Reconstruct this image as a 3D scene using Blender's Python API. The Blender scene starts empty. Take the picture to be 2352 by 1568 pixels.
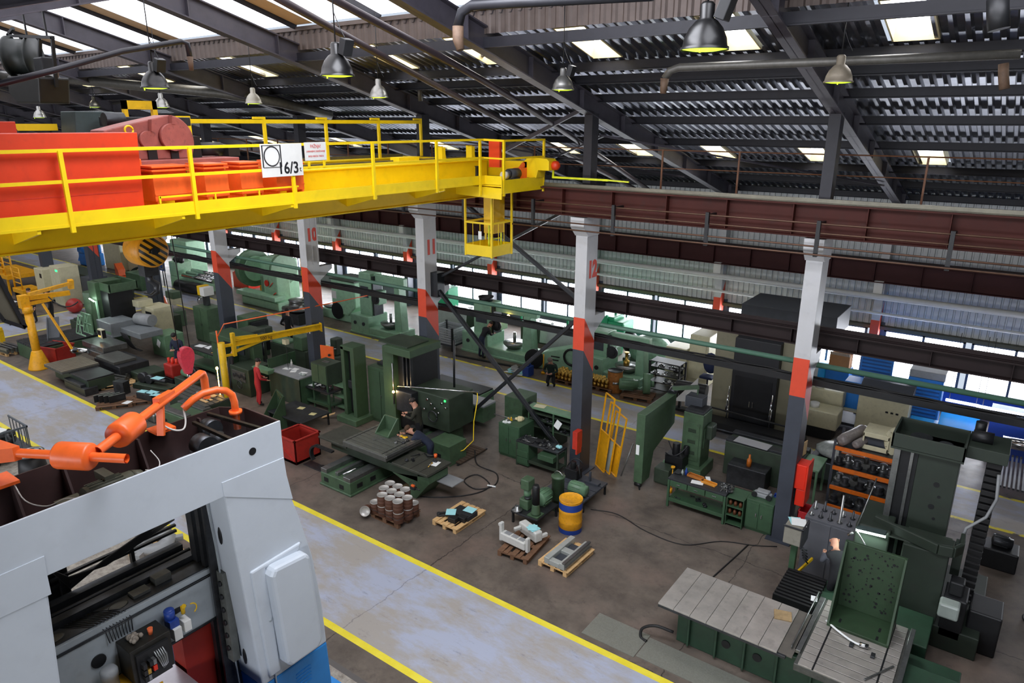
import bpy, math, random
from mathutils import Vector, Matrix, Euler
PI = math.pi
SC = bpy.context.scene
COL = SC.collection
# ------------------------------------------------------------------ camera model (floor/plane back-projection)
CAMZ, FPX = 10.0, 1626.7
YAW, PITCH, ROLL = math.radians(36.1656), math.radians(17.1254), math.radians(0.192)
FWD = Vector((-math.sin(YAW)*math.cos(PITCH), math.cos(YAW)*math.cos(PITCH), -math.sin(PITCH)))
_r0 = Vector((math.cos(YAW), math.sin(YAW), 0)); _u0 = _r0.cross(FWD)
RT = _r0*math.cos(ROLL) + _u0*math.sin(ROLL); UP = -_r0*math.sin(ROLL) + _u0*math.cos(ROLL)
def _ray(x, y): return RT*((x-1176)/FPX) - UP*((y-784)/FPX) + FWD
def G(x, y, z=0.0):
    d = _ray(x, y); t = (z-CAMZ)/d.z; return Vector((0, 0, CAMZ)) + d*t
def YP(x, y, Y):
    d = _ray(x, y); return Vector((0, 0, CAMZ)) + d*(Y/d.y)
def XP(x, y, X):
    d = _ray(x, y); return Vector((0, 0, CAMZ)) + d*(X/d.x)
# ------------------------------------------------------------------ materials
def lin(c):
    return tuple((v/12.92 if v <= .04045 else ((v+.055)/1.055)**2.4) for v in c)
def srgb(h):
    return lin(tuple(int(h[i:i+2], 16)/255 for i in (0, 2, 4)))
MATS = {}
def nd(t, ty, **kw):
    n = t.nodes.new(ty)
    for k, v in kw.items(): setattr(n, k, v)
    return n
def M(name, hexc, rough=.5, metal=0., var=.18, scale=6., bump=0., grime=.0, spec=.5):
    """painted / metal surface: base colour with two octaves of wear noise"""
    if name in MATS: return MATS[name]
    m = bpy.data.materials.new(name); m.use_nodes = True
    t = m.node_tree; b = t.nodes['Principled BSDF']
    c = srgb(hexc)
    tc = nd(t, 'ShaderNodeTexCoord'); nz = nd(t, 'ShaderNodeTexNoise')
    nz.inputs['Scale'].default_value = scale; nz.inputs['Detail'].default_value = 6; nz.inputs['Roughness'].default_value = .65
    t.links.new(tc.outputs['Object'], nz.inputs['Vector'])
    rp = nd(t, 'ShaderNodeValToRGB')
    rp.color_ramp.elements[0].position = .3; rp.color_ramp.elements[1].position = .7
    rp.color_ramp.elements[0].color = tuple(v*(1-var) for v in c)+(1,)
    rp.color_ramp.elements[1].color = tuple(min(1, v*(1+var)) for v in c)+(1,)
    t.links.new(nz.outputs['Fac'], rp.inputs['Fac'])
    out = rp.outputs['Color']
    if grime:
        n2 = nd(t, 'ShaderNodeTexNoise'); n2.inputs['Scale'].default_value = scale*2.3; n2.inputs['Detail'].default_value = 8
        t.links.new(tc.outputs['Object'], n2.inputs['Vector'])
        r2 = nd(t, 'ShaderNodeValToRGB'); r2.color_ramp.elements[0].position = .56; r2.color_ramp.elements[1].position = .68
        r2.color_ramp.elements[0].color = (0, 0, 0, 1); r2.color_ramp.elements[1].color = (grime,)*3+(1,)
        t.links.new(n2.outputs['Fac'], r2.inputs['Fac'])
        mx = nd(t, 'ShaderNodeMixRGB'); mx.inputs['Color2'].default_value = (.03, .027, .024, 1)
        t.links.new(r2.outputs['Color'], mx.inputs['Fac']); t.links.new(out, mx.inputs['Color1']); out = mx.outputs['Color']
    t.links.new(out, b.inputs['Base Color'])
    b.inputs['Roughness'].default_value = rough; b.inputs['Metallic'].default_value = metal
    b.inputs['Specular IOR Level'].default_value = spec
    if bump:
        bp = nd(t, 'ShaderNodeBump'); bp.inputs['Strength'].default_value = bump; bp.inputs['Distance'].default_value = .02
        t.links.new(nz.outputs['Fac'], bp.inputs['Height']); t.links.new(bp.outputs['Normal'], b.inputs['Normal'])
    MATS[name] = m; return m
def ME(name, hexc, strength):
    if name in MATS: return MATS[name]
    m = bpy.data.materials.new(name); m.use_nodes = True; b = m.node_tree.nodes['Principled BSDF']
    c = srgb(hexc); b.inputs['Base Color'].default_value = c+(1,)
    b.inputs['Emission Color'].default_value = c+(1,); b.inputs['Emission Strength'].default_value = strength
    MATS[name] = m; return m
def MSTRIPE(name, h1, h2, freq, axis, rough=.5, metal=0.):
    """two-colour stripes fixed to the object (diagonal warning stripes, slatted grooves)"""
    m = bpy.data.materials.new(name); m.use_nodes = True; t = m.node_tree; b = t.nodes['Principled BSDF']
    tc = nd(t, 'ShaderNodeTexCoord'); dt = nd(t, 'ShaderNodeVectorMath', operation='DOT_PRODUCT'); dt.inputs[1].default_value = axis
    t.links.new(tc.outputs['Object'], dt.inputs[0])
    ml = nd(t, 'ShaderNodeMath', operation='MULTIPLY'); ml.inputs[1].default_value = freq; t.links.new(dt.outputs['Value'], ml.inputs[0])
    fr = nd(t, 'ShaderNodeMath', operation='FRACT'); t.links.new(ml.outputs[0], fr.inputs[0])
    gt = nd(t, 'ShaderNodeMath', operation='GREATER_THAN'); gt.inputs[1].default_value = .5; t.links.new(fr.outputs[0], gt.inputs[0])
    mx = nd(t, 'ShaderNodeMixRGB'); mx.inputs['Color1'].default_value = srgb(h1)+(1,); mx.inputs['Color2'].default_value = srgb(h2)+(1,)
    t.links.new(gt.outputs[0], mx.inputs['Fac']); t.links.new(mx.outputs[0], b.inputs['Base Color'])
    b.inputs['Roughness'].default_value = rough; b.inputs['Metallic'].default_value = metal
    MATS[name] = m; return m
# ------------------------------------------------------------------ mesh builder
class MB:
    def __init__(s): s.v = []; s.f = []; s.mi = []; s.sm = []
    def add(s, vs, fs, mi=0, sm=False):
        b = len(s.v); s.v += [tuple(p) for p in vs]
        for f in fs:
            s.f.append([b+i for i in f]); s.mi.append(mi); s.sm.append(sm if isinstance(sm, bool) else False)
        return s
    def addf(s, vs, fs, sms, mi=0):
        b = len(s.v); s.v += [tuple(p) for p in vs]
        for f, q in zip(fs, sms):
            s.f.append([b+i for i in f]); s.mi.append(mi); s.sm.append(q)
        return s
    def box(s, x0, x1, y0, y1, z0, z1, mi=0):
        x0, x1 = min(x0, x1), max(x0, x1); y0, y1 = min(y0, y1), max(y0, y1); z0, z1 = min(z0, z1), max(z0, z1)
        vs = [(x0, y0, z0), (x1, y0, z0), (x1, y1, z0), (x0, y1, z0), (x0, y0, z1), (x1, y0, z1), (x1, y1, z1), (x0, y1, z1)]
        return s.add(vs, [(3, 2, 1, 0), (4, 5, 6, 7), (0, 1, 5, 4), (1, 2, 6, 5), (2, 3, 7, 6), (3, 0, 4, 7)], mi)
    def cbox(s, c, sz, rot=(0, 0, 0), mi=0):
        R = Euler(rot).to_matrix(); c = Vector(c); hx, hy, hz = sz[0]/2, sz[1]/2, sz[2]/2
        vs = [c + R @ Vector(p) for p in ((-hx, -hy, -hz), (hx, -hy, -hz), (hx, hy, -hz), (-hx, hy, -hz), (-hx, -hy, hz), (hx, -hy, hz), (hx, hy, hz), (-hx, hy, hz))]
        return s.add(vs, [(3, 2, 1, 0), (4, 5, 6, 7), (0, 1, 5, 4), (1, 2, 6, 5), (2, 3, 7, 6), (3, 0, 4, 7)], mi)
    def bar(s, p0, p1, w, h, mi=0, up=(0, 0, 1)):
        p0, p1 = Vector(p0), Vector(p1); d = (p1-p0).normalized(); u = Vector(up)
        if abs(d.dot(u)) > .98: u = Vector((1, 0, 0))
        a = d.cross(u).normalized(); b = a.cross(d).normalized(); vs = []
        for p in (p0, p1):
            for q, r in ((-1, -1), (1, -1), (1, 1), (-1, 1)): vs.append(p + a*(q*w/2) + b*(r*h/2))
        return s.add(vs, [(3, 2, 1, 0), (4, 5, 6, 7), (0, 1, 5, 4), (1, 2, 6, 5), (2, 3, 7, 6), (3, 0, 4, 7)], mi)
    def cyl(s, p0, p1, r, r2=None, n=14, mi=0, cap=True):
        p0, p1 = Vector(p0), Vector(p1); d = (p1-p0).normalized(); r2 = r if r2 is None else r2
        u = Vector((0, 0, 1)) if abs(d.z) < .95 else Vector((1, 0, 0)); a = d.cross(u).normalized(); b = d.cross(a)
        vs = []
        for p, q in ((p0, r), (p1, r2)):
            for i in range(n):
                t = 2*PI*i/n; vs.append(p + a*(q*math.cos(t)) + b*(q*math.sin(t)))
        fs = [(i, (i+1) % n, n+(i+1) % n, n+i) for i in range(n)]; sm = [True]*n
        if cap: fs += [tuple(range(n))[::-1], tuple(range(n, 2*n))]; sm += [False, False]
        return s.addf(vs, fs, sm, mi)
    def tube(s, pts, r, n=8, mi=0, cap=True):
        pts = [Vector(p) for p in pts]; vs = []; N = len(pts); prev = None
        for k, p in enumerate(pts):
            d = ((pts[min(k+1, N-1)]-pts[max(k-1, 0)])).normalized()
            if prev is None:
                u = Vector((0, 0, 1)) if abs(d.z) < .9 else Vector((1, 0, 0)); a = d.cross(u).normalized()
            else:
                a = (prev - d*prev.dot(d)).normalized()
            prev = a; b = d.cross(a); rr = r[k] if isinstance(r, (list, tuple)) else r
            for i in range(n):
                t = 2*PI*i/n; vs.append(p + a*(rr*math.cos(t)) + b*(rr*math.sin(t)))
        fs = []; sm = []
        for k in range(N-1):
            for i in range(n):
                j = (i+1) % n; fs.append((k*n+i, k*n+j, (k+1)*n+j, (k+1)*n+i)); sm.append(True)
        if cap: fs += [tuple(range(n))[::-1], tuple((N-1)*n+i for i in range(n))]; sm += [False, False]
        return s.addf(vs, fs, sm, mi)
    def lathe(s, prof, c=(0, 0, 0), n=24, mi=0, axis=(0, 0, 1), cap=True):
        c = Vector(c); d = Vector(axis).normalized(); u = Vector((1, 0, 0)) if abs(d.x) < .9 else Vector((0, 1, 0))
        a = (u - d*u.dot(d)).normalized(); b = d.cross(a); vs = []; N = len(prof)
        for r, h in prof:
            for i in range(n):
                t = 2*PI*i/n; vs.append(c + d*h + a*(r*math.cos(t)) + b*(r*math.sin(t)))
        fs = []; sm = []
        for k in range(N-1):
            for i in range(n):
                j = (i+1) % n; fs.append((k*n+i, k*n+j, (k+1)*n+j, (k+1)*n+i)); sm.append(True)
        if cap: fs += [tuple(range(n))[::-1], tuple((N-1)*n+i for i in range(n))]; sm += [False, False]
        return s.addf(vs, fs, sm, mi)
    def prism(s, poly, ax, a, b, mi=0):
        """poly in the two other axes (ax 'x': (y,z), 'y': (x,z), 'z': (x,y))"""
        def P(p, q): return {'x': (q, p[0], p[1]), 'y': (p[0], q, p[1]), 'z': (p[0], p[1], q)}[ax]
        n = len(poly); vs = [P(p, a) for p in poly] + [P(p, b) for p in poly]
        fs = [tuple(range(n))[::-1], tuple(range(n, 2*n))] + [(i, (i+1) % n, n+(i+1) % n, n+i) for i in range(n)]
        return s.add(vs, fs, mi)
    def ball(s, c, r, n=12, mi=0):
        r = r if isinstance(r, (tuple, list)) else (r, r, r); m = max(4, n//2); vs = []
        for i in range(m+1):
            ph = PI*(i/m) if 0 < i < m else (.02 if i == 0 else PI-.02)
            for j in range(n):
                t = 2*PI*j/n; vs.append((c[0]+r[0]*math.sin(ph)*math.cos(t), c[1]+r[1]*math.sin(ph)*math.sin(t), c[2]+r[2]*math.cos(ph)))
        fs = [(i*n+j, (i+1)*n+j, (i+1)*n+(j+1) % n, i*n+(j+1) % n) for i in range(m) for j in range(n)]
        fs += [tuple(range(n)), tuple(m*n+j for j in range(n))[::-1]]
        return s.add(vs, fs, mi, True)
    def quad(s, a, b, c, d, mi=0): return s.add([a, b, c, d], [(0, 1, 2, 3)], mi)
    def mesh(s, name, mats):
        me = bpy.data.meshes.new(name); me.from_pydata(s.v, [], s.f)
        for m in (mats if isinstance(mats, (list, tuple)) else [mats]): me.materials.append(m)
        me.polygons.foreach_set('material_index', s.mi); me.polygons.foreach_set('use_smooth', s.sm)
        me.validate(); me.update(); return me
    def build(s, name, mats, parent=None, bevel=0., loc=None, rot=None):
        o = bpy.data.objects.new(name, s.mesh(name, mats)); COL.objects.link(o)
        if parent is not None: o.parent = parent
        if loc is not None: o.location = loc
        if rot is not None: o.rotation_euler = rot
        if bevel:
            md = o.modifiers.new('Bevel', 'BEVEL'); md.width = bevel; md.segments = 2; md.limit_method = 'ANGLE'; md.angle_limit = math.radians(40)
        return o
def B(): return MB()
def tag(o, label=None, cat=None, group=None, kind=None):
    for k, v in (('label', label), ('category', cat), ('group', group), ('kind', kind)):
        if v: o[k] = v
    return o
def thing(name, label, cat, loc=(0, 0, 0), rz=0., group=None):
    o = bpy.data.objects.new(name, None); COL.objects.link(o); o.empty_display_size = .2
    o.location = loc; o.rotation_euler = (0, 0, rz); return tag(o, label, cat, group)
def struct(name, mb, mat, bevel=0., parent=None):
    o = mb.build(name, mat, parent, bevel)
    if parent is None: o['kind'] = 'structure'
    return o
def dup(o, loc=None, rz=None, label=None, parent=None, group=None):
    c = o.copy(); COL.objects.link(c)
    if parent is not None: c.parent = parent
    if loc is not None: c.location = loc
    if rz is not None: c.rotation_euler = (0, 0, rz)
    if label: c['label'] = label
    if group: c['group'] = group
    for ch in [k for k in o.children]: dup(ch, parent=c)
    return c
def text_mesh(body, size, name, mat, loc, rot, parent=None, ext=.004, align='CENTER', sx=1., bold=0.):
    cu = bpy.data.curves.new(name, 'FONT'); cu.body = body; cu.size = size; cu.extrude = ext; cu.align_x = align; cu.align_y = 'CENTER'; cu.offset = bold
    cu.resolution_u = 3
    tmp = bpy.data.objects.new(name+'_tmp', cu); COL.objects.link(tmp)
    dg = bpy.context.evaluated_depsgraph_get(); me = bpy.data.meshes.new_from_object(tmp.evaluated_get(dg))
    bpy.data.objects.remove(tmp); bpy.data.curves.remove(cu)
    o = bpy.data.objects.new(name, me); me.materials.clear(); me.materials.append(mat); COL.objects.link(o)
    o.location = loc; o.rotation_euler = rot; o.scale = (sx, 1, 1)
    if parent is not None: o.parent = parent
    return o
def arc(c, r, a0, a1, n, plane='yz', off=0):
    out = []
    for i in range(n+1):
        a = math.radians(a0+(a1-a0)*i/n); p, q = r*math.cos(a), r*math.sin(a)
        out.append({'yz': (c[0], c[1]+p, c[2]+q), 'xz': (c[0]+p, c[1], c[2]+q), 'xy': (c[0]+p, c[1]+q, c[2])}[plane])
    return out
def sag(p0, p1, d, n=10):
    p0, p1 = Vector(p0), Vector(p1)
    return [p0.lerp(p1, i/n) - Vector((0, 0, d*4*(i/n)*(1-i/n))) for i in range(n+1)]
R_ = random.Random(7)
# palette (albedo of the things themselves)
GRN = M('machine_green', '465e45', .45, 0, .2, 3, 0, .25)
GRND = M('dark_machine_green', '313e30', .5, 0, .2, 3, 0, .3)
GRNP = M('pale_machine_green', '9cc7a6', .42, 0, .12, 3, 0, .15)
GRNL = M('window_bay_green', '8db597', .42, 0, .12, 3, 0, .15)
GRNM = M('mid_machine_green', '66896a', .42, 0, .15, 3, 0, .2)
GRNB = M('bench_green', '37543b', .5, 0, .15, 5, 0, .15)
STEEL = M('bare_steel', '8d8f8e', .32, .85, .2, 5, 0, .2)
STEELD = M('dark_steel', '45474a', .42, .7, .25, 6, 0, .2)
IRON = M('cast_iron', '5b5c58', .5, .5, .22, 8, .15, .2)
BLK = M('black_rubber', '141415', .6, 0, .2, 8)
BLKM = M('black_painted_steel', '1d1e20', .45, .2, .2, 6)
CHR = M('chrome', 'd0d2d4', .15, 1, .05, 4)
YEL = M('crane_yellow', 'f2d012', .42, 0, .06, 2, 0, .06)
YELD = M('jib_yellow', 'e0b414', .45, 0, .1, 4, 0, .15)
YELR = M('pallet_truck_yellow', 'e9a615', .45, 0, .12, 5, 0, .2)
ORG = M('crane_orange', 'd83e18', .42, 0, .06, 3, 0, .08)
ORG2 = M('bright_orange_paint', 'ee672a', .38, 0, .08, 5, 0, .06)
RED = M('bin_red', 'a62a22', .5, 0, .15, 4, 0, .2)
REDB = M('bright_red_paint', 'd8341f', .4, 0, .1, 5)
BLUE = M('cabinet_blue', '2477c8', .45, 0, .1, 4)
BLUED = M('deep_blue_paint', '1f3f8f', .45, 0, .12, 4)
WHT = M('white_paint', 'dcdcd8', .5, 0, .05, 3)
GREY = M('grey_paint', '8b8e90', .5, 0, .1, 4, 0, .1)
GREYD = M('charcoal_paint', '3d4148', .5, 0, .12, 4, 0, .1)
CREAM = M('cream_paint', 'c9c4a4', .5, 0, .08, 4, 0, .1)
WOOD = M('pale_pine', 'd2ac78', .7, 0, .18, 9, .1, .1)
WOODD = M('weathered_pallet_wood', '6e4f38', .8, 0, .25, 9, .1, .2)
PAPER = M('white_paper', 'ecefee', .8, 0, .03, 5)
PAPERC = M('cyan_paper', '9fdbe0', .8, 0, .05, 5)
BRASS = M('brass', 'c9a14e', .3, .9, .2, 20)
GLOW = M('clear_plastic', '9aa39d', .2, 0, .1, 4)
# ================================================================== THE SETTING
def zlow(Y): return 10.25 + .27*(16.5-Y) if Y > 8.3 else 10.25 + .27*(16.5-(16.6-Y))
X0, X1 = -78.0, 16.0
YW = 28.8                       # window wall
def floor_material():
    m = bpy.data.materials.new('workshop_floor'); m.use_nodes = True; t = m.node_tree; b = t.nodes['Principled BSDF']
    L = t.links.new
    tc = nd(t, 'ShaderNodeTexCoord'); sp = nd(t, 'ShaderNodeSeparateXYZ'); L(tc.outputs['Object'], sp.inputs[0])
    X, Y = sp.outputs[0], sp.outputs[1]
    def mth(op, a, b2=None, c=None):
        n = nd(t, 'ShaderNodeMath', operation=op)
        for i, q in enumerate((a, b2, c)):
            if q is None: continue
            if isinstance(q, (int, float)): n.inputs[i].default_value = q
            else: L(q, n.inputs[i])
        return n.outputs[0]
    def band(v, a, b2): return mth('MULTIPLY', mth('GREATER_THAN', v, a), mth('LESS_THAN', v, b2))
    def noise(scale, detail=6, rough=.6, sx=1, sy=1):
        mp = nd(t, 'ShaderNodeMapping'); mp.inputs['Scale'].default_value = (sx, sy, 1); L(tc.outputs['Object'], mp.inputs[0])
        n = nd(t, 'ShaderNodeTexNoise'); n.inputs['Scale'].default_value = scale; n.inputs['Detail'].default_value = detail; n.inputs['Roughness'].default_value = rough
        L(mp.outputs[0], n.inputs['Vector']); return n.outputs['Fac']
    def ramp(f, a, b2, c0=(0, 0, 0), c1=(1, 1, 1)):
        r = nd(t, 'ShaderNodeValToRGB'); r.color_ramp.elements[0].position = a; r.color_ramp.elements[1].position = b2
        r.color_ramp.elements[0].color = tuple(c0)+(1,); r.color_ramp.elements[1].color = tuple(c1)+(1,); L(f, r.inputs['Fac']); return r.outputs['Color']
    def mix(f, c1, c2):
        n = nd(t, 'ShaderNodeMixRGB')
        if isinstance(f, (int, float)): n.inputs['Fac'].default_value = f
        else: L(f, n.inputs['Fac'])
        for k, c in (('Color1', c1), ('Color2', c2)):
            if isinstance(c, tuple): n.inputs[k].default_value = c+(1,)
            else: L(c, n.inputs[k])
        return n.outputs['Color']
    base = ramp(noise(1.1, 8, .65), .3, .72, srgb('4e4640'), srgb('7a7066'))
    base = mix(mth('MULTIPLY', ramp(noise(.55, 5), .52, .72), .35), base, srgb('6b4d47'))
    base = mix(mth('MULTIPLY', ramp(noise(34, 3, .8), .66, .74), .35), base, srgb('a39a92'))
    base = mix(mth('MULTIPLY', ramp(noise(2.4, 9, .75), .54, .70), .55), base, srgb('332d2a'))
    # slab joints
    def joint(v, per, off): return mth('LESS_THAN', mth('ABSOLUTE', mth('SUBTRACT', mth('FRACT', mth('DIVIDE', mth('ADD', v, off), per)), .5)), .012/per)
    wob = mth('MULTIPLY', mth('SUBTRACT', noise(1.6, 5), .5), .35)
    jt = mth('MAXIMUM', joint(mth('ADD', X, wob), 5.9, 1.2), joint(mth('ADD', Y, wob), 4.6, 1.0))
    base = mix(mth('MULTIPLY', jt, .75), base, srgb('2a2624'))
    # light concrete by the portal machine
    conc = ramp(noise(5, 9, .8), .35, .68, srgb('6d655c'), srgb('b9b2a6'))
    base = mix(mth('LESS_THAN', Y, 7.12), base, conc)
    base = mix(band(Y, 7.0, 7.12), base, srgb('5e5a58'))
    # painted aisles, blue-grey worn to bare concrete
    wear = ramp(noise(.8, 9, .72, .55, 1.3), .42, .56)
    wear2 = ramp(noise(3.2, 9, .8, .5, 1.6), .57, .68)
    blue = mix(wear, srgb('a8afc2'), srgb('a39e98'))
    blue = mix(mth('MULTIPLY', wear2, .42), blue, srgb('4a4956'))
    blue = mix(mth('MULTIPLY', ramp(noise(40, 2, .8), .68, .74), .3), blue, srgb('d0d0d8'))
    blue = mix(mth('MULTIPLY', jt, .4), blue, srgb('4c4c58'))
    a1 = band(Y, 7.76, 10.44); a2 = band(Y, 20.45, 22.5); a3 = mth('MULTIPLY', band(X, -42.2, -39.2), band(Y, 10.4, 20.5))
    al = mth('MAXIMUM', mth('MAXIMUM', a1, a2), a3)
    col = mix(al, base, blue)
    yl = mth('MAXIMUM', band(Y, 10.36, 10.52), band(Y, 7.68, 7.84))
    y2 = mth('MULTIPLY', mth('MAXIMUM', band(Y, 20.38, 20.52), band(Y, 22.42, 22.56)), ramp(noise(2.2, 6), .36, .46))
    y3 = mth('MULTIPLY', mth('MAXIMUM', band(X, -42.3, -42.15), band(X, -39.3, -39.15)), band(Y, 10.5, 20.4))
    yl = mth('MAXIMUM', yl, mth('MAXIMUM', y2, y3))
    yl = mth('MULTIPLY', yl, mth('SUBTRACT', 1, mth('MULTIPLY', ramp(noise(6, 8, .8), .62, .72), .75)))
    col = mix(yl, col, ramp(noise(3), .3, .7, srgb('e2cf2c'), srgb('efe04a')))
    L(col, b.inputs['Base Color'])
    L(mth('ADD', mth('MULTIPLY', noise(1.7, 5), .5), .22), b.inputs['Roughness'])
    b.inputs['Specular IOR Level'].default_value = .4
    return m
FLOORM = floor_material()
struct('floor', B().box(X0, X1, -13, YW+.3, -.3, 0), FLOORM)
# --- roof of ribbed sheet, with the skylight openings left out
ROOFM = M('ribbed_roof_sheet', '80828a', .3, .8, .2, 5)
STL = M('roof_steelwork', '4a4750', .5, .1, .2, 2.2, 0, .1)
STLD = M('purlin_steel', '292930', .55, .1, .2, 3)
SKYX1 = [-2.2-3.03*k for k in range(0, 17)] + [.83, 3.86]
SKYX2 = [-2.62-3.03*k for k in range(0, 17)] + [.41, 3.44]
def sheet(Y, off=.72): return zlow(Y)+off
def rib_roof(name, ys, skies, mat, flip=False):
    """ys: list of (ya, yb, skylight x list or None)"""
    mb = B(); P = .24; n = int((X1-X0)/P)
    for ya, yb, sx in ys:
        for k in range(n):
            x = X0+k*P
            if sx and any(abs(x+P/2-c) < .36 for c in sx): continue
            pr = [(x, 0), (x+.07, 0), (x+.105, .07), (x+.205, .07), (x+P, 0)]
            vs = [(px, ya, sheet(ya)+h) for px, h in pr] + [(px, yb, sheet(yb)+h) for px, h in pr]
            mb.add(vs, [(i, i+1, 6+i, 5+i) for i in range(4)])
    return struct(name, mb, mat)
rib_roof('ceiling_window_side', [(12.3, 13.2, None), (13.2, 14.86, SKYX1), (14.86, 22.4, None), (22.4, 24.1, SKYX2), (24.1, YW+.3, None)], None, ROOFM)
rib_roof('ceiling_gallery_side', [(-13, 4.3, None)], None, ROOFM)
# skylights: timber-lined box with a white pane
DAY = ME('translucent_daylight_pane', 'f4f6ff', 2.7)
DAYS = ME('skylight_pane', 'f6f8ff', 10.0)
LINE = M('skylight_lining', 'd8cba0', .6, 0, .1, 5)
n_sky = 0
for ya, yb, sx in ((13.2, 14.86, SKYX1), (22.4, 24.1, SKYX2)):
    for x in sx:
        n_sky += 1
        fr = B(); H = .34; w = .36
        for xx in (x-w, x+w):
            vs = []
            for px in (xx-.015, xx+.015):
                vs += [(px, ya, sheet(ya)-.02), (px, yb, sheet(yb)-.02), (px, yb, sheet(yb)+H), (px, ya, sheet(ya)+H)]
            fr.add(vs, [(0, 1, 2, 3), (7, 6, 5, 4), (0, 4, 5, 1), (1, 5, 6, 2), (2, 6, 7, 3), (3, 7, 4, 0)])
        fr.box(x-w, x+w, ya-.015, ya+.015, sheet(ya)-.02, sheet(ya)+H); fr.box(x-w, x+w, yb-.015, yb+.015, sheet(yb)-.02, sheet(yb)+H)
        f = struct('skylight_window_%d' % n_sky, fr, LINE)
        p = B(); z = .30
        nn = 8
        for k in range(nn):
            xa, xb = x-w+2*w*k/nn, x-w+2*w*(k+1)/nn; h0, h1 = (.0, .04) if k % 2 else (.04, .0)
            p.add([(xa, ya, sheet(ya)+z+h0), (xb, ya, sheet(ya)+z+h1), (xb, yb, sheet(yb)+z+h1), (xa, yb, sheet(yb)+z+h0)], [(0, 1, 2, 3)])
        p.build('pane', DAYS, f)
# --- ridge lantern: ribbed upstands, glazing bars, translucent glazing
UPS = M('upstand_sheet', '5c514c', .55, .3, .15, 4)
def upstand(name, Y):
    mb = B(); P = .24; n = int((X1-X0)/P); d = .03
    for k in range(n):
        x = X0+k*P; pr = [(x, 0), (x+.04, d), (x+.14, d), (x+.18, 0), (x+P, 0)]
        vs = [(px, Y+q, 11.74) for px, q in pr] + [(px, Y+q, 12.2) for px, q in pr]
        mb.add(vs, [(i, i+1, 6+i, 5+i) for i in range(4)])
    mb.box(X0, X1, Y-.05, Y+.06, 12.18, 12.27)
    struct(name, mb, UPS)
upstand('wall_lantern_window_side', 12.3); upstand('wall_lantern_gallery_side', 4.3)
def zgl(Y): return 12.27 + .275*((12.3-Y) if Y > 8.3 else (Y-4.3))
TAN = M('tan_lantern_panel', 'd8b48c', .6, 0, .08, 3)
nw = 0
for side in (0, 1):
    ya, yb = ((12.3, 8.3), (4.3, 8.3))[side]
    for k in range(11 if side == 0 else 13):
        xa = -75.7+6*k
        nw += 1
        w = B()
        for j in range(0, 6):
            xx = xa+j*1.0
            w.bar((xx, ya, zgl(ya)), (xx, yb, zgl(yb)), .05, .12) if j in (0, 3) else None
        w.bar((xa, yb, zgl(yb)), (xa+6, yb, zgl(yb)), .08, .16)
        f = struct('lantern_window_%d' % nw, w, STLD)
        g = B(); g.add([(xa+.65, ya, zgl(ya)+.06), (xa+6, ya, zgl(ya)+.06), (xa+6, yb, zgl(yb)+.06), (xa+.65, yb, zgl(yb)+.06)], [(0, 1, 2, 3)]); g.build('pane', DAY if k < 11 else ME('strong_fill_lantern_pane', 'f4f6ff', 15.0) if k == 11 else ME('weak_fill_lantern_pane', 'f4f6ff', 7.0), f)  # last gallery-side bays: unseen panes added, glow raised to brighten the portal machine
        g = B(); g.add([(xa+.02, ya, zgl(ya)+.05), (xa+.65, ya, zgl(ya)+.05), (xa+.65, yb, zgl(yb)+.05), (xa+.02, yb, zgl(yb)+.05)], [(0, 1, 2, 3)]); g.build('blind_panel', TAN, f)
for nm_, ya, xs_ in (('ceiling_lantern_window_side', 12.3, -9.7), ('ceiling_lantern_gallery_side', 4.3, 2.3)):
    mb = B()
    for k in range(int((X1-xs_)/.24)):
        x = xs_+k*.24; pr = [(x, 0), (x+.07, 0), (x+.105, .06), (x+.205, .06), (x+.24, 0)]
        vs = [(px, ya, zgl(ya)+h) for px, h in pr] + [(px, 8.3, zgl(8.3)+h) for px, h in pr]
        mb.add(vs, [(i, i+1, 6+i, 5+i) for i in range(4)])
    struct(nm_, mb, ROOFM)
# --- rafters (one welded I-section frame per column line), purlins
CX = [-3.75-6*k for k in range(-2, 12)]          # column lines
def ibeam(mb, pts, X, fw, tf, d):
    """I-section following pts (y, zbottom) in the plane x=X"""
    for (ya, za), (yb, zb) in zip(pts[:-1], pts[1:]):
        mb.add([(X-.008, ya, za), (X+.008, ya, za), (X+.008, yb, zb), (X-.008, yb, zb), (X-.008, ya, za+d), (X+.008, ya, za+d), (X+.008, yb, zb+d), (X-.008, yb, zb+d)],
               [(3, 2, 1, 0), (4, 5, 6, 7), (0, 1, 5, 4), (1, 2, 6, 5), (2, 3, 7, 6), (3, 0, 4, 7)])
        for o in (0, d-tf):
            mb.add([(X-fw, ya, za+o), (X+fw, ya, za+o), (X+fw, yb, zb+o), (X-fw, yb, zb+o), (X-fw, ya, za+o+tf), (X+fw, ya, za+o+tf), (X+fw, yb, zb+o+tf), (X-fw, yb, zb+o+tf)],
                   [(3, 2, 1, 0), (4, 5, 6, 7), (0, 1, 5, 4), (1, 2, 6, 5), (2, 3, 7, 6), (3, 0, 4, 7)])
        n = max(1, int(abs(yb-ya)/2.1))
        for i in range(n):
            q = (i+.5)/n; y = ya+(yb-ya)*q; z = za+(zb-za)*q
            mb.box(X-fw*.95, X+fw*.95, y-.012, y+.012, z, z+d)
for i, X in enumerate(CX):
    mb = B(); ibeam(mb, [(-12, zlow(-12)), (8.3, zlow(8.3)), (28.6, zlow(28.6))], X, .13, .03, .5)
    struct('roof_beam_%d' % (i+1), mb, STL)
PUR = [12.3, 14.97, 15.8, 17.2, 19.2, 21.5, 24.25, 26.4, 28.5]
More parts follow.
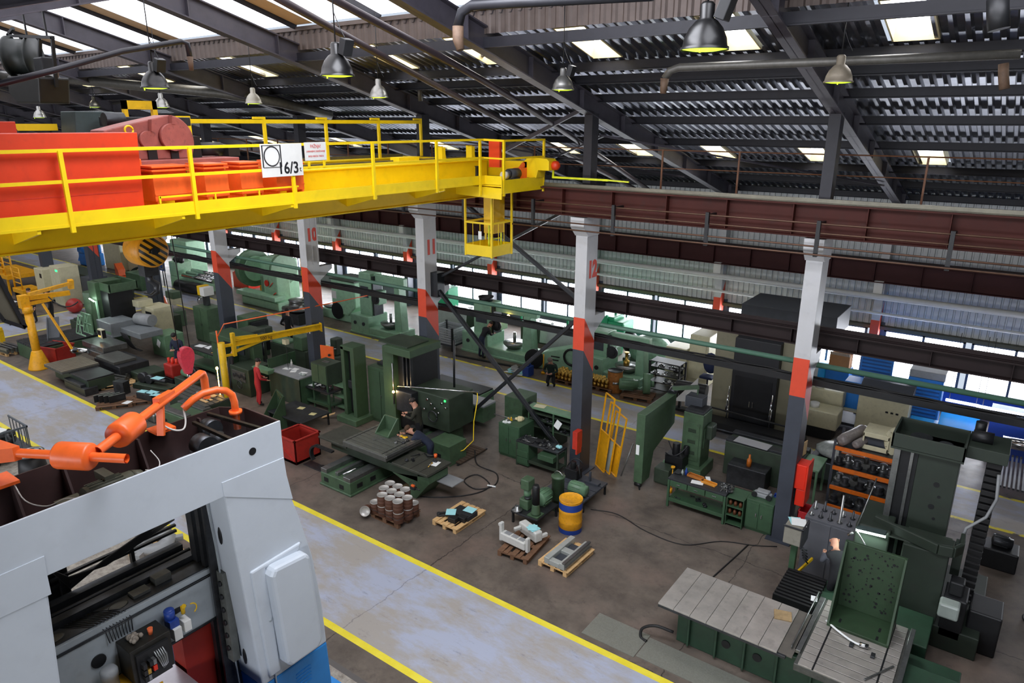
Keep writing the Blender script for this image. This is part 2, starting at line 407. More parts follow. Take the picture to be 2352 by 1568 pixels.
def zpur(mb, Y, s=1):
    z = zlow(Y)+(.46 if abs(Y-8.3) > 4.1 else .08); h = .21
    mb.box(X0, X1, Y-.012, Y+.012, z, z+h); mb.box(X0, X1, Y, Y-s*.09, z, z+.02); mb.box(X0, X1, Y, Y+s*.09, z+h-.02, z+h)
for i, Y in enumerate(PUR + [4.3, 2.0, -.5, -3]):
    mb = B(); zpur(mb, Y); struct('purlin_beam_%d' % (i+1), mb, STLD)
# --- walls
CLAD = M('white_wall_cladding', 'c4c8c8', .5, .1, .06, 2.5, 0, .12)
def clad(name, axis, c, a0, a1, z0, z1, mat, P=.22, d=.045):
    mb = B(); n = int((a1-a0)/P)
    for k in range(n):
        a = a0+k*P; pr = [(a, 0), (a+.02, d), (a+P-.06, d), (a+P-.04, 0), (a+P, 0)]
        T = (lambda u, q, z: (u, c-q, z)) if axis == 'y' else (lambda u, q, z: (c+q, u, z))
        vs = [T(u, q, z0) for u, q in pr] + [T(u, q, z1) for u, q in pr]
        mb.add(vs, [(i, i+1, 6+i, 5+i) for i in range(4)])
    return struct(name, mb, mat)
clad('wall_window_side', 'y', YW, X0, X1, 2.68, 7.8, CLAD)
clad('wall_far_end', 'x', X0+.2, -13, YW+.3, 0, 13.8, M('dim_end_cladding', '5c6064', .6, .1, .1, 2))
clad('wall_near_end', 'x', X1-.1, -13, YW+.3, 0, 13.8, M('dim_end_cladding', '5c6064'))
struct('wall_gallery_side', B().box(X0, X1, -13.2, -13, 0, 9), CLAD)
struct('wall_window_dado', B().box(X0, -4.2, YW, YW+.25, 0, .85), M('dado_grey_blue', '6c7480', .6, 0, .1, 3, 0, .1))
struct('wall_blue_dado', B().box(-4.2, X1, YW, YW+.25, 0, .85), M('dado_blue', '2a5fc4', .55, 0, .08, 3))
# windows: two per bay, blue-grey frames
WFR = M('window_frame_blue_grey', '4b586a', .5, 0, .08, 4)
WDAY = ME('window_daylight', 'f5f8ff', 14.0)
nwin = 0
for k in range(-2, 11):
    xr = -4.0-6*k
    for j in (0, 1):
        xa = xr-5.78+j*2.8; xb = xa+2.62; nwin += 1; f_ = B()
        f_.box(xa, xb, YW-.02, YW+.12, 0.85, .93); f_.box(xa, xb, YW-.02, YW+.12, 2.6, 2.7)
        for xx in (xa, (xa+xb)/2-.04, xb-.08): f_.box(xx, xx+.08, YW-.02, YW+.12, .9, 2.68)
        f_.box(xa-.04, xb+.04, YW-.12, YW, .8, .85)
        f = struct('window_%d' % nwin, f_, WFR)
        B().quad((xa+.05, YW+.06, .9), (xb-.05, YW+.06, .9), (xb-.05, YW+.06, 2.65), (xa+.05, YW+.06, 2.65)).build('pane', WDAY, f)
    f_ = B(); f_.box(xr-.16, xr+.22, YW-.05, YW+.2, 0, 2.95); struct('trim_%d' % (k+3), f_, WFR)
# unseen windows added behind the camera (gallery side): fill light for faces turned here
for k in range(6):
    xa = -34+k*8; f_ = B(); f_.box(xa, xa+6, -13.0, -12.9, 3.0, 3.1); f_.box(xa, xa+6, -13.0, -12.9, 6.9, 7.0)
    nwin += 1; f = struct('window_%d' % nwin, f_, WFR)
    B().quad((xa, -12.94, 3.1), (xa, -12.94, 6.9), (xa+6, -12.94, 6.9), (xa+6, -12.94, 3.1)).build('pane', ME('fill_window_glow', 'f5f8ff', 9.5), f)
# --- columns of the near row: orange / black chevron, stencilled number
COLW = M('column_light_grey', 'c3c4c6', .5, 0, .05, 2, 0, .08)
COLO = M('column_orange_red', 'd8492c', .5, 0, .06, 3, 0, .08)
COLD = M('column_charcoal', '3a3f49', .5, 0, .1, 3, 0, .1)
NUMR = M('number_red', 'd2402c', .6, 0, .05, 4)
cid = {0: '13', 1: '12', 2: '11', 3: '10', 4: '9', 5: '8', 6: '7', 7: '6'}
desc = {0: 'light grey crane column beside the red switch box, orange band and charcoal foot', 1: 'light grey crane column painted with the red number 12', 2: 'light grey crane column painted with the red number 11',
        3: 'light grey crane column painted with the red number 10 and a white letter H', 4: 'light grey crane column standing left of column 10, cable clipped across it', 5: 'crane column behind the striped hook block, orange triangle over charcoal',
        6: 'crane column left of the striped hook block, orange band half hidden by the crane', 7: 'leftmost visible crane column, charcoal with an orange corner', -1: 'crane column outside the picture on the right', -2: 'crane column beyond the right edge'}
YF, YB = 16.5, 17.08
for k in range(0, 8):
    xl = -3.94-5.985*k; xr = xl+.36
    c = thing('column', desc[k], 'column', (0, 0, 0), 0)
    z1, z2 = 4.82, 3.88; dz = .78       # orange top / bottom on the front, the side face runs down diagonally
    body = B()
    def ring(a, b, mi):                 # a,b: z as function of y
        vs = []
        for f in (a, b):
            vs += [(xl, YF, f(YF)), (xr, YF, f(YF)), (xr, YB, f(YB)), (xl, YB, f(YB))]
        body.add(vs, [(0, 1, 5, 4), (1, 2, 6, 5), (2, 3, 7, 6), (3, 0, 4, 7)], mi)
    ring(lambda y: 0, lambda y: z2-(y-YF)/(YB-YF)*dz, 2)
    ring(lambda y: z2-(y-YF)/(YB-YF)*dz, lambda y: z1-(y-YF)/(YB-YF)*dz, 1)
    ring(lambda y: z1-(y-YF)/(YB-YF)*dz, lambda y: 7.55, 0)
    body.build('shaft', [COLW, COLO, COLD], c, .006)
    # web channel lines on the side face of the columns built from open sections
    if k in (0, 3, 5, 6):
        zq = 0 if k in (5, 6) else 4.9
        ch = B(); ch.box(xr, xr+.02, YF+.0, YF+.05, zq, 7.5); ch.box(xr, xr+.02, YB-.05, YB, zq, 7.5)
        ch.box(xr, xr+.016, YF+.3, YF+.33, zq, 7.5)
        ch.build('flange', COLD if k in (5, 6) else COLW, c) if k != 0 else None
    cap = B(); cap.prism([(YF-.26, 7.62), (YF-.26, 7.36), (YF, 7.1), (YB, 7.1), (YB, 7.62)], 'x', xl-.03, xr+.03); cap.build('crane_bracket', COLW, c, .005)
    br = B(); br.prism([(YB, 4.25), (YB, 4.78), (YB+.62, 4.78), (YB+.62, 4.62)], 'x', xl+.03, xr-.03); br.build('rear_bracket', COLW, c)
    bp = B(); bp.box(xl-.12, xr+.12, YF-.12, YB+.12, 0, .03); bp.build('base_plate', COLD, c)
    up = B(); up.box(xl+.06, xr-.06, YF+.15, YB-.1, 7.6, zlow(16.9)+.1); up.build('upper_post', STLD, c)
    n = cid[k]
    if k in (1, 2, 3):
        text_mesh(n, .62, 'number', NUMR, (xr+.004, 16.83, 6.15 if k != 3 else 6.0), (PI/2, 0, PI/2), c, .002, sx=.78, bold=.035)
    if k == 3: text_mesh('H', .34, 'letter', M('stencil_white', 'd8d0c4', .6), (xl+.12, YF-.004, 2.35), (PI/2, 0, 0), c, .002, bold=.012)
# --- runway girders
RW = M('runway_red_oxide', '47201a', .6, 0, .15, 1.5, 0, .2, .25)
RWD = M('runway_dark_oxide', '2a2020', .6, 0, .15, 1.5, 0, .15, .25)
RAILM = M('rail_steel', '6d6a5e', .4, .7, .2, 4)
def runway(name, lab, Y, zb, zt, mat, flange=.2, rail=True, x0=X0, x1=X1):
    c = thing(name, lab, 'crane girder')
    g = B(); g.box(x0, x1, Y-.01, Y+.01, zb, zt); g.box(x0, x1, Y-flange, Y+flange, zb, zb+.03); g.box(x0, x1, Y-flange, Y+flange, zt-.03, zt)
    g.build('girder', mat, c)
    me_ = None
    for k in range(34):
        if me_ is None: me_ = B().box(0, .015, -flange*.9, flange*.9, zb+.03, zt-.03).mesh('stiffener', mat)
        o = bpy.data.objects.new('stiffener', me_); COL.objects.link(o); o.parent = c; o.location = (3.2-1.5*k, Y, 0)
    if rail:
        r = B(); r.box(x0, x1, Y-.035, Y+.035, zt, zt+.1); r.box(x0, x1, Y-.1, Y+.1, zt, zt+.015)
        r.build('rail', RAILM if zt > 8 else RWD, c)
    return c
runway('runway_girder', 'long red oxide crane runway girder resting on the numbered columns', 16.5, 7.64, 8.36, RW)
w = B(); w.box(X0, X1, 16.85, 17.5, 8.30, 8.36); tag(w.build('runway_walkway', M('walkway_orange_edge', '9a5524', .6, 0, .2, 3)), 'narrow rust orange walkway running along the top of the red runway girder', 'walkway')
hr = thing('walkway_handrail', 'thin rusty handrail on posts along the dark runway walkway', 'handrail')
RUST = M('rusty_rail_paint', '6b452b', .6, 0, .2, 4)
h = B()
h.tube([(X0, 17.5, 9.35), (X1, 17.5, 9.35)], .018, 6); h.tube([(X0, 17.5, 8.9), (X1, 17.5, 8.9)], .014, 6); h.build('rail', RUST, hr)
for k in range(30):
    B().bar((6-2.0*k, 17.5, 8.3), (6-2.0*k, 17.5, 9.37), .04, .04).build('post', RUST, hr)
runway('low_runway_girder', 'low dark maroon runway girder of the second bay on the column brackets', 17.62, 4.86, 5.26, RWD)
runway('wall_runway_girder', 'dull red runway girder along the white cladding of the window wall', 28.15, 4.55, 5.3, M('runway_wall_red', '402020', .6, 0, .15, 1.5, 0, 0, .25))
# --- wall columns with orange tip, pale wall posts, service pipes
for k in range(-1, 9):
    X = -4.05-6*k
    c = thing('wall_post', 'pale grey wall post with an orange tip between the windows, one of a row', 'column', group='wall posts of the window side')
    b = B(); b.box(X-.14, X+.14, 28.2, 28.62, 3.1, zlow(28.4)); b.build('post', COLW, c)
    b = B(); b.add([(X-.145, 28.19, 2.5), (X+.145, 28.19, 2.5), (X+.145, 28.63, 2.5), (X-.145, 28.63, 2.5), (X-.145, 28.19, 3.1), (X+.145, 28.19, 3.1), (X+.145, 28.63, 3.75), (X-.145, 28.63, 3.1)],
             [(0, 1, 5, 4), (1, 2, 6, 5), (2, 3, 7, 6), (3, 0, 4, 7), (4, 5, 6, 7)]); b.build('orange_tip', COLO, c)
    b = B(); b.box(X-.14, X+.14, 28.2, 28.62, 0, 2.5); b.build('foot', COLD, c)
    b = B(); b.box(X-.2, X+.1, 28.0, 28.19, 4.15, 4.6); b.build('junction_box', WHT, c, .01)
PIPEW = M('white_service_pipe', 'd3d5d3', .45, 0, .06, 3)
def smooth(pts, n=5):
    pts = [Vector(p) for p in pts]
    if len(pts) < 3: return pts
    q = [pts[0]*2-pts[1]] + pts + [pts[-1]*2-pts[-2]]; out = []
    for i in range(1, len(q)-2):
        for k in range(n):
            t = k/n; out.append(.5*((2*q[i]) + (q[i+1]-q[i-1])*t + (2*q[i-1]-5*q[i]+4*q[i+1]-q[i+2])*t*t + (3*q[i]-q[i-1]-3*q[i+1]+q[i+2])*t**3))
    return out + [pts[-1]]
def tagtube(name, pts, r, mat, label, cat, n=10, group=None):
    pts = smooth(pts)
    return tag(B().tube(pts, r, n).build(name, mat), label, cat, group)
tagtube('service_pipe', [(X0, 27.95, 4.05), (X1, 27.95, 4.05)], .11, PIPEW, 'thick white pipe running along the window wall under the red girder', 'pipe')
tagtube('service_pipe', [(X0, 28.05, 3.42), (X1, 28.05, 3.42)], .05, PIPEW, 'thin white pipe running along the window wall just above the windows', 'pipe')
tagtube('service_pipe', [(X0, 17.5, 4.42), (X1, 17.5, 4.42)], .065, M('pipe_green', '4f7562', .45, 0, .08, 3), 'grey green pipe running behind the columns below the low maroon girder', 'pipe')
tr = thing('cable_tray', 'black cable tray loaded with cables behind the columns, below the green pipe', 'cable tray')
b = B(); b.box(X0, X1, 17.3, 17.75, 3.95, 3.98); b.box(X0, X1, 17.3, 17.32, 3.98, 4.1); b.build('tray', BLKM, tr)
b = B()
for j in range(6):
    b.tube([(X0+i*1.2, 17.38+.06*j+.02*math.sin(i*1.3+j), 4.02+.03*((j*7+i) % 3)) for i in range(79)], .025, 5)
b.build('cable', BLK, tr)
g = B(); g.box(X0, X1, 28.5, 28.78, 2.72, 2.84); struct('trim_gutter', g, M('gutter_olive', '55533f', .6, 0, .1, 3))
# conductor bars under the red girder
cb = thing('conductor_bars', 'brown conductor bars on black hangers along the face of the red runway girder', 'conductor bar')
for y, z in ((16.05, 7.98), (16.05, 7.78), (16.0, 7.50), (15.9, 7.34)):
    B().tube([(-30, y, z), (X1, y, z)], .022, 6).build('bar', M('conductor_copper_brown', '5d4436', .4, .5, .2, 4), cb)
for k in range(14):
    x = 3.7-2.45*k; b = B(); b.box(x-.04, x+.04, 15.96, 16.04, 7.28, 8.05); b.box(x-.03, x+.03, 16.0, 16.5, 7.95, 8.0); b.build('hanger', BLKM, cb)
# X-bracing between column 11 and 12
BRC = M('bracing_black_steel', '2a2c30', .42, .3, .15, 3)
def brace(label, p0, p1, w=.13):
    return tag(B().bar(p0, p1, w, w*.8).build('cross_brace', BRC, None, .01), label, 'brace')
pa = YP(1000, 610, 16.85)
brace('dark steel diagonal brace falling from column 11 to the bench by column 12', (-15.5, 16.85, 4.95), (-10.3, 16.85, .3))
brace('dark steel diagonal brace rising from the boring mill to column 12', (-14.6, 16.95, .2), (-9.95, 16.95, 4.75))
brace('dark steel upper brace rising to the right behind the yellow cab', (-15.5, 17.0, 5.1), (-9.95, 17.0, 8.0), .1)
brace('dark steel upper brace falling from behind the yellow cab to column 12', (-14.3, 17.1, 7.6), (-9.95, 17.1, 5.05), .12)
g = B(); g.box(-15.62, -15.25, 16.75, 17.1, 4.55, 5.35); tag(g.build('gusset_plate', BRC, None, .01), 'dark gusset block joining the braces on column 11', 'gusset')
# roof braces and pipes under the roof
def zr(Y): return 10.1+.27*(16.5-Y)
PNK = M('gas_pipe_dull_pink', '41383c', .45, .2, .15, 3)
tagtube('roof_pipe', [(-12.0, 8.6, zr(8.6)+.1), (-12.4, 15, zr(15)), (-13.0, 26, zr(26))], .075, PNK, 'left of two dull pink pipes running down the roof slope', 'pipe')
tagtube('roof_pipe', [(-10.85, 8.6, zr(8.6)+.1), (-10.8, 15, zr(15)), (-12.4, 26, zr(26))], .075, PNK, 'right of two dull pink pipes running down the roof slope', 'pipe')
tag(B().bar(YP(1000, 215, 17.0), YP(1115, 122, 14.5), .07, .07).build('roof_brace', STL), 'thin roof brace rising to the skylight behind column 11', 'brace')
tag(B().bar(YP(1160, 345, 16.9), YP(1335, 252, 16.9), .07, .1).build('roof_brace', STL), 'knee brace rising from the crane bridge end to the top of column 12', 'brace')
for (a, b_, l) in (((-15.7, 17.2, 9.6), (-9.7, 23.0, 8.3), 'flat roof tie crossing the second bay behind column 12'), ((-9.7, 17.2, 9.7), (-3.7, 23.4, 8.3), 'flat roof tie crossing the second bay between columns 12 and 13'), ((-15.7, 22.5, 8.35), (-9.7, 17.5, 9.7), 'flat roof tie leaning the other way behind column 12')):
    tag(B().bar(a, b_, .06, .05).build('roof_tie', STL), l, 'brace')
# ================================================================== OVERHEAD CRANE
cr = thing('overhead_crane', 'big yellow overhead travelling crane bridge with walkway railing across the hall', 'crane')
XR, XE = -11.55, -11.0
YA = -1.0
g = B(); g.box(-13.1, -12.5, YA, 15.9, 8.08, 9.02); g.box(-13.16, -12.44, YA, 15.95, 9.02, 9.05); g.box(-13.16, -12.44, YA, 15.95, 8.05, 8.08)
g.build('near_girder', YEL, cr, .004)
g = B(); g.box(-15.7, -15.1, YA, 15.9, 8.08, 9.02); g.box(-15.76, -15.04, YA, 15.95, 9.02, 9.05); g.build('far_girder', YEL, cr)
g = B(); g.box(-12.86, -12.8, YA, 15.5, 9.05, 9.13); g.box(-15.4, -15.34, YA, 15.5, 9.05, 9.13); g.build('trolley_rail', RAILM, cr)
g = B(); g.box(-12.5, XR+.02, YA, 15.9, 8.5, 8.54)
for y in (2.2, 4.2, 6.4, 8.6, 10.8, 13.0): g.prism([(-12.5, 8.2), (-12.5, 8.5), (XR, 8.5), (XR, 8.44)], 'y', y, y+.05)
g.build('walkway_deck', YEL, cr)
g = B(); g.box(XR-.005, XR+.012, YA, 14.6, 8.52, 8.72); g.build('toe_board', YEL, cr)
rl = B()
rl.bar((XR, YA, 9.6), (XR, 14.55, 9.6), .05, .05); rl.bar((XR, YA, 9.16), (XR, 14.55, 9.16), .04, .05)
rl.bar((XR, 14.55, 9.6), (XE, 14.65, 9.58), .05, .05); rl.bar((XR, 14.55, 9.16), (XE, 14.65, 9.14), .04, .04)
rl.bar((XE, 14.65, 9.58), (XE, 16.5, 9.58), .05, .05); rl.bar((XE, 14.65, 9.14), (XE, 16.5, 9.14), .04, .05)
rl.build('railing', YEL, cr)
for px, py in ((135, 350), (432, 338), (665, 330), (853, 330), (1000, 322)):
    y = XP(px, py, XR).y
    B().box(XR, XR+.05, y-.03, y+.03, 8.42, 9.6).build('railing_post', YEL, cr)
for y, x in ((14.4, XR), (14.67, XE), (16.47, XE)):
    B().box(x-.02, x+.03, y-.03, y+.03, 8.22, 9.6).build('railing_post', YEL, cr)
# end platform and end carriage
g = B(); g.box(-12.5, XE, 14.6, 16.5, 8.45, 8.49)
g.prism([(-12.6, 8.2), (XE+.01, 8.14), (XE+.01, 8.42), (-12.6, 8.45)], 'y', 14.56, 14.6)
g.box(XE, XE+.02, 14.56, 16.5, 8.28, 8.62); g.box(XR, XE, 14.58, 14.6, 8.5, 8.72); g.build('end_platform', YEL, cr, .003)
g = B(); g.box(-17.2, -11.25, 16.05, 16.45, 8.6, 9.02)
g.prism([(-11.4, 8.6), (-11.4, 9.0), (-11.2, 9.14), (-10.62, 9.1), (-10.55, 9.04), (-10.55, 8.8), (-10.9, 8.8), (-10.95, 8.6)], 'y', 16.05, 16.45); g.build('end_carriage', YEL, cr, .01)
g = B(); g.lathe([(.09, 0), (.12, .03), (.12, .14), (.05, .2)], (-10.55, 16.25, 8.93), 14, axis=(1, 0, 0)); g.build('buffer', ORG, cr)
g = B()
for x in (-11.2, -16.6): g.cyl((x, 16.42, 8.6), (x, 16.58, 8.6), .13)
g.build('wheel', STEELD, cr)
# travel motor in the end platform
g = B(); g.cyl((-11.35, 15.35, 8.72), (-11.35, 15.75, 8.72), .14, n=16); g.box(-11.5, -11.2, 15.4, 15.65, 8.5, 8.62); g.cyl((-11.35, 15.25, 8.72), (-11.35, 15.35, 8.72), .11)
g.build('travel_motor', GREYD, cr)
g = B(); g.cyl((-11.35, 15.1, 8.7), (-11.35, 15.25, 8.7), .1); g.build('motor_cover', WHT, cr)
g = B(); g.box(-11.5, -11.25, 15.75, 16.05, 8.5, 8.86); g.cyl((-11.38, 15.9, 8.8), (-11.38, 16.1, 8.95), .07); g.build('gear_unit', ORG2, cr, .01)
g = B(); g.box(-11.75, -11.4, 15.02, 15.12, 8.9, 9.58); g.build('orange_panel', ORG, cr, .006)
g = B(); g.lathe([(.17, 0), (.17, .03), (.07, .07), (.045, .1), (.045, .42), (.07, .44)], (-11.85, 14.65, 8.5), 16); g.build('cable_bollard', BLKM, cr)
# conductor arm on the far side
g = B(); g.bar((-10.62, 16.35, 8.62), (-8.9, 16.3, 8.62), .06, .05); g.bar((-8.9, 16.3, 8.62), (-8.34, 16.35, 8.6), .05, .035); g.bar((-10.6, 16.35, 8.6), (-10.6, 16.35, 8.95), .03, .05)
g.build('conductor_arm', M('lime_yellow', 'd8e01c', .45), cr)
# hanging driver cab
g = B(); x0, x1, y0, y1 = -12.56, -11.65, 15.0, 15.9
g.box(x0, x1, y0, y1, 6.52, 6.56)
g.box(x0, x1, y0-.012, y0, 6.52, 6.82); g.box(x1, x1+.012, y0, y1, 6.52, 6.82); g.box(x0-.012, x0, y0, y1, 6.52, 6.82); g.box(x0, x1, y1, y1+.012, 6.52, 6.82)
g.build('cab_base', YEL, cr, .004)
g = B()
for x, y in ((x0, y0), (x1, y0), (x1, y1), (x0, y1)): g.box(x-.025, x+.025, y-.025, y+.025, 6.5, 8.46)
for z in (7.42,):
    g.bar((x0, y0, z), (x1, y0, z), .035, .05); g.bar((x1, y0, z), (x1, y1, z), .035, .05); g.bar((x0, y0, z), (x0, y1, z), .035, .05); g.bar((x0, y1, z), (x1, y1, z), .035, .05)
for y in (15.3, 15.55): g.bar((x1, y, 6.82), (x1, y, 7.4), .012, .012)
for x in (-12.3, -12.05): g.bar((x, y0, 6.82), (x, y0, 7.4), .012, .012)
g.build('cab_frame', YEL, cr)
g = B(); g.box(-12.2, -11.85, 15.35, 15.85, 7.1, 8.5); g.build('cab_control_cabinet', YELD, cr, .01)
g = B(); g.bar((-11.9, 15.2, 6.6), (-11.9, 15.2, 7.35), .035, .035); g.bar((-11.9, 15.75, 6.6), (-11.9, 15.75, 7.35), .035, .035); g.bar((-11.9, 15.2, 7.2), (-11.9, 15.75, 7.2), .03, .03); g.bar((-11.9, 15.2, 6.95), (-11.9, 15.75, 6.95), .03, .03); g.build('cab_seat_rail', M('lime_yellow', 'd8e01c'), cr)
g = B(); g.box(-12.1, -11.99, 14.985, 14.99, 6.98, 7.2); g.build('cab_notice', PAPER, cr)
# far side railing (tall posts with bent tops)
fr = B(); fr.bar((-15.2, 8.8, 10.02), (-15.2, 16.15, 10.02), .05, .09); fr.bar((-15.2, -1, 9.9), (-15.2, 6.2, 9.9), .05, .12); fr.build('far_railing', YEL, cr)
for y in (8.85, 10.75, 12.6, 14.45, 16.15):
    B().bar((-15.2, y, 9.05), (-15.2, y, 10.1), .07, .06).cbox((-15.2, y-.13, 10.1), (.07, .32, .05)).build('far_post', YEL, cr)
B().box(-15.5, -15.4, 7.6, 8.3, 10.25, 10.42).box(-15.5, -15.4, 8.2, 8.3, 9.3, 10.42).box(-15.5, -15.4, 7.6, 7.68, 9.9, 10.42).build('rope_guide', YELD, cr)
g = B()
for y0_, s in ((14.1, 1), (15.3, 1)): g.prism([(y0_, 9.05), (y0_+.35, 9.05), (y0_+.28, 9.3), (y0_+.2, 9.42), (y0_, 9.42)], 'x', -12.75, -12.7); g.box(-12.7, -12.55, y0_, y0_+.13, 9.05, 9.4)
g.box(-12.9, -12.6, 12.6, 13.3, 9.05, 9.2); g.build('rail_stop', YEL, cr)
# loading plate: white boards on the railing
def board(name, lab, px0, px1, pyt, pyb, x=XR+.07):
    a = XP(px0, pyt, x); b_ = XP(px1, pyb, x); t = thing(name, lab, 'sign', (x, (a.y+b_.y)/2, (a.z+b_.z)/2)); w, h = (b_.y-a.y), (a.z-b_.z)
    B().box(-.01, .01, -w/2, w/2, -h/2, h/2).build('plate', WHT, t, .003)
    return t, w, h
BLKP = M('sign_black', '15151a', .6, 0, .02)
t, w, h = board('load_sign', 'white load limit sign 16/3t with a circle in a square, on the crane railing', 596, 697, 331, 402)
q = B(); s = h*.33; cy, cz = -w*.25, h*.13
for a, b_ in (((cy-s, cz-s), (cy+s, cz-s)), ((cy+s, cz-s), (cy+s, cz+s)), ((cy+s, cz+s), (cy-s, cz+s)), ((cy-s, cz+s), (cy-s, cz-s))): q.bar((.012, a[0], a[1]), (.012, b_[0], b_[1]), .022, .006)
q.tube([(.012, cy+s*.84*math.cos(2*PI*i/32), cz+s*.88*math.sin(2*PI*i/32)) for i in range(33)], .012, 5, cap=False)
q.build('emblem', BLKP, t)
text_mesh('16/3', h*.5, 'lettering', BLKP, (.012, w*.13, -h*.26), (PI/2, 0, PI/2), t, .002, sx=.9, bold=.006)
text_mesh('t', h*.24, 'lettering', BLKP, (.012, w*.43, -h*.3), (PI/2, 0, PI/2), t, .002)
t, w, h = board('warning_sign', 'smaller white sign with red warning lettering beside the load sign', 698, 750, 327, 367)
RT_ = M('sign_red', 'c8524e', .6, 0, .02)
for j, (s_, k) in enumerate((('PAŽNJA!', .21), ('ZABRANJENO ZADRŽAVANJE', .105), ('ISPOD VISEĆEG TERETA', .11))):
    text_mesh(s_, h*k*1.25, 'lettering', RT_, (.012, 0, h*(.27-.27*j)), (PI/2, 0, PI/2), t, .002, sx=.75)
for y in (-w*.32, w*.4): B().box(-.03, 0, y-.02, y+.02, -h*.9, -h*.45).build('sign_bracket', YEL, t)
# electrical cabinet and resistor boxes on the walkway
cbx = -11.72
a = XP(312, 305, cbx); b_ = XP(331, 472, cbx)
e = thing('crane_cabinet', 'large orange electrical cabinet on the crane walkway, left end', 'cabinet')
g = B(); g.prism([(1.0, 8.56), (b_.y, 8.56), (a.y+.02, 9.84), (1.0, 9.84)], 'x', cbx-.45, cbx); g.build('body', ORG, e, .008)
g = B(); g.box(cbx, cbx+.006, 1.0, b_.y-.05, 8.93, 8.945); g.build('seam', M('orange_seam', 'c8341a', .5), e)
tag(B().box(-13.6, -12.9, 1.2, XP(33, 300, -13).y, 9.2, 10.0).build('junction_cabinet', ORG, None, .01), 'small orange box standing behind the large orange cabinet at the left edge', 'cabinet')
rows = (('first', 328, 437, 'orange resistor box next to the large orange cabinet'), ('second', 447, 523, 'second orange resistor box along the crane walkway'), ('third', 530, 602, 'third orange resistor box along the walkway, left of the load sign'), ('fourth', 612, 697, 'orange resistor box half hidden under the load sign'))
proto = None
for nm, p0, p1, lab in rows:
    x = -11.72; y0 = XP(p0+22, 400, x).y; y1 = XP(p1, 400, x).y; w = y1-y0
    if proto is None:
        proto = r = thing('resistor_box', lab, 'resistor box', (x, y0, 8.62), group='resistor boxes on the crane walkway'); W0 = w
        B().box(-.55, 0, 0, w, .12, .55).build('body', ORG2, r, .006)
        B().box(-.58, .03, -.02, w+.02, .60, .63).box(-.56, .02, -.01, w+.01, .66, .69).box(-.5, -.05, .04, w-.04, .55, .66).build('louvre_lid', ORG2, r, .004)
        B().box(-.01, .012, 0, w, .22, .24).build('rib', ORG2, r)
        for yy in (.02, w-.06): B().box(-.5, .0, yy, yy+.04, 0, .12).build('foot', ORG2, r)
    else:
        r = dup(proto, (x, y0, 8.62), label=lab); r.scale = (1, w/W0, 1)
g = B(); ya, yb = XP(372, 462, XR).y, XP(690, 430, XR).y
g.bar((XR-.06, ya, 8.82), (XR-.06, yb, 8.82), .03, .03); g.bar((XR-.06, ya, 8.72), (XR-.06, ya, 8.84), .03, .03)
for q in (.36, .68, .98): g.bar((XR-.06, ya+(yb-ya)*q, 8.7), (XR-.06, ya+(yb-ya)*q, 8.82), .025, .025)
tag(g.build('resistor_rack', YEL), 'low yellow bar rack under the orange resistor boxes', 'rack')
# trolley with hoist gear
PINK = M('faded_red_hoist', '9a564e', .5, 0, .16, 5, 0, .3)
DKG = M('hoist_dark_green', '3c4b4a', .5, 0, .15, 4, 0, .2)
T0 = XP(440, 370, -13.0)
tr = thing('crane_trolley', 'dull red hoist trolley with round gearbox riding on the crane girders', 'hoist trolley')
g = B(); g.box(-15.6, -12.55, 2.2, XP(540, 370, -12.7).y, 9.2, 9.36); g.build('frame', PINK, tr, .01)
yc = XP(395, 305, -12.8).y; y2 = XP(338, 312, -12.8).y
g = B()
prof = [(y2-.75, 9.36), (yc+.36, 9.36)] + [(yc+.44*math.cos(math.radians(a)), 9.66+.46*math.sin(math.radians(a))) for a in range(-10, 100, 10)] + [(y2-.2, 9.98), (y2-.7, 9.86)]
g.prism(prof, 'x', -13.35, -12.85); g.build('gearbox', PINK, tr, .02)
g = B(); g.cyl((-12.85, yc, 9.74), (-12.73, yc, 9.74), .24, n=24); g.cyl((-12.85, y2, 9.70), (-12.75, y2, 9.70), .15, n=20); g.build('gear_cover', PINK, tr)
g = B(); g.prism([(yc-.02, 9.96), (yc+.05, 9.96), (yc+.0, 10.12)], 'x', -12.84, -12.72); g.prism([(y2+.05, 9.84), (y2+.13, 9.84), (y2+.08, 10.04)], 'x', -12.84, -12.72); g.build('gusset', PINK, tr)
g = B(); g.box(-12.84, -12.8, yc-.06, yc+.08, 9.36, 9.58); g.box(-12.84, -12.8, y2-.02, y2+.14, 9.36, 9.58); g.build('recess', BLKM, tr)
g = B(); g.cyl((-15.0, 3.2, 9.8), (-13.4, 3.2, 9.8), .32, n=20); g.cyl((-15.0, 4.6, 9.75), (-13.4, 4.6, 9.75), .3, n=20); g.build('rope_drum', STEELD, tr)
g = B(); a = XP(165, 255, -14.4); b_ = XP(262, 300, -14.4); g.prism([(a.y, b_.z-.1), (b_.y+.25, b_.z-.1), (b_.y+.12, a.z-.02), (b_.y, a.z), (a.y+.05, a.z)], 'x', -15.0, -14.4); g.build('winch_motor_box', DKG, tr, .015)
g = B(); a = XP(250, 268, -13.8); g.box(-14.2, -13.7, a.y, a.y+1.5, a.z-.16, a.z); g.cyl((-13.8, a.y-.1, a.z-.05), (-13.8, a.y+.25, a.z-.05), .13); g.build('brake', STEELD, tr, .01)
g = B(); a = XP(480, 352, -13.2); g.cyl((-13.2, a.y-.2, 9.5), (-13.2, a.y+.25, 9.5), .13, n=14); g.box(-13.3, -13.0, a.y+.3, a.y+.55, 9.36, 9.52); g.box(-13.35, -12.95, a.y-.5, a.y-.3, 9.36, 9.75); g.build('cross_travel_motor', BLKM, tr)
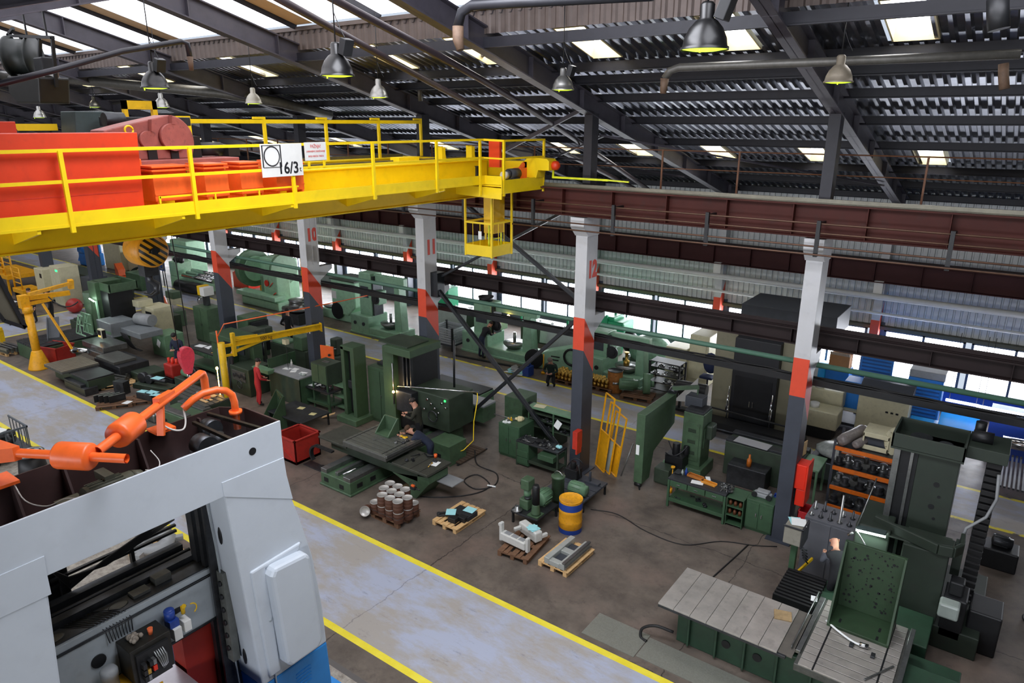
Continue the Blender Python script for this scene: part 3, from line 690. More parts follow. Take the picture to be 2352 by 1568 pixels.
g = B(); c = XP(296, 299, -12.6); g.tube([(c.x, c.y+.07*math.cos(2*PI*i/14), c.z+.07*math.sin(2*PI*i/14)) for i in range(15)], .018, 6); g.build('lifting_eye', YEL, tr)
g = B(); g.box(-12.62, -12.5, XP(318, 380, -12.5).y, XP(330, 400, -12.5).y, 9.1, 9.4); g.build('side_box', ORG2, tr, .02)
# hook block on ropes: yellow drum with black diagonal stripes
XH = -13.9; hc = XP(345, 575, XH)
hb = thing('hook_block', 'big yellow hook block with black diagonal stripes hanging from the crane', 'hook block', hc)
HB = MSTRIPE('hazard_stripes', 'd89a1c', '17150f', 9.2, (0, .62, .78), .45)
HY = M('hook_block_yellow', 'd8931a', .45, 0, .12, 5, 0, .2)
g = B(); g.lathe([(.02, .12), (.3, .12), (.33, .08), (.33, -.42), (.3, -.46), (.02, -.46)], (0, 0, 0), 28, axis=(1, 0, 0)); g.build('sheave_housing', HY, hb)
g = B(); g.lathe([(.29, 0), (.29, .012), (.02, .012)], (.12, 0, 0), 28, axis=(1, 0, 0)); g.build('striped_cover', HB, hb)
g = B(); g.cyl((.12, 0, 0), (.19, 0, 0), .07, n=12); g.box(.13, .17, -.1, .1, -.03, .05); g.build('axle_nut', BLKM, hb)
g = B(); g.box(-.3, -.06, -.14, .14, -.52, -.3); g.tube([(-.18, 0, -.5), (-.18, 0, -.62), (-.18, .12, -.72), (-.18, .1, -.88), (-.18, -.04, -.94), (-.18, -.15, -.86)], [.05, .06, .07, .06, .045, .02], 10); g.build('hook', STEELD, hb)
for dx in (-.4, -.28, -.08, .06):
    B().cyl((dx, .2 if dx < -.2 else -.1, .25), (dx, .2 if dx < -.2 else -.1, 9.2-hc.z), .012, n=6).build('rope', BLKM, hb)
# auxiliary pink hook on two ropes
ph = XP(428, 830, -14.6)
hk = thing('auxiliary_hook', 'pinkish red teardrop hook block hanging low on two black ropes', 'hook block', ph)
PKR = M('faded_pink_red', 'd83a4c', .5, 0, .15, 12, 0, .3)
g = B()
g.prism([(.17*math.cos(math.radians(a)), .16+.19*math.sin(math.radians(a))) for a in range(0, 181, 15)] + [(-.155, .02), (-.06, -.28), (.06, -.28), (.155, .02)], 'x', -.06, .09)
g.build('housing', PKR, hk, .02)
g = B(); g.tube([(0, 0, -.26), (0, 0, -.34), (0, .07, -.4), (0, .09, -.49), (0, .03, -.56), (0, -.06, -.54), (0, -.09, -.46)], [.03, .03, .035, .04, .04, .03, .012], 10); g.build('hook', CHR, hk)
for dy in (-.13, .12): B().cyl((0, dy, .2), (0, dy+(-.15 if dy < 0 else -.1), 9.3-ph.z), .012, n=6).build('rope', BLKM, hk)
# yellow piece of a second hoist hook at the left edge
a = XP(0, 930, -9.5)
hk = thing('yellow_hanger', 'bright yellow hanging strap end at the left edge over the aisle', 'hanger', a)
g = B(); g.prism([(-.3, 0), (-.06, 0), (-.01, .06), (-.03, .62), (-.3, .7)], 'x', -.05, .05); g.build('strap', YEL, hk, .03)
B().cyl((0, -.2, .6), (0, -.2, 1.6), .03).build('link', YEL, hk)
# ================================================================== GREY PORTAL MILLING MACHINE
PG = M('portal_grey', 'c6ced6', .42, 0, .04, 1.2, 0, .04)
PGI = M('portal_inner_grey', 'a2abb0', .45, 0, .08, 2, 0, .1)
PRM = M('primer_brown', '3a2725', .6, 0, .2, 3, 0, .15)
PBL = M('portal_base_blue', '2d8ad6', .42, 0, .06, 3, 0, .05)
pm = thing('portal_milling_machine', 'huge pale grey portal machine with blue feet and open top beam in the left foreground', 'machine')
XF, XB = -8.7, -9.95
def colm(mb, yin0, yin1, outer, z0, z1, x0, x1, mi=0):
    poly = [(yin0, z0)] + [(y, z) for y, z in outer] + [(yin1, z1)]
    mb.prism(poly, 'x', x0, x1, mi)
outR = [(6.46, 0), (6.46, .5), (6.43, 1.3), (6.4, 2.1), (6.3, 3.1), (6.16, 3.75), (6.02, 4.3), (5.95, 4.75), (5.94, 5.1)]
def cut(pts, za, zb):
    out = []
    for (y0, z0), (y1, z1) in zip(pts[:-1], pts[1:]):
        for z in (za, zb):
            if z0 < z < z1: pass
    def yat(z):
        for (y0, z0), (y1, z1) in zip(pts[:-1], pts[1:]):
            if z0 <= z <= z1: return y0+(y1-y0)*(z-z0)/(z1-z0)
        return pts[-1][0]
    return [(yat(za), za)] + [p for p in pts if za < p[1] < zb] + [(yat(zb), zb)]
ZB = 1.3
for side in (1, -1):
    f = (lambda y: y) if side == 1 else (lambda y: 7.46-y)
    inn = lambda z: 5.2-.3*z/4.85
    for nm, za, zb, mt in (('column', ZB, 5.08, PG), ('column_base', 0, ZB, PBL)):
        o = cut(outR, za, zb); poly = [(f(inn(za)), za)] + [(f(y), z) for y, z in o] + [(f(inn(zb)), zb)]
        if side == -1: poly = poly[::-1]
        B().prism(poly, 'x', XF-1.35, XF, 0).build(nm, mt, pm, .03)
    # inner wear strips and drilled rack on the inner face
    s = B()
    for xx, w in ((-9.32, .05), (-9.5, .1), (-9.75, .16)):
        y = f(4.86); s.box(xx-w/2, xx+w/2, min(y, f(5.15)), max(y, f(5.15)), .4, 4.85)
    s.build('guideway', STEELD, pm)
y = 4.955
s = B()
s.prism([(4.9, 4.8), (4.885, 4.8), (5.0, 1.2), (5.02, 1.2)], 'x', -9.2, -9.18); s.build('lubrication_pipe', PGI, pm)
s = B(); s.box(-9.28, -9.12, 4.93, 5.05, 1.7, 3.35); s.build('drilled_rack', M('rack_grey', '6c6f6a', .5, .3, .2, 6), pm)
for j in range(6): B().cyl((-9.2, 4.9, 1.95+.24*j), (-9.2, 4.935, 1.95+.24*j), .045, n=10).build('rack_hole', BLKM, pm)
s = B()
for z, yy in ((4.05, 4.945), (1.75, 5.085)): s.ball((-9.05, yy, z), (.05, .02, .16), 10)
s.build('oval_opening', BLKM, pm)
# beam: open box with end wall chamfer
yl, yr, zt, zb, zf = -1.2, 5.94, 5.67, 4.85, 5.0
g = B()
g.box(XF-.03, XF, yl, yr, zb, zt)                                     # front plate
g.box(XF-.55, XF-.03, yl, yr, zb, zb+.03)
g.build('beam_front', PG, pm, .006)
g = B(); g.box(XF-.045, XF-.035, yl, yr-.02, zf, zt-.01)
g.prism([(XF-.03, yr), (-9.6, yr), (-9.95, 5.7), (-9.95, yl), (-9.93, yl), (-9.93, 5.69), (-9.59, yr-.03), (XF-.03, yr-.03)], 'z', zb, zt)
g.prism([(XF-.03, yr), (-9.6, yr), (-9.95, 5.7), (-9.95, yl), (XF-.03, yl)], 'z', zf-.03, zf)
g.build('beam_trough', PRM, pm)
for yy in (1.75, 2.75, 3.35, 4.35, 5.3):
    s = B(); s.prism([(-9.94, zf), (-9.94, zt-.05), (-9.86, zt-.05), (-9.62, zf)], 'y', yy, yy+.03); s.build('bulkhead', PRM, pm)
s = B(); s.cyl((-9.05, yl, 5.38), (-9.05, 3.05, 5.38), .055, n=12); s.cyl((-9.05, 3.95, 5.38), (-9.05, 5.0, 5.38), .055, n=12)
for a in (3.0, 4.85): s.cyl((-9.05, a, 5.38), (-9.05, a+.18, 5.38), .09, n=14)
s.build('drive_shaft', STEELD, pm)
s = B(); s.cyl((-9.05, 3.25, 5.42), (-9.05, 3.85, 5.42), .17, n=20)
for j in range(20):
    a = 2*PI*j/20; s.bar((-9.05+.175*math.cos(a), 3.3, 5.42+.175*math.sin(a)), (-9.05+.175*math.cos(a), 3.72, 5.42+.175*math.sin(a)), .012, .03)
s.cyl((-9.05, 3.85, 5.42), (-9.05, 3.98, 5.42), .175, .13, n=18); s.box(-9.35, -8.95, 3.0, 3.28, 5.38, 5.42); s.box(-9.3, -9.0, 3.5, 3.62, 5.55, 5.66); s.build('beam_motor', M('motor_olive', '4c4d42', .5, .1, .15, 8), pm)
s = B(); s.cyl((-9.3, 4.95, 5.5), (-9.05, 4.95, 5.5), .16, n=18); s.cyl((-9.75, 5.35, 5.5), (-9.55, 5.35, 5.5), .15, n=18); s.box(-9.6, -9.0, 5.0, 5.6, 5.02, 5.3); s.cyl((-9.4, 5.3, 5.3), (-9.4, 5.3, 5.5), .1, n=16)
s.cyl((-9.4, 5.15, 5.3), (-9.4, 5.15, 5.32), .27, n=20); s.build('chain_gear', STEELD, pm)
ch = M('roller_chain', '35332f', .45, .6, .3, 30)
s = B(); s.bar((-9.75, 5.15, 5.64), (-8.78, 5.18, 5.6), .05, .05); s.bar((-9.85, 5.45, 5.66), (-8.78, 5.68, 5.6), .05, .05); s.build('chain', ch, pm)
g = B(); g.cyl((XF-.01, 5.42, 5.36), (XF+.004, 5.42, 5.36), .06, n=20); g.build('round_hole', BLKM, pm)
# cheek plates: the step where beam meets columns
g = B(); g.prism([(4.89, 4.85), (4.88, 5.08), (5.93, 5.06), (5.95, 4.75), (6.02, 4.3)], 'x', XF-.02, XF+.012); g.prism([(2.57, 4.85), (2.58, 5.12), (1.0, 5.1), (1.0, 4.6), (2.57, 4.6)], 'x', XF-.02, XF+.012); g.build('cheek_plate', PG, pm, .004)
# rounded cover box on the front of the right column
g = B(); g.prism([(5.47, 1.62), (5.37, 3.3), (5.44, 3.42), (6.02, 3.38), (6.1, 3.3), (6.2, 1.62), (6.1, 1.5), (5.55, 1.5)], 'x', XF-.05, XF+.22); g.build('cover_box', PG, pm, .07)
g = B(); g.prism([(5.25, 1.4), (5.14, 3.45), (6.08, 3.5), (6.02, 3.36), (5.4, 3.38), (5.46, 1.4)], 'x', XF-.05, XF+.04); g.build('cover_flange', PG, pm, .03)
g = B(); g.tube([(XF+.02, 5.36, 0.2), (XF+.02, 5.36, 2.4)], .016, 6); g.ball((XF+.03, 5.37, 2.45), .035, 8); g.build('cover_pipe', PGI, pm)
g = B()
for j in range(5): g.bar((XF+.008, 5.75, 1.08-.07*j), (XF+.008, 6.05, 1.08-.07*j), .012, .014)
g.build('louvre', PBL, pm)
g = B(); g.box(XF-.4, XF+.25, 6.3, 6.75, 0, .12); g.box(XF-.1, XF+.02, 6.36, 6.5, .12, .34); g.build('foot_flange', PBL, pm, .01)
# cross rail between the columns
g = B(); g.box(-9.75, -9.4, 2.0, 4.93, 2.46, 3.36); g.build('cross_rail', PGI, pm, .01)
g = B(); g.box(-10.25, -9.75, 2.0, 4.93, 2.6, 3.3); g.box(-9.76, -9.45, 2.0, 4.9, 3.36, 3.38); g.box(-9.95, -9.8, 2.0, 4.9, 3.3, 3.46); g.box(-10.3, -10.15, 2.0, 4.9, 3.3, 3.5); g.build('rail_ways', STEELD, pm)
g = B(); g.cyl((-10.05, 1.8, 3.42), (-10.05, 4.95, 3.42), .035, n=10)
for z in (3.62, 3.72): g.box(-10.42, -10.37, 1.8, 4.95, z, z+.04)
for yy in (2.2, 3.2, 4.2): g.box(-10.44, -10.36, yy, yy+.05, 3.4, 3.76)
g.build('lead_screw', BLKM, pm)
g = B()
for j in range(7):
    g.tube([(-10.3-.02*j, 4.9, 3.9+.02*(j % 3)), (-10.25, 4.4, 3.82+.02*j), (-10.3, 3.8, 3.66+.015*j), (-10.32, 3.3, 3.72-.03*j), (-10.35, 3.1, 3.95), (-10.4, 3.35+.03*j, 4.35), (-10.4, 3.5+.03*j, 4.8)], .017, 6)
g.build('hose', BLK, pm)
g = B(); g.box(-11.3, -10.45, 2.75, 3.35, 3.0, 4.3); g.box(-11.0, -10.45, 2.6, 3.2, 2.6, 3.3); g.cyl((-10.75, 3.05, 3.4), (-10.75, 3.05, 4.75), .24, n=18); g.build('milling_head', BLKM, pm, .02)
g = B(); g.box(-10.95, -10.5, 2.15, 2.6, 3.05, 3.85); g.build('red_side_cover', M('cover_dark_red', '9e2a1d', .5, 0, .1, 4), pm, .06)
g = B(); g.cyl((-9.38, 3.15, 2.85), (-9.396, 3.15, 2.85), .1, n=20); g.ball((-9.398, 4.3, 2.95), (.006, .16, .05), 12); g.build('opening', BLKM, pm)
g = B(); g.ball((-9.6, 3.6, 3.385), (.09, .14, .006), 12); g.ball((-9.6, 2.75, 3.385), (.09, .14, .006), 12); g.box(-9.72, -9.55, 3.8, 4.05, 3.385, 3.43); g.box(-9.75, -9.6, 4.15, 4.4, 3.385, 3.5); g.build('rail_fitting', IRON, pm)
g = B()
for j in range(9): g.tube([(-9.75, 2.9+.05*j, 3.39), (-9.45, 3.2+.05*j, 3.4), (-9.39, 3.3+.045*j, 3.25), (-9.36, 3.32+.04*j, 3.05)], .008, 5)
g.tube([(-9.39, 2.0, 3.22), (-9.39, 4.9, 3.24)], .01, 5); g.tube([(-9.39, 2.0, 3.25), (-9.39, 4.9, 3.27)], .01, 5); g.tube([(-9.38, 2.0, 2.44), (-9.38, 4.95, 2.47)], .02, 6)
g.build('copper_line', STEELD, pm)
# hydraulic unit and pump bolted on the cross rail
g = B(); g.box(-9.4, -9.0, 3.4, 3.98, 2.42, 3.0); g.build('hydraulic_box', M('oily_dark_steel', '2b2a26', .4, .4, .3, 9), pm, .01)
g = B(); g.box(-9.02, -8.96, 3.46, 3.92, 2.42, 2.92); g.build('hydraulic_opening', BLKM, pm)
for j in range(9):
    B().box(-8.96, -8.88, 3.5+.045*(j % 4), 3.53+.045*(j % 4)+.02, 2.5+.1*(j//3), 2.58+.1*(j//3)).build('valve', [REDB, STEEL, BRASS][j % 3] if j % 2 else BLKM, pm)
g = B()
for j in range(5): g.tube([(-8.98, 3.7+.03*j, 2.86), (-8.9, 3.72+.03*j, 2.75), (-8.9, 3.76+.02*j, 2.6), (-8.96, 3.8, 2.5)], .012, 6)
g.build('hydraulic_hose', STEEL, pm)
g = B(); g.box(-9.4, -8.95, 2.98, 3.4, 2.44, 2.47); g.box(-8.97, -8.95, 2.98, 3.75, 2.05, 2.3); g.build('yellow_drip_tray', M('tray_yellow', 'd09a1a', .5, 0, .1, 6, 0, .2), pm, .004)
g = B(); g.box(-9.4, -8.96, 2.95, 3.42, 2.3, 2.46); g.box(-9.4, -8.97, 2.93, 2.98, 1.95, 2.46); g.build('drip_bracket', STEELD, pm, .006)
g = B(); g.lathe([(.1, 0), (.105, .02), (.105, .2), (.115, .2), (.115, .3), (.09, .34), (.02, .345)], (-9.2, 3.18, 2.47), 20); g.build('hydraulic_motor', GREY, pm)
g = B(); g.cyl((-9.25, 4.12, 2.98), (-9.25, 4.12, 3.14), .075, n=16); g.ball((-9.25, 4.12, 3.14), (.075, .075, .03), 12); g.box(-9.32, -9.15, 4.06, 4.2, 2.88, 3.0); g.build('blue_pump_motor', BLUED, pm)
g = B(); g.box(-9.32, -9.1, 4.08, 4.2, 2.68, 2.88); g.box(-9.3, -9.12, 4.25, 4.36, 2.72, 2.9); g.build('pump_reservoir', WHT, pm, .006)
g = B(); g.cyl((-9.2, 4.3, 3.0), (-9.2, 4.3, 3.12), .03, n=10); g.cyl((-9.17, 4.3, 3.14), (-9.15, 4.3, 3.14), .035, n=12); g.tube(arc((-9.2, 4.42, 3.0), .09, 90, -60, 8), .01, 6); g.build('pump_gauge', YELD, pm)
tag(B().lathe([(.028, 0), (.038, .1)], (-9.15, 3.78, 3.0), 14).build('paper_cup', M('cup_orange', 'e06a3a', .6, 0, .05)), 'small orange paper cup standing on the oily hydraulic box of the portal machine', 'cup')
g = B()
for j in range(14): g.ball((-9.2+R_.uniform(-.1, .1), 3.58+R_.uniform(-.06, .08), 3.03+R_.uniform(0, .04)), R_.uniform(.03, .05), 6)
tag(g.build('crumpled_rag', M('rag_grey', '8f867a', .9, 0, .2, 20)), 'crumpled grey cleaning rag on the oily hydraulic box of the portal machine', 'rag')
# machine table with polished way covers, blue bed
g = B(); g.box(-12.5, -7.3, 2.7, 4.35, 1.62, 1.7); g.build('way_cover', M('polished_cover', 'b9b6bd', .3, .7, .12, 2), pm, .004)
g = B(); g.box(-12.4, -7.3, 2.8, 4.4, 1.1, 1.6); g.build('machine_table', BLKM, pm)
g = B(); g.box(-13, -7.2, 2.6, 5.1, 0, .75); g.prism([(4.4, .75), (5.1, .75), (5.1, .86), (4.7, .92), (4.4, .85)], 'x', -13, -7.2); g.build('bed', M('bed_dark_blue', '234a86', .4, 0, .2, 2, 0, .25), pm, .01)
g = B(); g.box(-9.95, -9.6, 4.4, 4.9, .85, 2.3); g.build('red_bracket', M('cover_dark_red', '9e2a1d'), pm)
# orange counterweight arms standing on the beam
def orange_arm(name, lab, parts):
    t = thing(name, lab, 'cable arm')
    for nm, fn in parts:
        b = B(); fn(b); b.build(nm, ORG2, t)
    return t
def pipe_open(b, pts, r):
    b.tube(pts, r, 14, cap=False); b.tube(pts[::-1], r*.8, 14, cap=False)
Pa, Pb = Vector((-10.4, 5.72, 6.13)), Vector((-8.78, 3.38, 6.13)); u = (Pb-Pa).normalized()
ta = orange_arm('counterweight_boom', 'tall orange pipe arm with a cylinder weight, reaching left over the portal beam', [
    ('pipe', lambda b: pipe_open(b, [Pb, Pa - u*.0, Pa-u*.06+Vector((0, 0, -.03)), Pa-u*.1+Vector((0, 0, -.12)), Pa-u*.1+Vector((0, 0, -.46))], .062)),
    ('weight', lambda b: b.lathe([(.04, 0), (.165, 0), (.175, .015), (.175, .37), (.16, .42), (.06, .43)], Pb-u*.86, 26, axis=u)),
    ('bracket', lambda b: (b.bar(Pb-u*1.55, Pb-u*1.45+Vector((0, 0, -.45)), .1, .05), b.bar(Pb-u*1.9+Vector((0, 0, .02)), Pb-u*1.45+Vector((0, 0, .06)), .1, .12), b.box(-9.97, -9.7, 4.55, 4.85, 5.66, 5.7)))])
P1 = Vector((-9.95, 2.6, 6.1)); P2 = Vector((-8.36, 3.53, 6.1)); u2 = (P2-P1).normalized()
tb = orange_arm('counterweight_boom', 'lower orange pipe arm with a cylinder weight, its open end pointing right', [
    ('pipe', lambda b: pipe_open(b, [P2, P1], .058)),
    ('weight', lambda b: b.lathe([(.04, 0), (.165, 0), (.17, .02), (.17, .4), (.15, .43), (.05, .43)], P2-u2*.88, 26, axis=u2)),
    ('post', lambda b: (b.cyl((-9.95, 2.58, 5.67), (-9.95, 2.58, 6.2), .07), b.prism([(-10.0, 2.4), (-9.8, 2.4), (-9.55, 2.75), (-9.55, 2.83), (-10.0, 2.75)], 'z', 6.02, 6.2), b.box(-10.1, -9.7, 2.4, 2.8, 5.66, 5.7)))])
tc_ = orange_arm('pipe_hoop', 'bent orange pipe hoop rising from the back corner of the portal beam', [
    ('pipe', lambda b: b.tube([(-9.52, 5.72, 5.4), (-9.52, 5.72, 5.85), (-9.53, 5.7, 5.97), (-9.55, 5.62, 6.06), (-9.6, 5.5, 6.1), (-9.65, 5.3, 6.09), (-9.68, 5.15, 6.03), (-9.7, 5.0, 5.93)], .055, 14)),
    ('flange', lambda b: b.cyl((-9.52, 5.72, 5.66), (-9.52, 5.72, 5.71), .1, n=18))])
WIRE = M('white_cable', 'c9c6c0', .6, 0, .05)
tagtube('loose_cable', [(-9.72, 4.6, 6.0), (-9.7, 4.66, 5.8), (-9.65, 4.78, 5.68), (-9.6, 4.9, 5.66), (-9.65, 4.98, 5.75), (-9.7, 5.0, 5.92)], .014, WIRE, 'pair of white cables looping below the tall orange arm', 'cable', 6)
tagtube('loose_cable', [(-9.3, 4.25, 5.66), (-9.2, 4.3, 5.5), (-9.1, 4.2, 5.45), (-9.1, 4.05, 5.5)], .008, WIRE, 'thin white wire hanging by the motor in the portal beam', 'cable', 6)
tagtube('loose_cable', [(-9.8, 2.75, 5.68), (-9.5, 2.75, 5.5), (-9.3, 2.9, 5.42), (-9.15, 3.05, 5.5), (-9.05, 3.15, 5.5)], .008, WIRE, 'thin white wire lying in the left part of the portal beam', 'cable', 6)
# ================================================================== OBJECT HELPERS
def P(t, name, mat, boxes=(), bevel=.008, fn=None):
    b = B()
    for q in boxes: b.box(*q)
    if fn: fn(b)
    return b.build(name, mat, t, bevel)
def solo(name, label, cat, mat, boxes=(), fn=None, bevel=.006, group=None, loc=None, rz=0):
    b = B()
    for q in boxes: b.box(*q)
    if fn: fn(b)
    o = b.build(name, mat, None, bevel, loc, (0, 0, rz)); return tag(o, label, cat, group)
# ---- people: one continuous skinned body, hair as a child
SKIN = M('skin', 'c9937a', .55, 0, .06, 10)
def person(label, loc, rz, cloth, legs=None, hair='2a211c', lean=0., crouch=0., handL=None, handR=None, bald=False, sleeves=None, headdown=.1, h=1.76):
    """local frame: front is -Y. lean: torso pitch (rad), crouch: hip drop (m); hands: local points"""
    s = h/1.76
    hip = .93-crouch; torso = .52
    def tor(d, side=0, fwd=0): return Vector((side, -math.sin(lean)*d - fwd*math.cos(lean), hip + math.cos(lean)*d - fwd*math.sin(lean)))
    J = {}; Rr = {}
    def j(n, p, r): J[n] = Vector(p); Rr[n] = r
    j('pelvis', (0, 0, hip), .145); j('belly', tor(.2), .14); j('chest', tor(.4), .16); j('neck', tor(.56), .06)
    hd = tor(.56) + Vector((0, -math.sin(lean*.8+headdown)*.1, math.cos(lean*.8+headdown)*.1)); j('head0', hd, .085)
    hd2 = hd + Vector((0, -math.sin(lean*.7+headdown)*.11, math.cos(lean*.7+headdown)*.11)); j('head1', hd2, .098)
    hd3 = hd2 + Vector((0, -math.sin(lean*.7+headdown)*.06, math.cos(lean*.7+headdown)*.06)); j('head2', hd3, .075)
    kz = hip*.53
    for sd, sg in (('L', 1), ('R', -1)):
        kf = -.03-crouch*.55
        j('hip'+sd, (sg*.09, 0, hip-.05), .105); j('knee'+sd, (sg*.12, kf, kz), .068); j('ankle'+sd, (sg*.12, .03, .09), .05); j('toe'+sd, (sg*.135, -.14, .045), .042)
        sh = tor(.47, sg*.19); j('sh'+sd, sh, .075)
        hand = Vector((handL if sg == 1 else handR) or (sh + Vector((sg*.06, -.06, -.58))))
        d = hand-sh; L = min(d.length, .56); hand = sh + d.normalized()*L if d.length > .56 else hand
        mid = (sh+hand)/2; bend = math.sqrt(max(0, .29**2-(hand-sh).length**2/4)); perp = Vector((sg*.6, .6, -.5)).normalized()
        j('elb'+sd, mid+perp*bend, .052); j('wri'+sd, hand, .036)
        hdv = (hand-(mid+perp*bend)).normalized(); j('palm'+sd, hand+hdv*.08, .04)
    edges = [('pelvis', 'belly'), ('belly', 'chest'), ('chest', 'neck'), ('neck', 'head0'), ('head0', 'head1'), ('head1', 'head2')]
    for sd in 'LR': edges += [('pelvis', 'hip'+sd), ('hip'+sd, 'knee'+sd), ('knee'+sd, 'ankle'+sd), ('ankle'+sd, 'toe'+sd), ('chest', 'sh'+sd), ('sh'+sd, 'elb'+sd), ('elb'+sd, 'wri'+sd), ('wri'+sd, 'palm'+sd)]
    names = list(J); ix = {n: i for i, n in enumerate(names)}
    me = bpy.data.meshes.new('sk'); me.from_pydata([J[n]*s for n in names], [(ix[a], ix[b]) for a, b in edges], [])
    o = bpy.data.objects.new('sk', me); COL.objects.link(o)
    md = o.modifiers.new('Skin', 'SKIN')
    for n in names:
        sv = me.skin_vertices[0].data[ix[n]]; r = Rr[n]*s
        sv.radius = (r, r*(.72 if n in ('belly', 'chest', 'pelvis') else 1)) if n in ('belly', 'chest', 'pelvis') else (r, r)
    me.skin_vertices[0].data[0].use_root = True
    sb = o.modifiers.new('Sub', 'SUBSURF'); sb.levels = 1; sb.render_levels = 1
    dg = bpy.context.evaluated_depsgraph_get(); m2 = bpy.data.meshes.new_from_object(o.evaluated_get(dg))
    bpy.data.objects.remove(o)
    lab_of = lambda a, b: 'skin' if {a, b} & {'head0', 'head1', 'head2', 'palmL', 'palmR'} else ('shoe' if 'toe' in a+b else ('leg' if ('hip' in a+b or 'knee' in a+b) else ('arm' if ('elb' in a+b or 'wri' in a+b) else 'top')))
    segs = [(J[a]*s, J[b]*s, lab_of(a, b)) for a, b in edges]
    order = ['skin', 'top', 'leg', 'shoe', 'arm']
    m2.materials.clear()
    for mt in (SKIN, cloth, legs or cloth, BLK, sleeves or cloth): m2.materials.append(mt)
    for p in m2.polygons:
        c = Vector(p.center); best = min(segs, key=lambda q: ((c - (q[0] + (q[1]-q[0])*max(0, min(1, (c-q[0]).dot(q[1]-q[0])/max(1e-9, (q[1]-q[0]).length_squared))))).length))
        p.material_index = order.index(best[2]); p.use_smooth = True
    # fingers, nose, ears joined to the body mesh
    ex = B()
    for sd, sg in (('L', 1), ('R', -1)):
        pm_ = J['palm'+sd]*s; d = (J['palm'+sd]-J['wri'+sd]).normalized(); sdv = d.cross(Vector((0, 0, 1)));
        sdv = sdv.normalized() if sdv.length > .1 else Vector((1, 0, 0)); nv = d.cross(sdv)
        for q, L in zip((-.03, -.01, .01, .03), (.06, .075, .07, .055)):
            a = pm_ + sdv*q + d*.015; ex.tube([a, a+d*L*.55+nv*.006, a+d*L*.9-nv*.02], [.01, .009, .007], 5)
        a = pm_ - d*.04 + sdv*.03; ex.tube([a, a+sdv*.03+d*.03, a+sdv*.035+d*.06], [.012, .01, .008], 5)
    hc = hd2*s; up = (hd3-hd2).normalized(); fw = Vector((0, -1, 0)); fw = (fw-up*fw.dot(up)).normalized()
    ex.cbox(hc+fw*.098*s-up*.01, (.022, .03, .035)); ex.cbox(hc+fw*.09*s-up*.06, (.04, .012, .01))
    for sg in (-1, 1):
        ex.cbox(hc+Vector((sg*.095*s, 0, 0)), (.016, .03, .05)); ex.cbox(hc+fw*.09*s+Vector((sg*.035, 0, 0))+up*.02, (.02, .012, .01))
    import bmesh
    exm = ex.mesh('ex', SKIN); bm = bmesh.new(); bm.from_mesh(m2); bm.from_mesh(exm); bm.to_mesh(m2); bm.free(); bpy.data.meshes.remove(exm)
    b = bpy.data.objects.new('person', m2); COL.objects.link(b); b.location = loc; b.rotation_euler = (0, 0, rz); tag(b, label, 'person')
    if not bald:
        hb = B(); hb.ball((0, 0, 0), (.104*s, .108*s, .085*s), 12)
        ho = hb.build('hair', M('hair_'+hair, hair, .7, 0, .2, 30), b); ho.location = hc+up*.045*s-fw*.02*s; ho.rotation_euler = (lean*.7+headdown, 0, 0)
    return b
NAVY = M('navy_workwear', '20283c', .85, 0, .15, 12); BLKC = M('black_workwear', '1b1c20', .85, 0, .15, 12); REDC = M('red_overalls', 'b3262b', .8, 0, .1, 12)
OLIV = M('dark_olive_jacket', '34342a', .85, 0, .15, 12); GRYC = M('grey_sleeves', '5b5f68', .85, 0, .1, 12); GRNC = M('dark_green_jacket', '22352f', .85, 0, .15, 12)
# ---- repeatable items
def pallet(label, x, y, rz, mat, L=1.2, W=.8, group=None, nslat=5):
    """euro pallet, long side along local y"""
    t = thing('pallet', label, 'pallet', (x, y, 0), rz, group)
    for i in range(nslat):
        q = -W/2 + (W-.1)*i/(nslat-1) if nslat > 1 else 0
        P(t, 'deck_board', mat, [(q, q+(.14 if i in (0, 2, 4) else .1), -L/2, L/2, .122, .144)], .002)
    for yy in (-L/2, -.07, L/2-.14): P(t, 'cross_board', mat, [(-W/2, W/2, yy, yy+.14, .1, .122)], .002)
    for xx in (-W/2, -.05, W/2-.1):
        P(t, 'runner', mat, [(xx, xx+.1, -L/2, L/2, 0, .02)] + [(xx, xx+.1, yy, yy+.14, .02, .1) for yy in (-L/2, -.07, L/2-.14)], .002)
    return t
def papers(label, mat, pts, z, group=None):
    """pts: list of (x, y, rz, w, l)"""
    for i, (x, y, r, w, l) in enumerate(pts):
        solo('paper_sheet', label if isinstance(label, str) else label[i], 'paper', mat, [(-w/2, w/2, -l/2, l/2, 0, .004)], bevel=0, loc=(x, y, z), rz=r, group=group)
def cabinet(label, x0, x1, y0, y1, h, mat, group=None, nd_=2, name='tool_cabinet'):
    t = thing(name, label, 'cabinet', ((x0+x1)/2, (y0+y1)/2, 0), 0, group); w, d = (x1-x0)/2, (y1-y0)/2
    P(t, 'body', mat, [(-w, w, -d, d, .06, h), (-w+.02, w-.02, -d+.03, d, 0, .06)], .008)
    for i in range(nd_):
        a = -w+2*w*i/nd_; o = P(t, 'door', mat, [(a+.015, a+2*w/nd_-.015, -d-.018, -d, .1, h-.06)], .006)
        hx = a+2*w/nd_-.07 if i == 0 and nd_ > 1 else a+.07
        P(o, 'handle', CHR, [(hx-.012, hx+.012, -d-.045, -d-.018, h*.5, h*.5+.1)], .004)
    return t
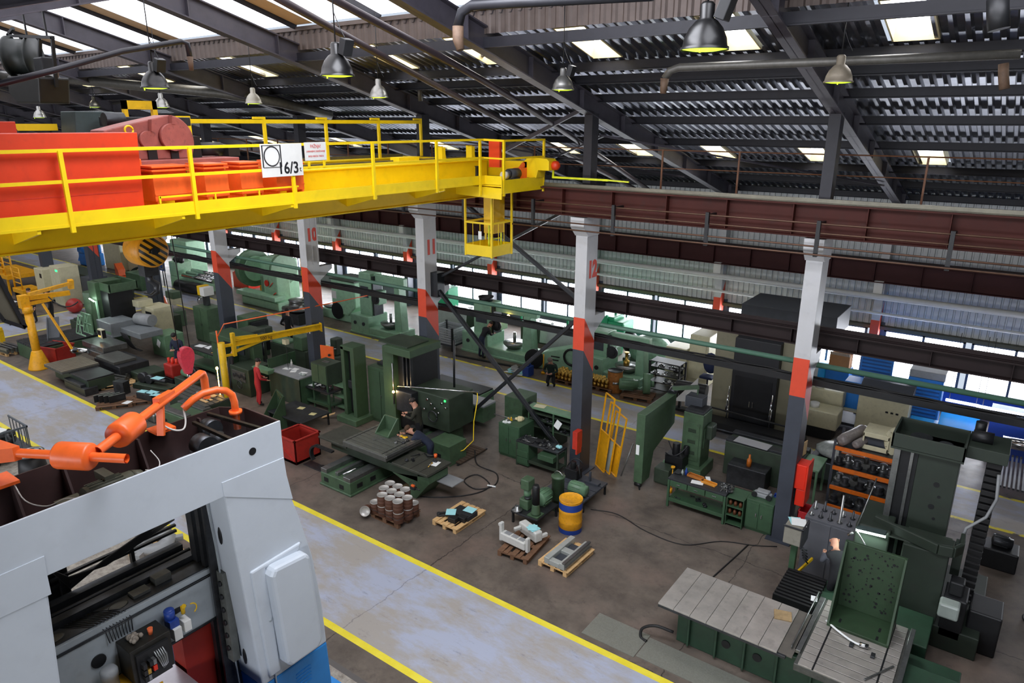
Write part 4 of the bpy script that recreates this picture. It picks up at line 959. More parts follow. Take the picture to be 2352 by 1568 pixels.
def bench(label, x0, x1, y0, y1, h, mat, top=None, drawers=3, shelf=True, name='workbench'):
    t = thing(name, label, 'workbench', ((x0+x1)/2, (y0+y1)/2, 0)); w, d = (x1-x0)/2, (y1-y0)/2
    P(t, 'worktop', top or STEELD, [(-w, w, -d, d, h-.05, h)], .006)
    for sx in (-1, 1):
        for sy in (-1, 1): P(t, 'leg', mat, [(sx*w-.03-sx*.03, sx*w+.03-sx*.03, sy*d-.03-sy*.03, sy*d+.03-sy*.03, 0, h-.05)], .004)
    for i in range(drawers):
        a = -w+.06+(2*w-.12)*i/drawers; o = P(t, 'drawer', mat, [(a+.01, a+(2*w-.12)/drawers-.01, -d, d-.05, h-.22, h-.05)], .006)
        c = a+(w-.06)/drawers; P(o, 'handle', CHR, [(c-.05, c+.05, -d-.025, -d, h-.14, h-.12)], .004)
    if shelf: P(t, 'shelf', mat, [(-w+.03, w-.03, -d+.03, d-.03, .22, .25), (-w, w, -d+.01, -d+.03, .18, .28)], .004)
    return t
def tools(label, cx, cy, z, w, d, n, group, seed=1, mats=(STEEL, STEELD, IRON)):
    """loose hand tools and small parts lying on a surface: each its own object"""
    r = random.Random(seed)
    for i in range(n):
        k = r.random(); m = mats[i % len(mats)]; x, y, a = cx+r.uniform(-w/2, w/2), cy+r.uniform(-d/2, d/2), r.uniform(0, PI); b = B()
        if k < .4:
            L = r.uniform(.12, .3); b.cyl((-L/2, 0, .016), (L/2, 0, .016), .012, n=8); b.cyl((L/2-.03, 0, 0), (L/2-.03, 0, .035), .026, n=10)
        elif k < .7: b.box(-.06, .06, -.035, .035, 0, r.uniform(.03, .07)); b.cyl((0, 0, .03), (0, 0, .1), .02, n=10)
        else: b.lathe([(.03, 0), (.055, 0), (.055, .03), (.03, .05), (.03, .02)], (0, 0, 0), 14)
        nm, lb = (('hand_tool', 'long hand tool') if k < .4 else (('steel_fitting', 'small block fitting') if k < .7 else ('steel_ring', 'small steel ring')))
        tag(b.build(nm, m, None, 0, (x, y, z), (0, 0, a)), 'small steel part lying ' + label, 'tool', group)
def motor(t, c, r, L, axis, mat, name='motor'):
    b = B(); d = Vector(axis); c = Vector(c)
    b.lathe([(r*.3, -.02), (r*.95, 0), (r, .03), (r, L*.8), (r*.85, L*.82), (r*.85, L), (r*.3, L+.01)], c, 18, axis=axis)
    u = Vector((0, 0, 1)) if abs(d.z) < .9 else Vector((1, 0, 0)); a = d.cross(u).normalized(); e = d.cross(a)
    for i in range(12):
        t_ = 2*PI*i/12; v = a*math.cos(t_)+e*math.sin(t_); b.bar(c+d*L*.1+v*r, c+d*L*.75+v*r, r*.06, r*.16, up=v)
    return b.build(name, mat, t)
def tslot(t, name, x0, x1, y0, y1, z0, z1, n, axis, mat=IRON):
    P(t, name, mat, [(x0, x1, y0, y1, z0, z1-.03)], .012)
    if axis == 'x':
        w = (y1-y0)/n
        P(t, 'tee_slots', mat, [(x0, x1, y0+w*i+(.014 if i else 0), y0+w*(i+1)-(.014 if i < n-1 else 0), z1-.03, z1) for i in range(n)], .003)
    else:
        w = (x1-x0)/n
        P(t, 'tee_slots', mat, [(x0+w*i+(.014 if i else 0), x0+w*(i+1)-(.014 if i < n-1 else 0), y0, y1, z1-.03, z1) for i in range(n)], .003)
def drum(label, x, y, r, h, mat, bands, lid=None, group=None, z=0, name='drum'):
    t = thing(name, label, 'drum', (x, y, z), 0, group)
    P(t, 'shell', mat, fn=lambda b: b.lathe([(r*.96, 0), (r, .015), (r, h*.3), (r*1.03, h*.33), (r, h*.36), (r, h*.62), (r*1.03, h*.65), (r, h*.68), (r, h-.02), (r*1.02, h)], (0, 0, 0), 26, cap=False), bevel=0)
    for z0, z1, m in bands: P(t, 'painted_band', m, fn=lambda b: b.lathe([(r*1.006, h*z0), (r*1.006, h*z1)], (0, 0, 0), 26, cap=False), bevel=0)
    P(t, 'lid', lid or mat, fn=lambda b: b.lathe([(r*1.0, h-.02), (r*1.02, h-.008), (r*1.02, h+.004), (r*.97, h+.004), (r*.95, h-.006), (.01, h-.006)], (0, 0, 0), 26), bevel=0)
    return t
# ================================================================== NEAR BAY, RIGHT: BORING MILL WITH LONG TABLE
CHK = M('chequer_plate', '8f9086', .5, .5, .12, 30, .2, .15)
solo('floor_plate', 'pale chequered floor plate with a square hatch, left of the other by the aisle', 'floor plate', CHK, [(-6.0, -4.82, 10.66, 11.42, 0, .012), (-5.72, -5.5, 11.05, 11.25, .012, .016)], bevel=0)
solo('floor_plate', 'longer chequered floor plate along the green machine bed', 'floor plate', CHK, [(-4.8, -2.6, 10.72, 11.36, 0, .012)], bevel=0)
solo('floor_plate', 'chequered floor plate at the lower right end of the machine bed', 'floor plate', CHK, [(-2.58, .6, 10.72, 11.36, 0, .012)], bevel=0)
t = thing('boring_mill', 'dark green floor boring mill with long steel table, tee slots and tall column, lower right', 'machine', (-1.5, 12.5, 0))
ox, oy = -1.5, 12.5
def L(x0, x1, y0, y1, z0, z1): return (x0-ox, x1-ox, y0-oy, y1-oy, z0, z1)
BED = M('mill_bed_green', '2b4534', .45, 0, .2, 2.5, 0, .25)
P(t, 'bed', BED, [L(-4.35, 2.2, 11.62, 12.5, .0, .72), L(-4.4, 2.2, 11.55, 12.6, .72, .8)], .015)
for x in (-4.1, -3.55, -3.0, -2.4, -1.8): P(t, 'bed_rib', BED, [L(x, x+.04, 11.52, 11.62, .05, .7)])
for x in (-3.35, -2.75): P(t, 'bed_opening', BLKM, fn=lambda b: b.cyl((x-ox, 11.6-oy, .4), (x-ox, 11.625-oy, .4), .085, n=18), bevel=0)
TBL = M('ground_steel_table', 'b2ada6', .34, .45, .16, 3, 0, .15)
P(t, 'long_table', STEELD, [L(-4.66, -2.2, 11.3, 12.74, .86, .92)], .006)
for i in range(7):
    a = -4.66+.33*i; P(t, 'table_plate', TBL, [L(a+.004, a+.326, 11.3, 12.74, .92, .955)], .002)
P(t, 'end_plate', M('dull_steel_plate', '6f6a63', .5, .4, .15, 4), [L(-2.35, -2.1, 11.35, 12.76, .90, .93)], .002)
P(t, 'slot_table', IRON, [L(-2.05, -.45, 11.3, 13.5, .72, .87)], .012)
P(t, 'tee_slots', TBL, [L(-1.98+.0, -.55, 11.3+.2*i, 11.3+.2*i+.18, .87, .9) for i in range(11)], .003)
P(t, 'cross_slot', BLKM, [L(-1.75, -1.72, 11.3, 13.5, .88, .902), L(-.78, -.75, 11.3, 13.5, .88, .902)], 0)
P(t, 'chip_guard', STEEL, [L(-2.12, -2.02, 11.6, 13.45, .86, .93), L(-2.18, -2.16, 11.55, 13.5, .84, 1.0), L(-.5, -.42, 11.3, 13.45, .87, .95)], .004)
P(t, 'saddle', BED, [L(-2.3, -.2, 13.5, 14.6, .0, .6), L(-3.2, .4, 12.6, 13.4, 0, .45)], .02)
P(t, 'bellows', BLK, [L(-3.0+.0, -2.2, 13.3+.12*i, 13.36+.12*i, .3, .7) for i in range(10)], .004)
DX = -.62
def LC(x0, x1, y0, y1, z0, z1): return L(x0+DX, x1+DX, y0, y1, z0, z1)
# column with open crown, guideways, cable chain
CG = M('mill_column_green', '29332a', .55, 0, .15, 1.6, 0, .2)
P(t, 'column', CG, [LC(-.42, .3, 15.42, 16.3, .4, 3.72)], .012)
P(t, 'crown', CG, [LC(-.93, .36, 15.3, 15.34, 3.7, 4.0), LC(-.93, .36, 16.3, 16.34, 3.7, 4.0), LC(-.93, -.89, 15.3, 16.34, 3.7, 4.0), LC(.32, .36, 15.3, 16.34, 3.7, 4.0), LC(-.93, .36, 15.3, 16.34, 3.66, 3.72)], .006)
P(t, 'pulley', STEELD, fn=lambda b: (b.cyl((-.45-ox+DX, 15.8-oy, 3.72), (-.45-ox+DX, 15.8-oy, 3.86), .2, n=20), b.cyl((0-ox+DX, 15.6-oy, 3.72), (0-ox+DX, 15.6-oy, 3.9), .12, n=18)), bevel=0)
P(t, 'guideway', STEEL, [LC(-.86, -.74, 15.36, 15.5, .9, 3.66), LC(-.56, -.5, 15.38, 15.5, .9, 3.66)], .004)
P(t, 'guide_cover', BLKM, [LC(-.74, -.42, 15.42, 16.2, .4, 3.66)], .004)
for z, x in ((3.05, -.02), (2.55, -.04), (2.8, .06), (2.3, .04)): P(t, 'column_hole', BLKM, fn=lambda b: b.cyl((x-ox+DX, 15.41-oy, z), (x-ox+DX, 15.425-oy, z), .055 if x < .03 else .03, n=14), bevel=0)
P(t, 'motor_gallery', CG, [LC(.36, 1.05, 15.6, 16.5, 3.7, 3.95)], .01)
P(t, 'drive_motors', BLKM, fn=lambda b: (b.cyl((.4-ox+DX, 16.0-oy, 4.05), (.75-ox+DX, 16.0-oy, 4.05), .12, n=14), b.cyl((.5-ox+DX, 16.3-oy, 3.95), (.5-ox+DX, 16.3-oy, 4.25), .1, n=14)), bevel=0)
for k in range(22):
    P(t, 'chain_link', BLK, [LC(.72, .98, 15.7, 15.95, 3.55-.15*k, 3.66-.15*k)], .01)
P(t, 'cable_conduit', GREY, fn=lambda b: b.tube([(.95-ox+DX, 15.6-oy, 3.5), (1.0-ox+DX, 15.55-oy, 3.0), (.9-ox+DX, 15.5-oy, 2.6), (.62-ox+DX, 15.4-oy, 2.3), (.58-ox+DX, 15.35-oy, 2.0)], .03, 8), bevel=0)
P(t, 'chain_trunk', CG, [LC(.5, .66, 15.2, 15.45, 1.3, 2.0)], .01)
# curved chip tray round the column and lower body
def tray(b):
    pts = [(-.95, 15.0), (.25, 14.55), (.5, 14.6), (.62, 14.85), (.6, 15.3)]
    for (xa, ya), (xb, yb) in zip(pts[:-1], pts[1:]): b.bar((xa-ox+DX, ya-oy, 2.12), (xb-ox+DX, yb-oy, 2.12), .08, .22)
P(t, 'chip_tray', CG, [LC(-.9, .5, 14.7, 15.3, 1.98, 2.02)], .02, tray)
P(t, 'lower_body', CG, [LC(-.35, .45, 14.6, 15.4, .3, 2.0), LC(-1.0, 1.2, 14.5, 17.0, 0, .5)], .02)
P(t, 'headstock', CG, [LC(-1.25, -.6, 14.7, 15.9, 1.5, 2.1)], .03)
P(t, 'side_drives', BLKM, [LC(.5, .9, 14.5, 15.1, .3, 1.2), LC(.55, .8, 14.6, 14.9, 1.2, 1.5), LC(.95, 1.5, 14.8, 15.5, 0, .9)], .03)
P(t, 'swarf_bucket', GLOW, [LC(.45, .8, 14.2, 14.5, .9, 1.2)], .04)
# angle plate on the tee-slot table
a = thing('angle_plate', 'tall green angle plate drilled full of holes, standing on the tee-slot table', 'angle plate', (-1.29, 13.0, .9))
APG = M('angle_plate_green', '2b412a', .5, 0, .15, 4, 0, .2)
P(a, 'base', APG, [(-.53, .53, -.35, .45, 0, .06)], .008)
P(a, 'upright', APG, [(-.53, .53, .36, .42, .06, 1.48)], .008)
P(a, 'side_web', APG, fn=lambda b: (b.prism([(-.35, .06), (.36, .06), (.36, 1.48), (.32, 1.48)], 'x', -.53, -.49), b.prism([(-.35, .06), (.36, .06), (.36, 1.48), (.32, 1.48)], 'x', .49, .53)), bevel=.004)
r = random.Random(3); hb = B()
for i in range(85):
    x, z = r.uniform(-.42, .42), r.uniform(.2, 1.4); rr = r.choice([.012, .012, .014, .018, .026]); hb.cyl((x, .352, z), (x, .361, z), rr, n=8)
o = hb.build('drilled_hole', BLKM, a); o['kind'] = 'stuff'
P(a, 'base_slot', BLKM, [(-.36, -.32, -.2, -.08, .058, .064), (.3, .34, -.05, .07, .058, .064), (.3, .34, -.32, -.2, .058, .064)], 0)
solo('clamp_bar', 'grey tee-slot clamping bar lying loose at the right of the slot table', 'bar', STEEL, fn=lambda b: b.bar((-.95, 11.55, .92), (-.6, 12.2, .92), .03, .03))
tagtube('coolant_hose', [(-1.85, 12.75, .93), (-1.6, 12.55, .95), (-1.3, 12.4, .95), (-1.05, 12.42, .93)], .02, PAPER, 'white flexible coolant hose lying before the green angle plate', 'hose', 8)
solo('steel_sleeve', 'shiny steel sleeve on the end of the white hose', 'sleeve', CHR, fn=lambda b: b.cyl((-1.2, 12.4, .95), (-1.05, 12.42, .95), .045, n=14), bevel=0)
for i, (x, y) in enumerate(((-1.35, 12.28), (-.98, 12.2))): solo('clamp_block', ['left', 'right'][i] and ('small dark clamp block on the slot table, ' + ('behind' if i else 'below') + ' the steel sleeve'), 'block', STEELD, [(x, x+.07, y, y+.12, .9, .95)])
solo('cardboard_piece', 'stained brown cardboard piece lying on the long steel table', 'cardboard', M('stained_cardboard', '9c8460', .8, 0, .25, 9), [(-.16, .16, -.14, .14, 0, .03)], loc=(-2.55, 12.35, .955), rz=.3)
papers('white paper sheet tucked beside the slot table under the man', PAPER, [(-2.2, 13.25, .2, .12, .18)], .96)
# control pendant, lamp, cabinet, man behind the plate
t = thing('control_pendant', 'cream grey control box with papers on a green stand by column 13', 'control box', (-2.95, 14.5, 0))
P(t, 'box', M('control_box_grey', '8f8c80', .5, .1, .1, 5, 0, .2), [(-.2, .16, -.28, .2, 1.38, 1.8)], .02)
P(t, 'box_edge', STEELD, [(.16, .2, -.3, .22, 1.36, 1.82), (-.22, .2, -.3, -.28, 1.78, 1.83)], .01)
P(t, 'stand', GRNB, [(-.06, .06, -.08, .08, 0, 1.38)], .01)
P(t, 'side_levers', STEELD, fn=lambda b: [b.cyl((.16, -.1+.07*i, 1.3-.1*i), (.28, -.08+.07*i, 1.25-.12*i), .018, n=8) for i in range(5)], bevel=0)
P(t, 'yellow_guard', YELD, fn=lambda b: (b.bar((.05, -.25, .05), (.05, -.25, .62), .04, .05), b.bar((.05, -.25, .55), (.3, .5, .75), .04, .06)), bevel=0)
papers(['white sheet on top of the cream control box', 'cyan sheet under the white one on the cream control box'], PAPER, [(-2.93, 14.5, .3, .3, .32)], 1.812)
papers('cyan sheet under the white one on the cream control box', PAPERC, [(-3.0, 14.53, .5, .26, .3)], 1.804)
t = cabinet('grey two-door tool cabinet topped with spindle tools, behind the man', -3.0, -1.85, 15.4, 16.2, 1.5, M('cabinet_grey', '62646a', .5, .1, .1, 3), name='tool_cabinet')
for i in range(12):
    x, y = -2.9+.2*(i % 6), 15.55+.35*(i//6); hh = .1+.05*((i*5) % 4)+(.45 if i == 3 else 0)
    solo('spindle_tool', 'dark spindle tool standing in the rows on the grey tool cabinet', 'tool', STEELD if i % 3 else STEEL, fn=lambda b: b.lathe([(.05, 0), (.06, .03), (.03, .05), (.022, hh)], (0, 0, 0), 12), bevel=0, loc=(x, y, 1.5), group='spindle tools on the grey cabinet')
t = thing('work_light', 'bright white fluorescent tube lamp on a jointed arm over the angle plate', 'lamp', (-1.6, 14.75, 0))
pa, pb = YP(1966, 1216, 14.6), YP(2034, 1232, 14.6); o3 = Vector((-1.6, 14.75, 0))
P(t, 'tube', ME('fluorescent_tube', 'e8fff8', 16), fn=lambda b: b.cyl(pa-o3, pb-o3, .028, n=12), bevel=0)
P(t, 'housing', DKG, fn=lambda b: b.bar(pa-o3+Vector((0, .05, .05)), pb-o3+Vector((0, .05, .05)), .14, .05), bevel=.006)
pc, pd = YP(2014, 1098, 15.2), YP(1955, 1222, 14.7)
P(t, 'arm', STEEL, fn=lambda b: (b.cyl(pc-o3, pa-o3, .014, n=8), b.cyl(pa-o3, YP(1990, 1255, 14.2)-o3, .012, n=8), b.cyl(pd-o3+Vector((-.05, 0, -.08)), pd-o3+Vector((.04, 0, .02)), .03, n=10)), bevel=0)
P(t, 'stand', GRND, [(-.25, -.1, .3, .45, 0, pc.z-.9)], .01)
pt = bpy.data.lights.new('tube_light', 'AREA'); pt.energy = 14; pt.shape = 'RECTANGLE'; pt.size = .5; pt.size_y = .06; pt.color = (.85, 1, .95)
po = bpy.data.objects.new('tube_light', pt); COL.objects.link(po); po.location = (pa+pb)/2+Vector((0, -.04, -.04)); po.rotation_euler = (math.radians(-25), 0, 0)
person('bald man in a dark vest with grey sleeves working behind the green angle plate', (-2.0, 14.35, .0), math.radians(215), BLKC, BLKC, bald=True, sleeves=GRYC, lean=.45, handL=(.1, -.55, 1.15), handR=(-.15, -.5, 1.1), headdown=.35, h=1.72)
solo('timber_mat', 'dark slatted timber floor mat beside the control box stand', 'mat', BLKM, [(-2.9+.22*i, -2.74+.22*i, 13.0, 14.8, .0, .06) for i in range(4)])
# things on column 13
t = thing('switch_box', 'bright red switch box fixed to the foot of the charcoal column', 'switch box', (-3.45, 16.8, 1.2))
P(t, 'box', M('switch_red', 'e2301a', .4, 0, .06, 4), [(-.13, .12, -.22, .2, .3, .95), (-.08, .14, -.2, .18, -.15, .3)], .02)
P(t, 'edge', REDB, [(.12, .16, -.26, .24, -.1, 1.0)], .006)
P(t, 'bracket', COLD, [(-.2, -.12, -.1, .1, 0, .8)], .004)
solo('crate', 'low red plastic crate of tools on the bench by the red switch box', 'crate', M('crate_red', 'a31d22', .5, 0, .1, 5), [(-3.4, -2.7, 16.5, 17.0, .75, .78), (-3.4, -3.37, 16.5, 17.0, .78, .98), (-2.73, -2.7, 16.5, 17.0, .78, .98), (-3.4, -2.7, 16.5, 16.53, .78, .98), (-3.4, -2.7, 16.97, 17.0, .78, .98)])
bench('small dark bench under the red crate beside the charcoal column', -3.5, -2.6, 16.45, 17.05, .75, GRND, drawers=0)
tools('in the red crate', -3.05, 16.75, .79, .5, .3, 6, 'tools in the red crate', 5)
# shelf rack with orange beams
t = thing('shelf_rack', 'steel shelf rack with orange beams, stacked with machine parts, right of column 13', 'rack', (-2.3, 18.6, 0))
for z in (.45, 1.0, 1.55, 2.1):
    P(t, 'orange_beam', M('rack_orange', 'd86a14', .5, 0, .1, 5, 0, .15), [(-.75, .85, -.5, -.45, z, z+.1), (-.75, .85, .45, .5, z, z+.1)], .004)
    P(t, 'shelf_panel', STEELD, [(-.75, .85, -.45, .45, z+.06, z+.08)], .003)
for x in (-.8, .85):
    for y in (-.48, .45): P(t, 'upright', GREYD, [(x, x+.06, y, y+.05, 0, 2.35)], .003)
r = random.Random(11)
for k in range(22):
    z = (.53, 1.08, 1.63)[k % 3]; x = -2.95+.2*(k//3)+r.uniform(-.03, .03); q = k % 4
    solo(('flange', 'gear_blank', 'coil', 'machine_part')[q], 'dark metal part piled on a lower shelf of the orange rack', 'machine part', (STEELD, IRON, BLKM, STEEL)[(k*3) % 4],
         fn=(lambda b: b.lathe([(.06, 0), (.13, 0), (.13, .06), (.08, .08), (.08, .2), (.05, .2)], (0, 0, 0), 16)) if q != 3 else (lambda b: (b.box(-.12, .12, -.15, .15, 0, .14), b.cyl((0, 0, .14), (0, 0, .24), .06, n=12))), bevel=.004, loc=(x, 18.35+.2*(k % 2), z), rz=r.uniform(0, 3), group='parts on the orange rack')
o = solo('steel_ring', 'big dark steel ring lying on the floor before the orange rack', 'ring', STEELD, fn=lambda b: b.lathe([(.42, 0), (.58, 0), (.58, .22), (.42, .22), (.42, 0)], (0, 0, 0), 30, cap=False), bevel=0, loc=(-2.35, 17.65, 0))
solo('plastic_roll', 'long grey plastic-wrapped roll lying on top of the orange rack', 'roll', M('wrapped_plastic', '7d7672', .35, 0, .25, 18, .4), fn=lambda b: b.lathe([(.05, 0), (.13, .03), (.15, .2), (.14, .6), (.15, 1.0), (.1, 1.12), (.04, 1.15)], (0, 0, 0), 16, axis=(.35, 1, .05)), bevel=0, loc=(-2.95, 18.1, 2.36))
solo('plastic_roll', 'second shorter grey wrapped roll behind the long one on the orange rack', 'roll', M('wrapped_plastic', '7d7672'), fn=lambda b: b.lathe([(.05, 0), (.1, .03), (.11, .4), (.1, .8), (.04, .85)], (0, 0, 0), 14, axis=(.35, 1, .05)), bevel=0, loc=(-2.62, 18.15, 2.32))
t = thing('machine_cover', 'cream sheet metal cover with an open window on top of the orange rack', 'cover', (-2.2, 18.7, 2.2))
P(t, 'shell', CREAM, [(-.3, .3, -.35, .35, .42, .46), (-.3, .3, -.35, -.32, 0, .12), (-.3, .3, -.35, -.32, .34, .44), (-.3, -.26, -.35, .35, 0, .44), (.26, .3, -.35, .35, 0, .44)], .01)
P(t, 'inside', GREYD, [(-.26, .26, -.2, .3, 0, .4)], 0)
solo('ring_gear', 'cream half ring machine housing with bolt holes standing on the orange rack', 'machine part', CREAM, fn=lambda b: [b.bar((.32*math.cos(math.radians(a)), 0, .32+.32*math.sin(math.radians(a))), (.32*math.cos(math.radians(a+22)), 0, .32+.32*math.sin(math.radians(a+22))), .22, .14, up=(0, 1, 0)) for a in range(60, 330, 20)], loc=(-1.62, 18.55, 2.2), rz=.3)
# ================================================================== COLUMN 13 LEFT: benches and machines
bench('green workbench with three drawers and low shelf, left of the charcoal column 13', -6.75, -5.14, 16.4, 17.05, .86, GRNB)
t = thing('shelf_unit', 'small green open shelf unit of parts between bench and cabinet', 'shelf unit', (-4.9, 16.75, 0))
P(t, 'frame', GRNB, [(-.22, -.2, -.32, .3, 0, .82), (.2, .22, -.32, .3, 0, .82), (-.22, .22, .28, .3, 0, .82)] + [(-.2, .2, -.32, .3, z, z+.02) for z in (.06, .3, .55, .8)], .003)
for k in range(6): solo('oil_can', 'small brown can on the open green shelf unit', 'can', M('can_brown', '6b3f26', .5, .3, .2, 8), fn=lambda b: b.lathe([(.045, 0), (.045, .1), (.02, .12), (.02, .14)], (0, 0, 0), 12), bevel=0, loc=(-5.05+.13*(k % 3), 16.55, (.57, .32)[k//3]), group='cans on the open shelf')
cabinet('green two-door cabinet right of the open shelf unit, by the charcoal column', -4.65, -3.97, 16.55, 17.1, .88, GRNB)
t = thing('valve_block', 'grey cast valve block with two dark bores on top of the green cabinet', 'machine part', (-4.35, 16.85, .88))
P(t, 'body', GREY, [(-.22, .22, -.1, .1, 0, .12), (-.16, .16, -.08, .12, .12, .18)], .03)
for x in (-.18, .18): P(t, 'bore', BLKM, fn=lambda b: b.cyl((x, -.14, .07), (x, -.09, .07), .07, n=14), bevel=0)
for i, x in enumerate((-4.42, -4.12)): solo('parts_bin', ('left' if not i else 'right') + ' of two small blue parts bins behind the grey valve block', 'bin', BLUED, [(x, x+.2, 17.0, 17.1, .88, .9), (x, x+.2, 17.08, 17.1, .9, .97), (x, x+.02, 17.0, 17.1, .9, .95), (x+.18, x+.2, 17.0, 17.1, .9, .95)])
OT = M('tray_orange', 'b06c2a', .5, .1, .15, 8, 0, .2)
solo('wooden_tray', 'flat brown tray of gauges on the green workbench, left one', 'tray', OT, [(-.22, .22, -.09, .09, 0, .02), (-.22, .22, -.09, -.075, .02, .06), (-.22, .22, .075, .09, .02, .06), (-.22, -.2, -.09, .09, .02, .06), (.2, .22, -.09, .09, .02, .06)], loc=(-6.15, 16.85, .86), rz=-.12)
solo('wooden_tray', 'flat orange tray on the green workbench, right of the brown tray', 'tray', M('tray_bright_orange', 'd08a2c', .5, 0, .1, 8), [(-.2, .2, -.08, .08, 0, .02), (-.2, .2, -.08, -.065, .02, .06), (-.2, .2, .065, .08, .02, .06)], loc=(-5.72, 16.72, .86), rz=-.12)
papers(['crumpled white sheet on the green workbench before the trays', 'white triangular sheet behind the orange tray'], PAPER, [(-6.0, 16.6, .2, .32, .2), (-5.85, 16.98, .5, .12, .22)], .865)
solo('bottle', 'dark blue bottle standing on the left of the green workbench', 'bottle', BLUED, fn=lambda b: b.lathe([(.04, 0), (.04, .12), (.015, .16), (.015, .2)], (0, 0, 0), 12), bevel=0, loc=(-6.42, 16.85, .86))
solo('bottle', 'clear bottle with a red cap on the left of the green workbench', 'bottle', GLOW, fn=lambda b: b.lathe([(.035, 0), (.035, .1), (.015, .13), (.015, .16)], (0, 0, 0), 12), bevel=0, loc=(-6.5, 16.78, .86))
solo('torch', 'black cylindrical hand torch lying at the left end of the green workbench', 'torch', BLKM, fn=lambda b: b.cyl((-6.7, 16.72, .885), (-6.5, 16.76, .885), .022, n=10), bevel=0)
tools('right end of the green workbench', -5.25, 16.8, .86, .3, .4, 16, 'fittings on the right end of the workbench', 9)
tools('on the long shelf of the green workbench', -5.9, 16.7, .25, 1.2, .4, 7, 'dark parts on the workbench shelf', 10, (STEELD, BLKM))
# tall thin green cabinet machine, control pendant arm
t = thing('tall_cabinet', 'tall narrow green machine cabinet standing on castors left of the green workbench', 'cabinet', (-7.87, 17.95, 0))
P(t, 'body', GRN, fn=lambda b: b.prism([(-1.05, .12), (-.55, .12), (-.35, .9), (.9, 1.25), (1.05, 1.3), (1.05, 2.25), (-1.05, 2.25)], 'x', -.13, .13), bevel=.012)
P(t, 'castor_foot', BLKM, fn=lambda b: (b.cyl((-.1, -1.0, .06), (.1, -1.0, .06), .06, n=12), b.bar((0, -.95, .03), (.15, -1.2, .02), .04, .03)), bevel=0)
P(t, 'label_sheet', PAPER, [(-.1, .0, -1.056, -1.05, 1.0, 1.3)], 0)
P(t, 'top_motor', STEELD, fn=lambda b: b.cyl((0, .95, 2.25), (0, 1.2, 2.35), .12, n=14), bevel=0)
P(t, 'pendant_arm', GRN, fn=lambda b: (b.bar((0, 1.0, 2.4), (.75, 1.2, 2.55), .1, .12), b.bar((.72, 1.2, 2.3), (.72, 1.2, 2.55), .04, .04)), bevel=.006)
P(t, 'pendant_box', GREYD, [(.45, .98, .95, 1.35, 1.95, 2.3)], .015)
P(t, 'pendant_face', GREY, [(.43, .45, .98, 1.32, 1.98, 2.27)], .004)
solo('coolant_tank', 'small green coolant tank on the floor beside the tall narrow cabinet', 'tank', GRND, [(-7.6, -7.15, 17.4, 17.85, .05, .5), (-7.58, -7.2, 17.43, 17.8, 0, .05)], bevel=.02)
solo('pump_group', 'tangle of dark pumps and hoses behind the small green coolant tank', 'pump', BLKM, fn=lambda b: (b.box(-7.55, -7.0, 18.0, 18.6, .3, .7), b.cyl((-7.3, 18.2, .7), (-7.3, 18.2, 1.05), .11, n=12), b.cyl((-7.05, 18.35, .7), (-7.05, 18.35, .95), .09, n=12), b.tube(sag((-7.5, 17.9, .8), (-7.0, 18.3, 1.0), .2), .025, 6), b.tube(sag((-7.6, 18.3, 1.0), (-7.0, 18.0, .7), .15), .02, 6)))
solo('marker_post', 'thin yellow marker stick with a weighted foot before the coolant tank', 'stick', YELR, fn=lambda b: (b.cyl((-6.95, 17.15, .12), (-6.95, 17.2, .78), .012, n=6), b.cyl((-6.95, 17.15, 0), (-6.95, 17.15, .14), .045, n=10), b.cyl((-6.95, 17.2, .76), (-6.95, 17.2, .8), .06, n=12)), bevel=0)
t = thing('milling_machine', 'green milling machine with louvred column left of the dark booth', 'machine', (-6.95, 18.8, 0))
P(t, 'column', GRN, [(-.3, .3, -.35, .35, .35, 1.98)], .015); P(t, 'top_recess', STEELD, [(-.28, .28, -.33, .33, 1.98, 2.04)], .006); P(t, 'top_opening', BLKM, [(-.1, .22, -.1, .25, 2.04, 2.045)], 0)
P(t, 'base', GRN, [(-.42, .42, -.55, .5, 0, .35)], .03)
P(t, 'door_panel', GRN, [(-.22, .22, -.37, -.35, .5, 1.7)], .02)
P(t, 'louvre', GRND, [(-.12, .12, -.385, -.37, z+.03*i, z+.015+.03*i) for z in (.7, 1.05, 1.4) for i in range(4)], 0)
P(t, 'side_panel', GRN, [(.3, .32, -.2, .25, .9, 1.5)], .02)
P(t, 'gearbox', GRND, [(.3, .5, -.1, .3, 1.15, 1.6)], .05)
motor(t, (-.75, -.5, .22), .14, .45, (1, 0, 0), GRNM, 'coolant_motor')
t = thing('long_bed', 'long dark green machine bed behind the workbench, a bright sheet lying on it', 'machine bed', (-5.2, 19.6, 0))
P(t, 'bed', GRND, [(-1.0, 1.2, -.4, .5, 0, 1.05)], .02); P(t, 'ways', STEELD, [(-1.0, 1.2, -.38, -.1, 1.05, 1.12), (-1.0, 1.2, .2, .45, 1.05, 1.12)], .006)
P(t, 'front_step', STEELD, [(-.7, .4, -.95, -.4, 0, .62)], .02)
solo('steel_sheet', 'bright blank sheet lying on the dark green machine bed', 'sheet', M('bright_sheet', 'b9babd', .4, .3, .05, 2), [(-.5, .5, -.22, .22, 0, .006)], loc=(-5.45, 19.35, 1.125), rz=-.06, bevel=0)
solo('timber_box', 'open light wooden box at the right end of the dark green machine bed', 'box', WOOD, [(-.2, .2, -.15, -.13, 0, .42), (.18, .2, -.15, .25, 0, .42), (-.2, -.18, -.15, .25, 0, .42), (-.2, .2, -.15, .25, 0, .02)], loc=(-4.25, 19.35, 1.12), rz=-.15)
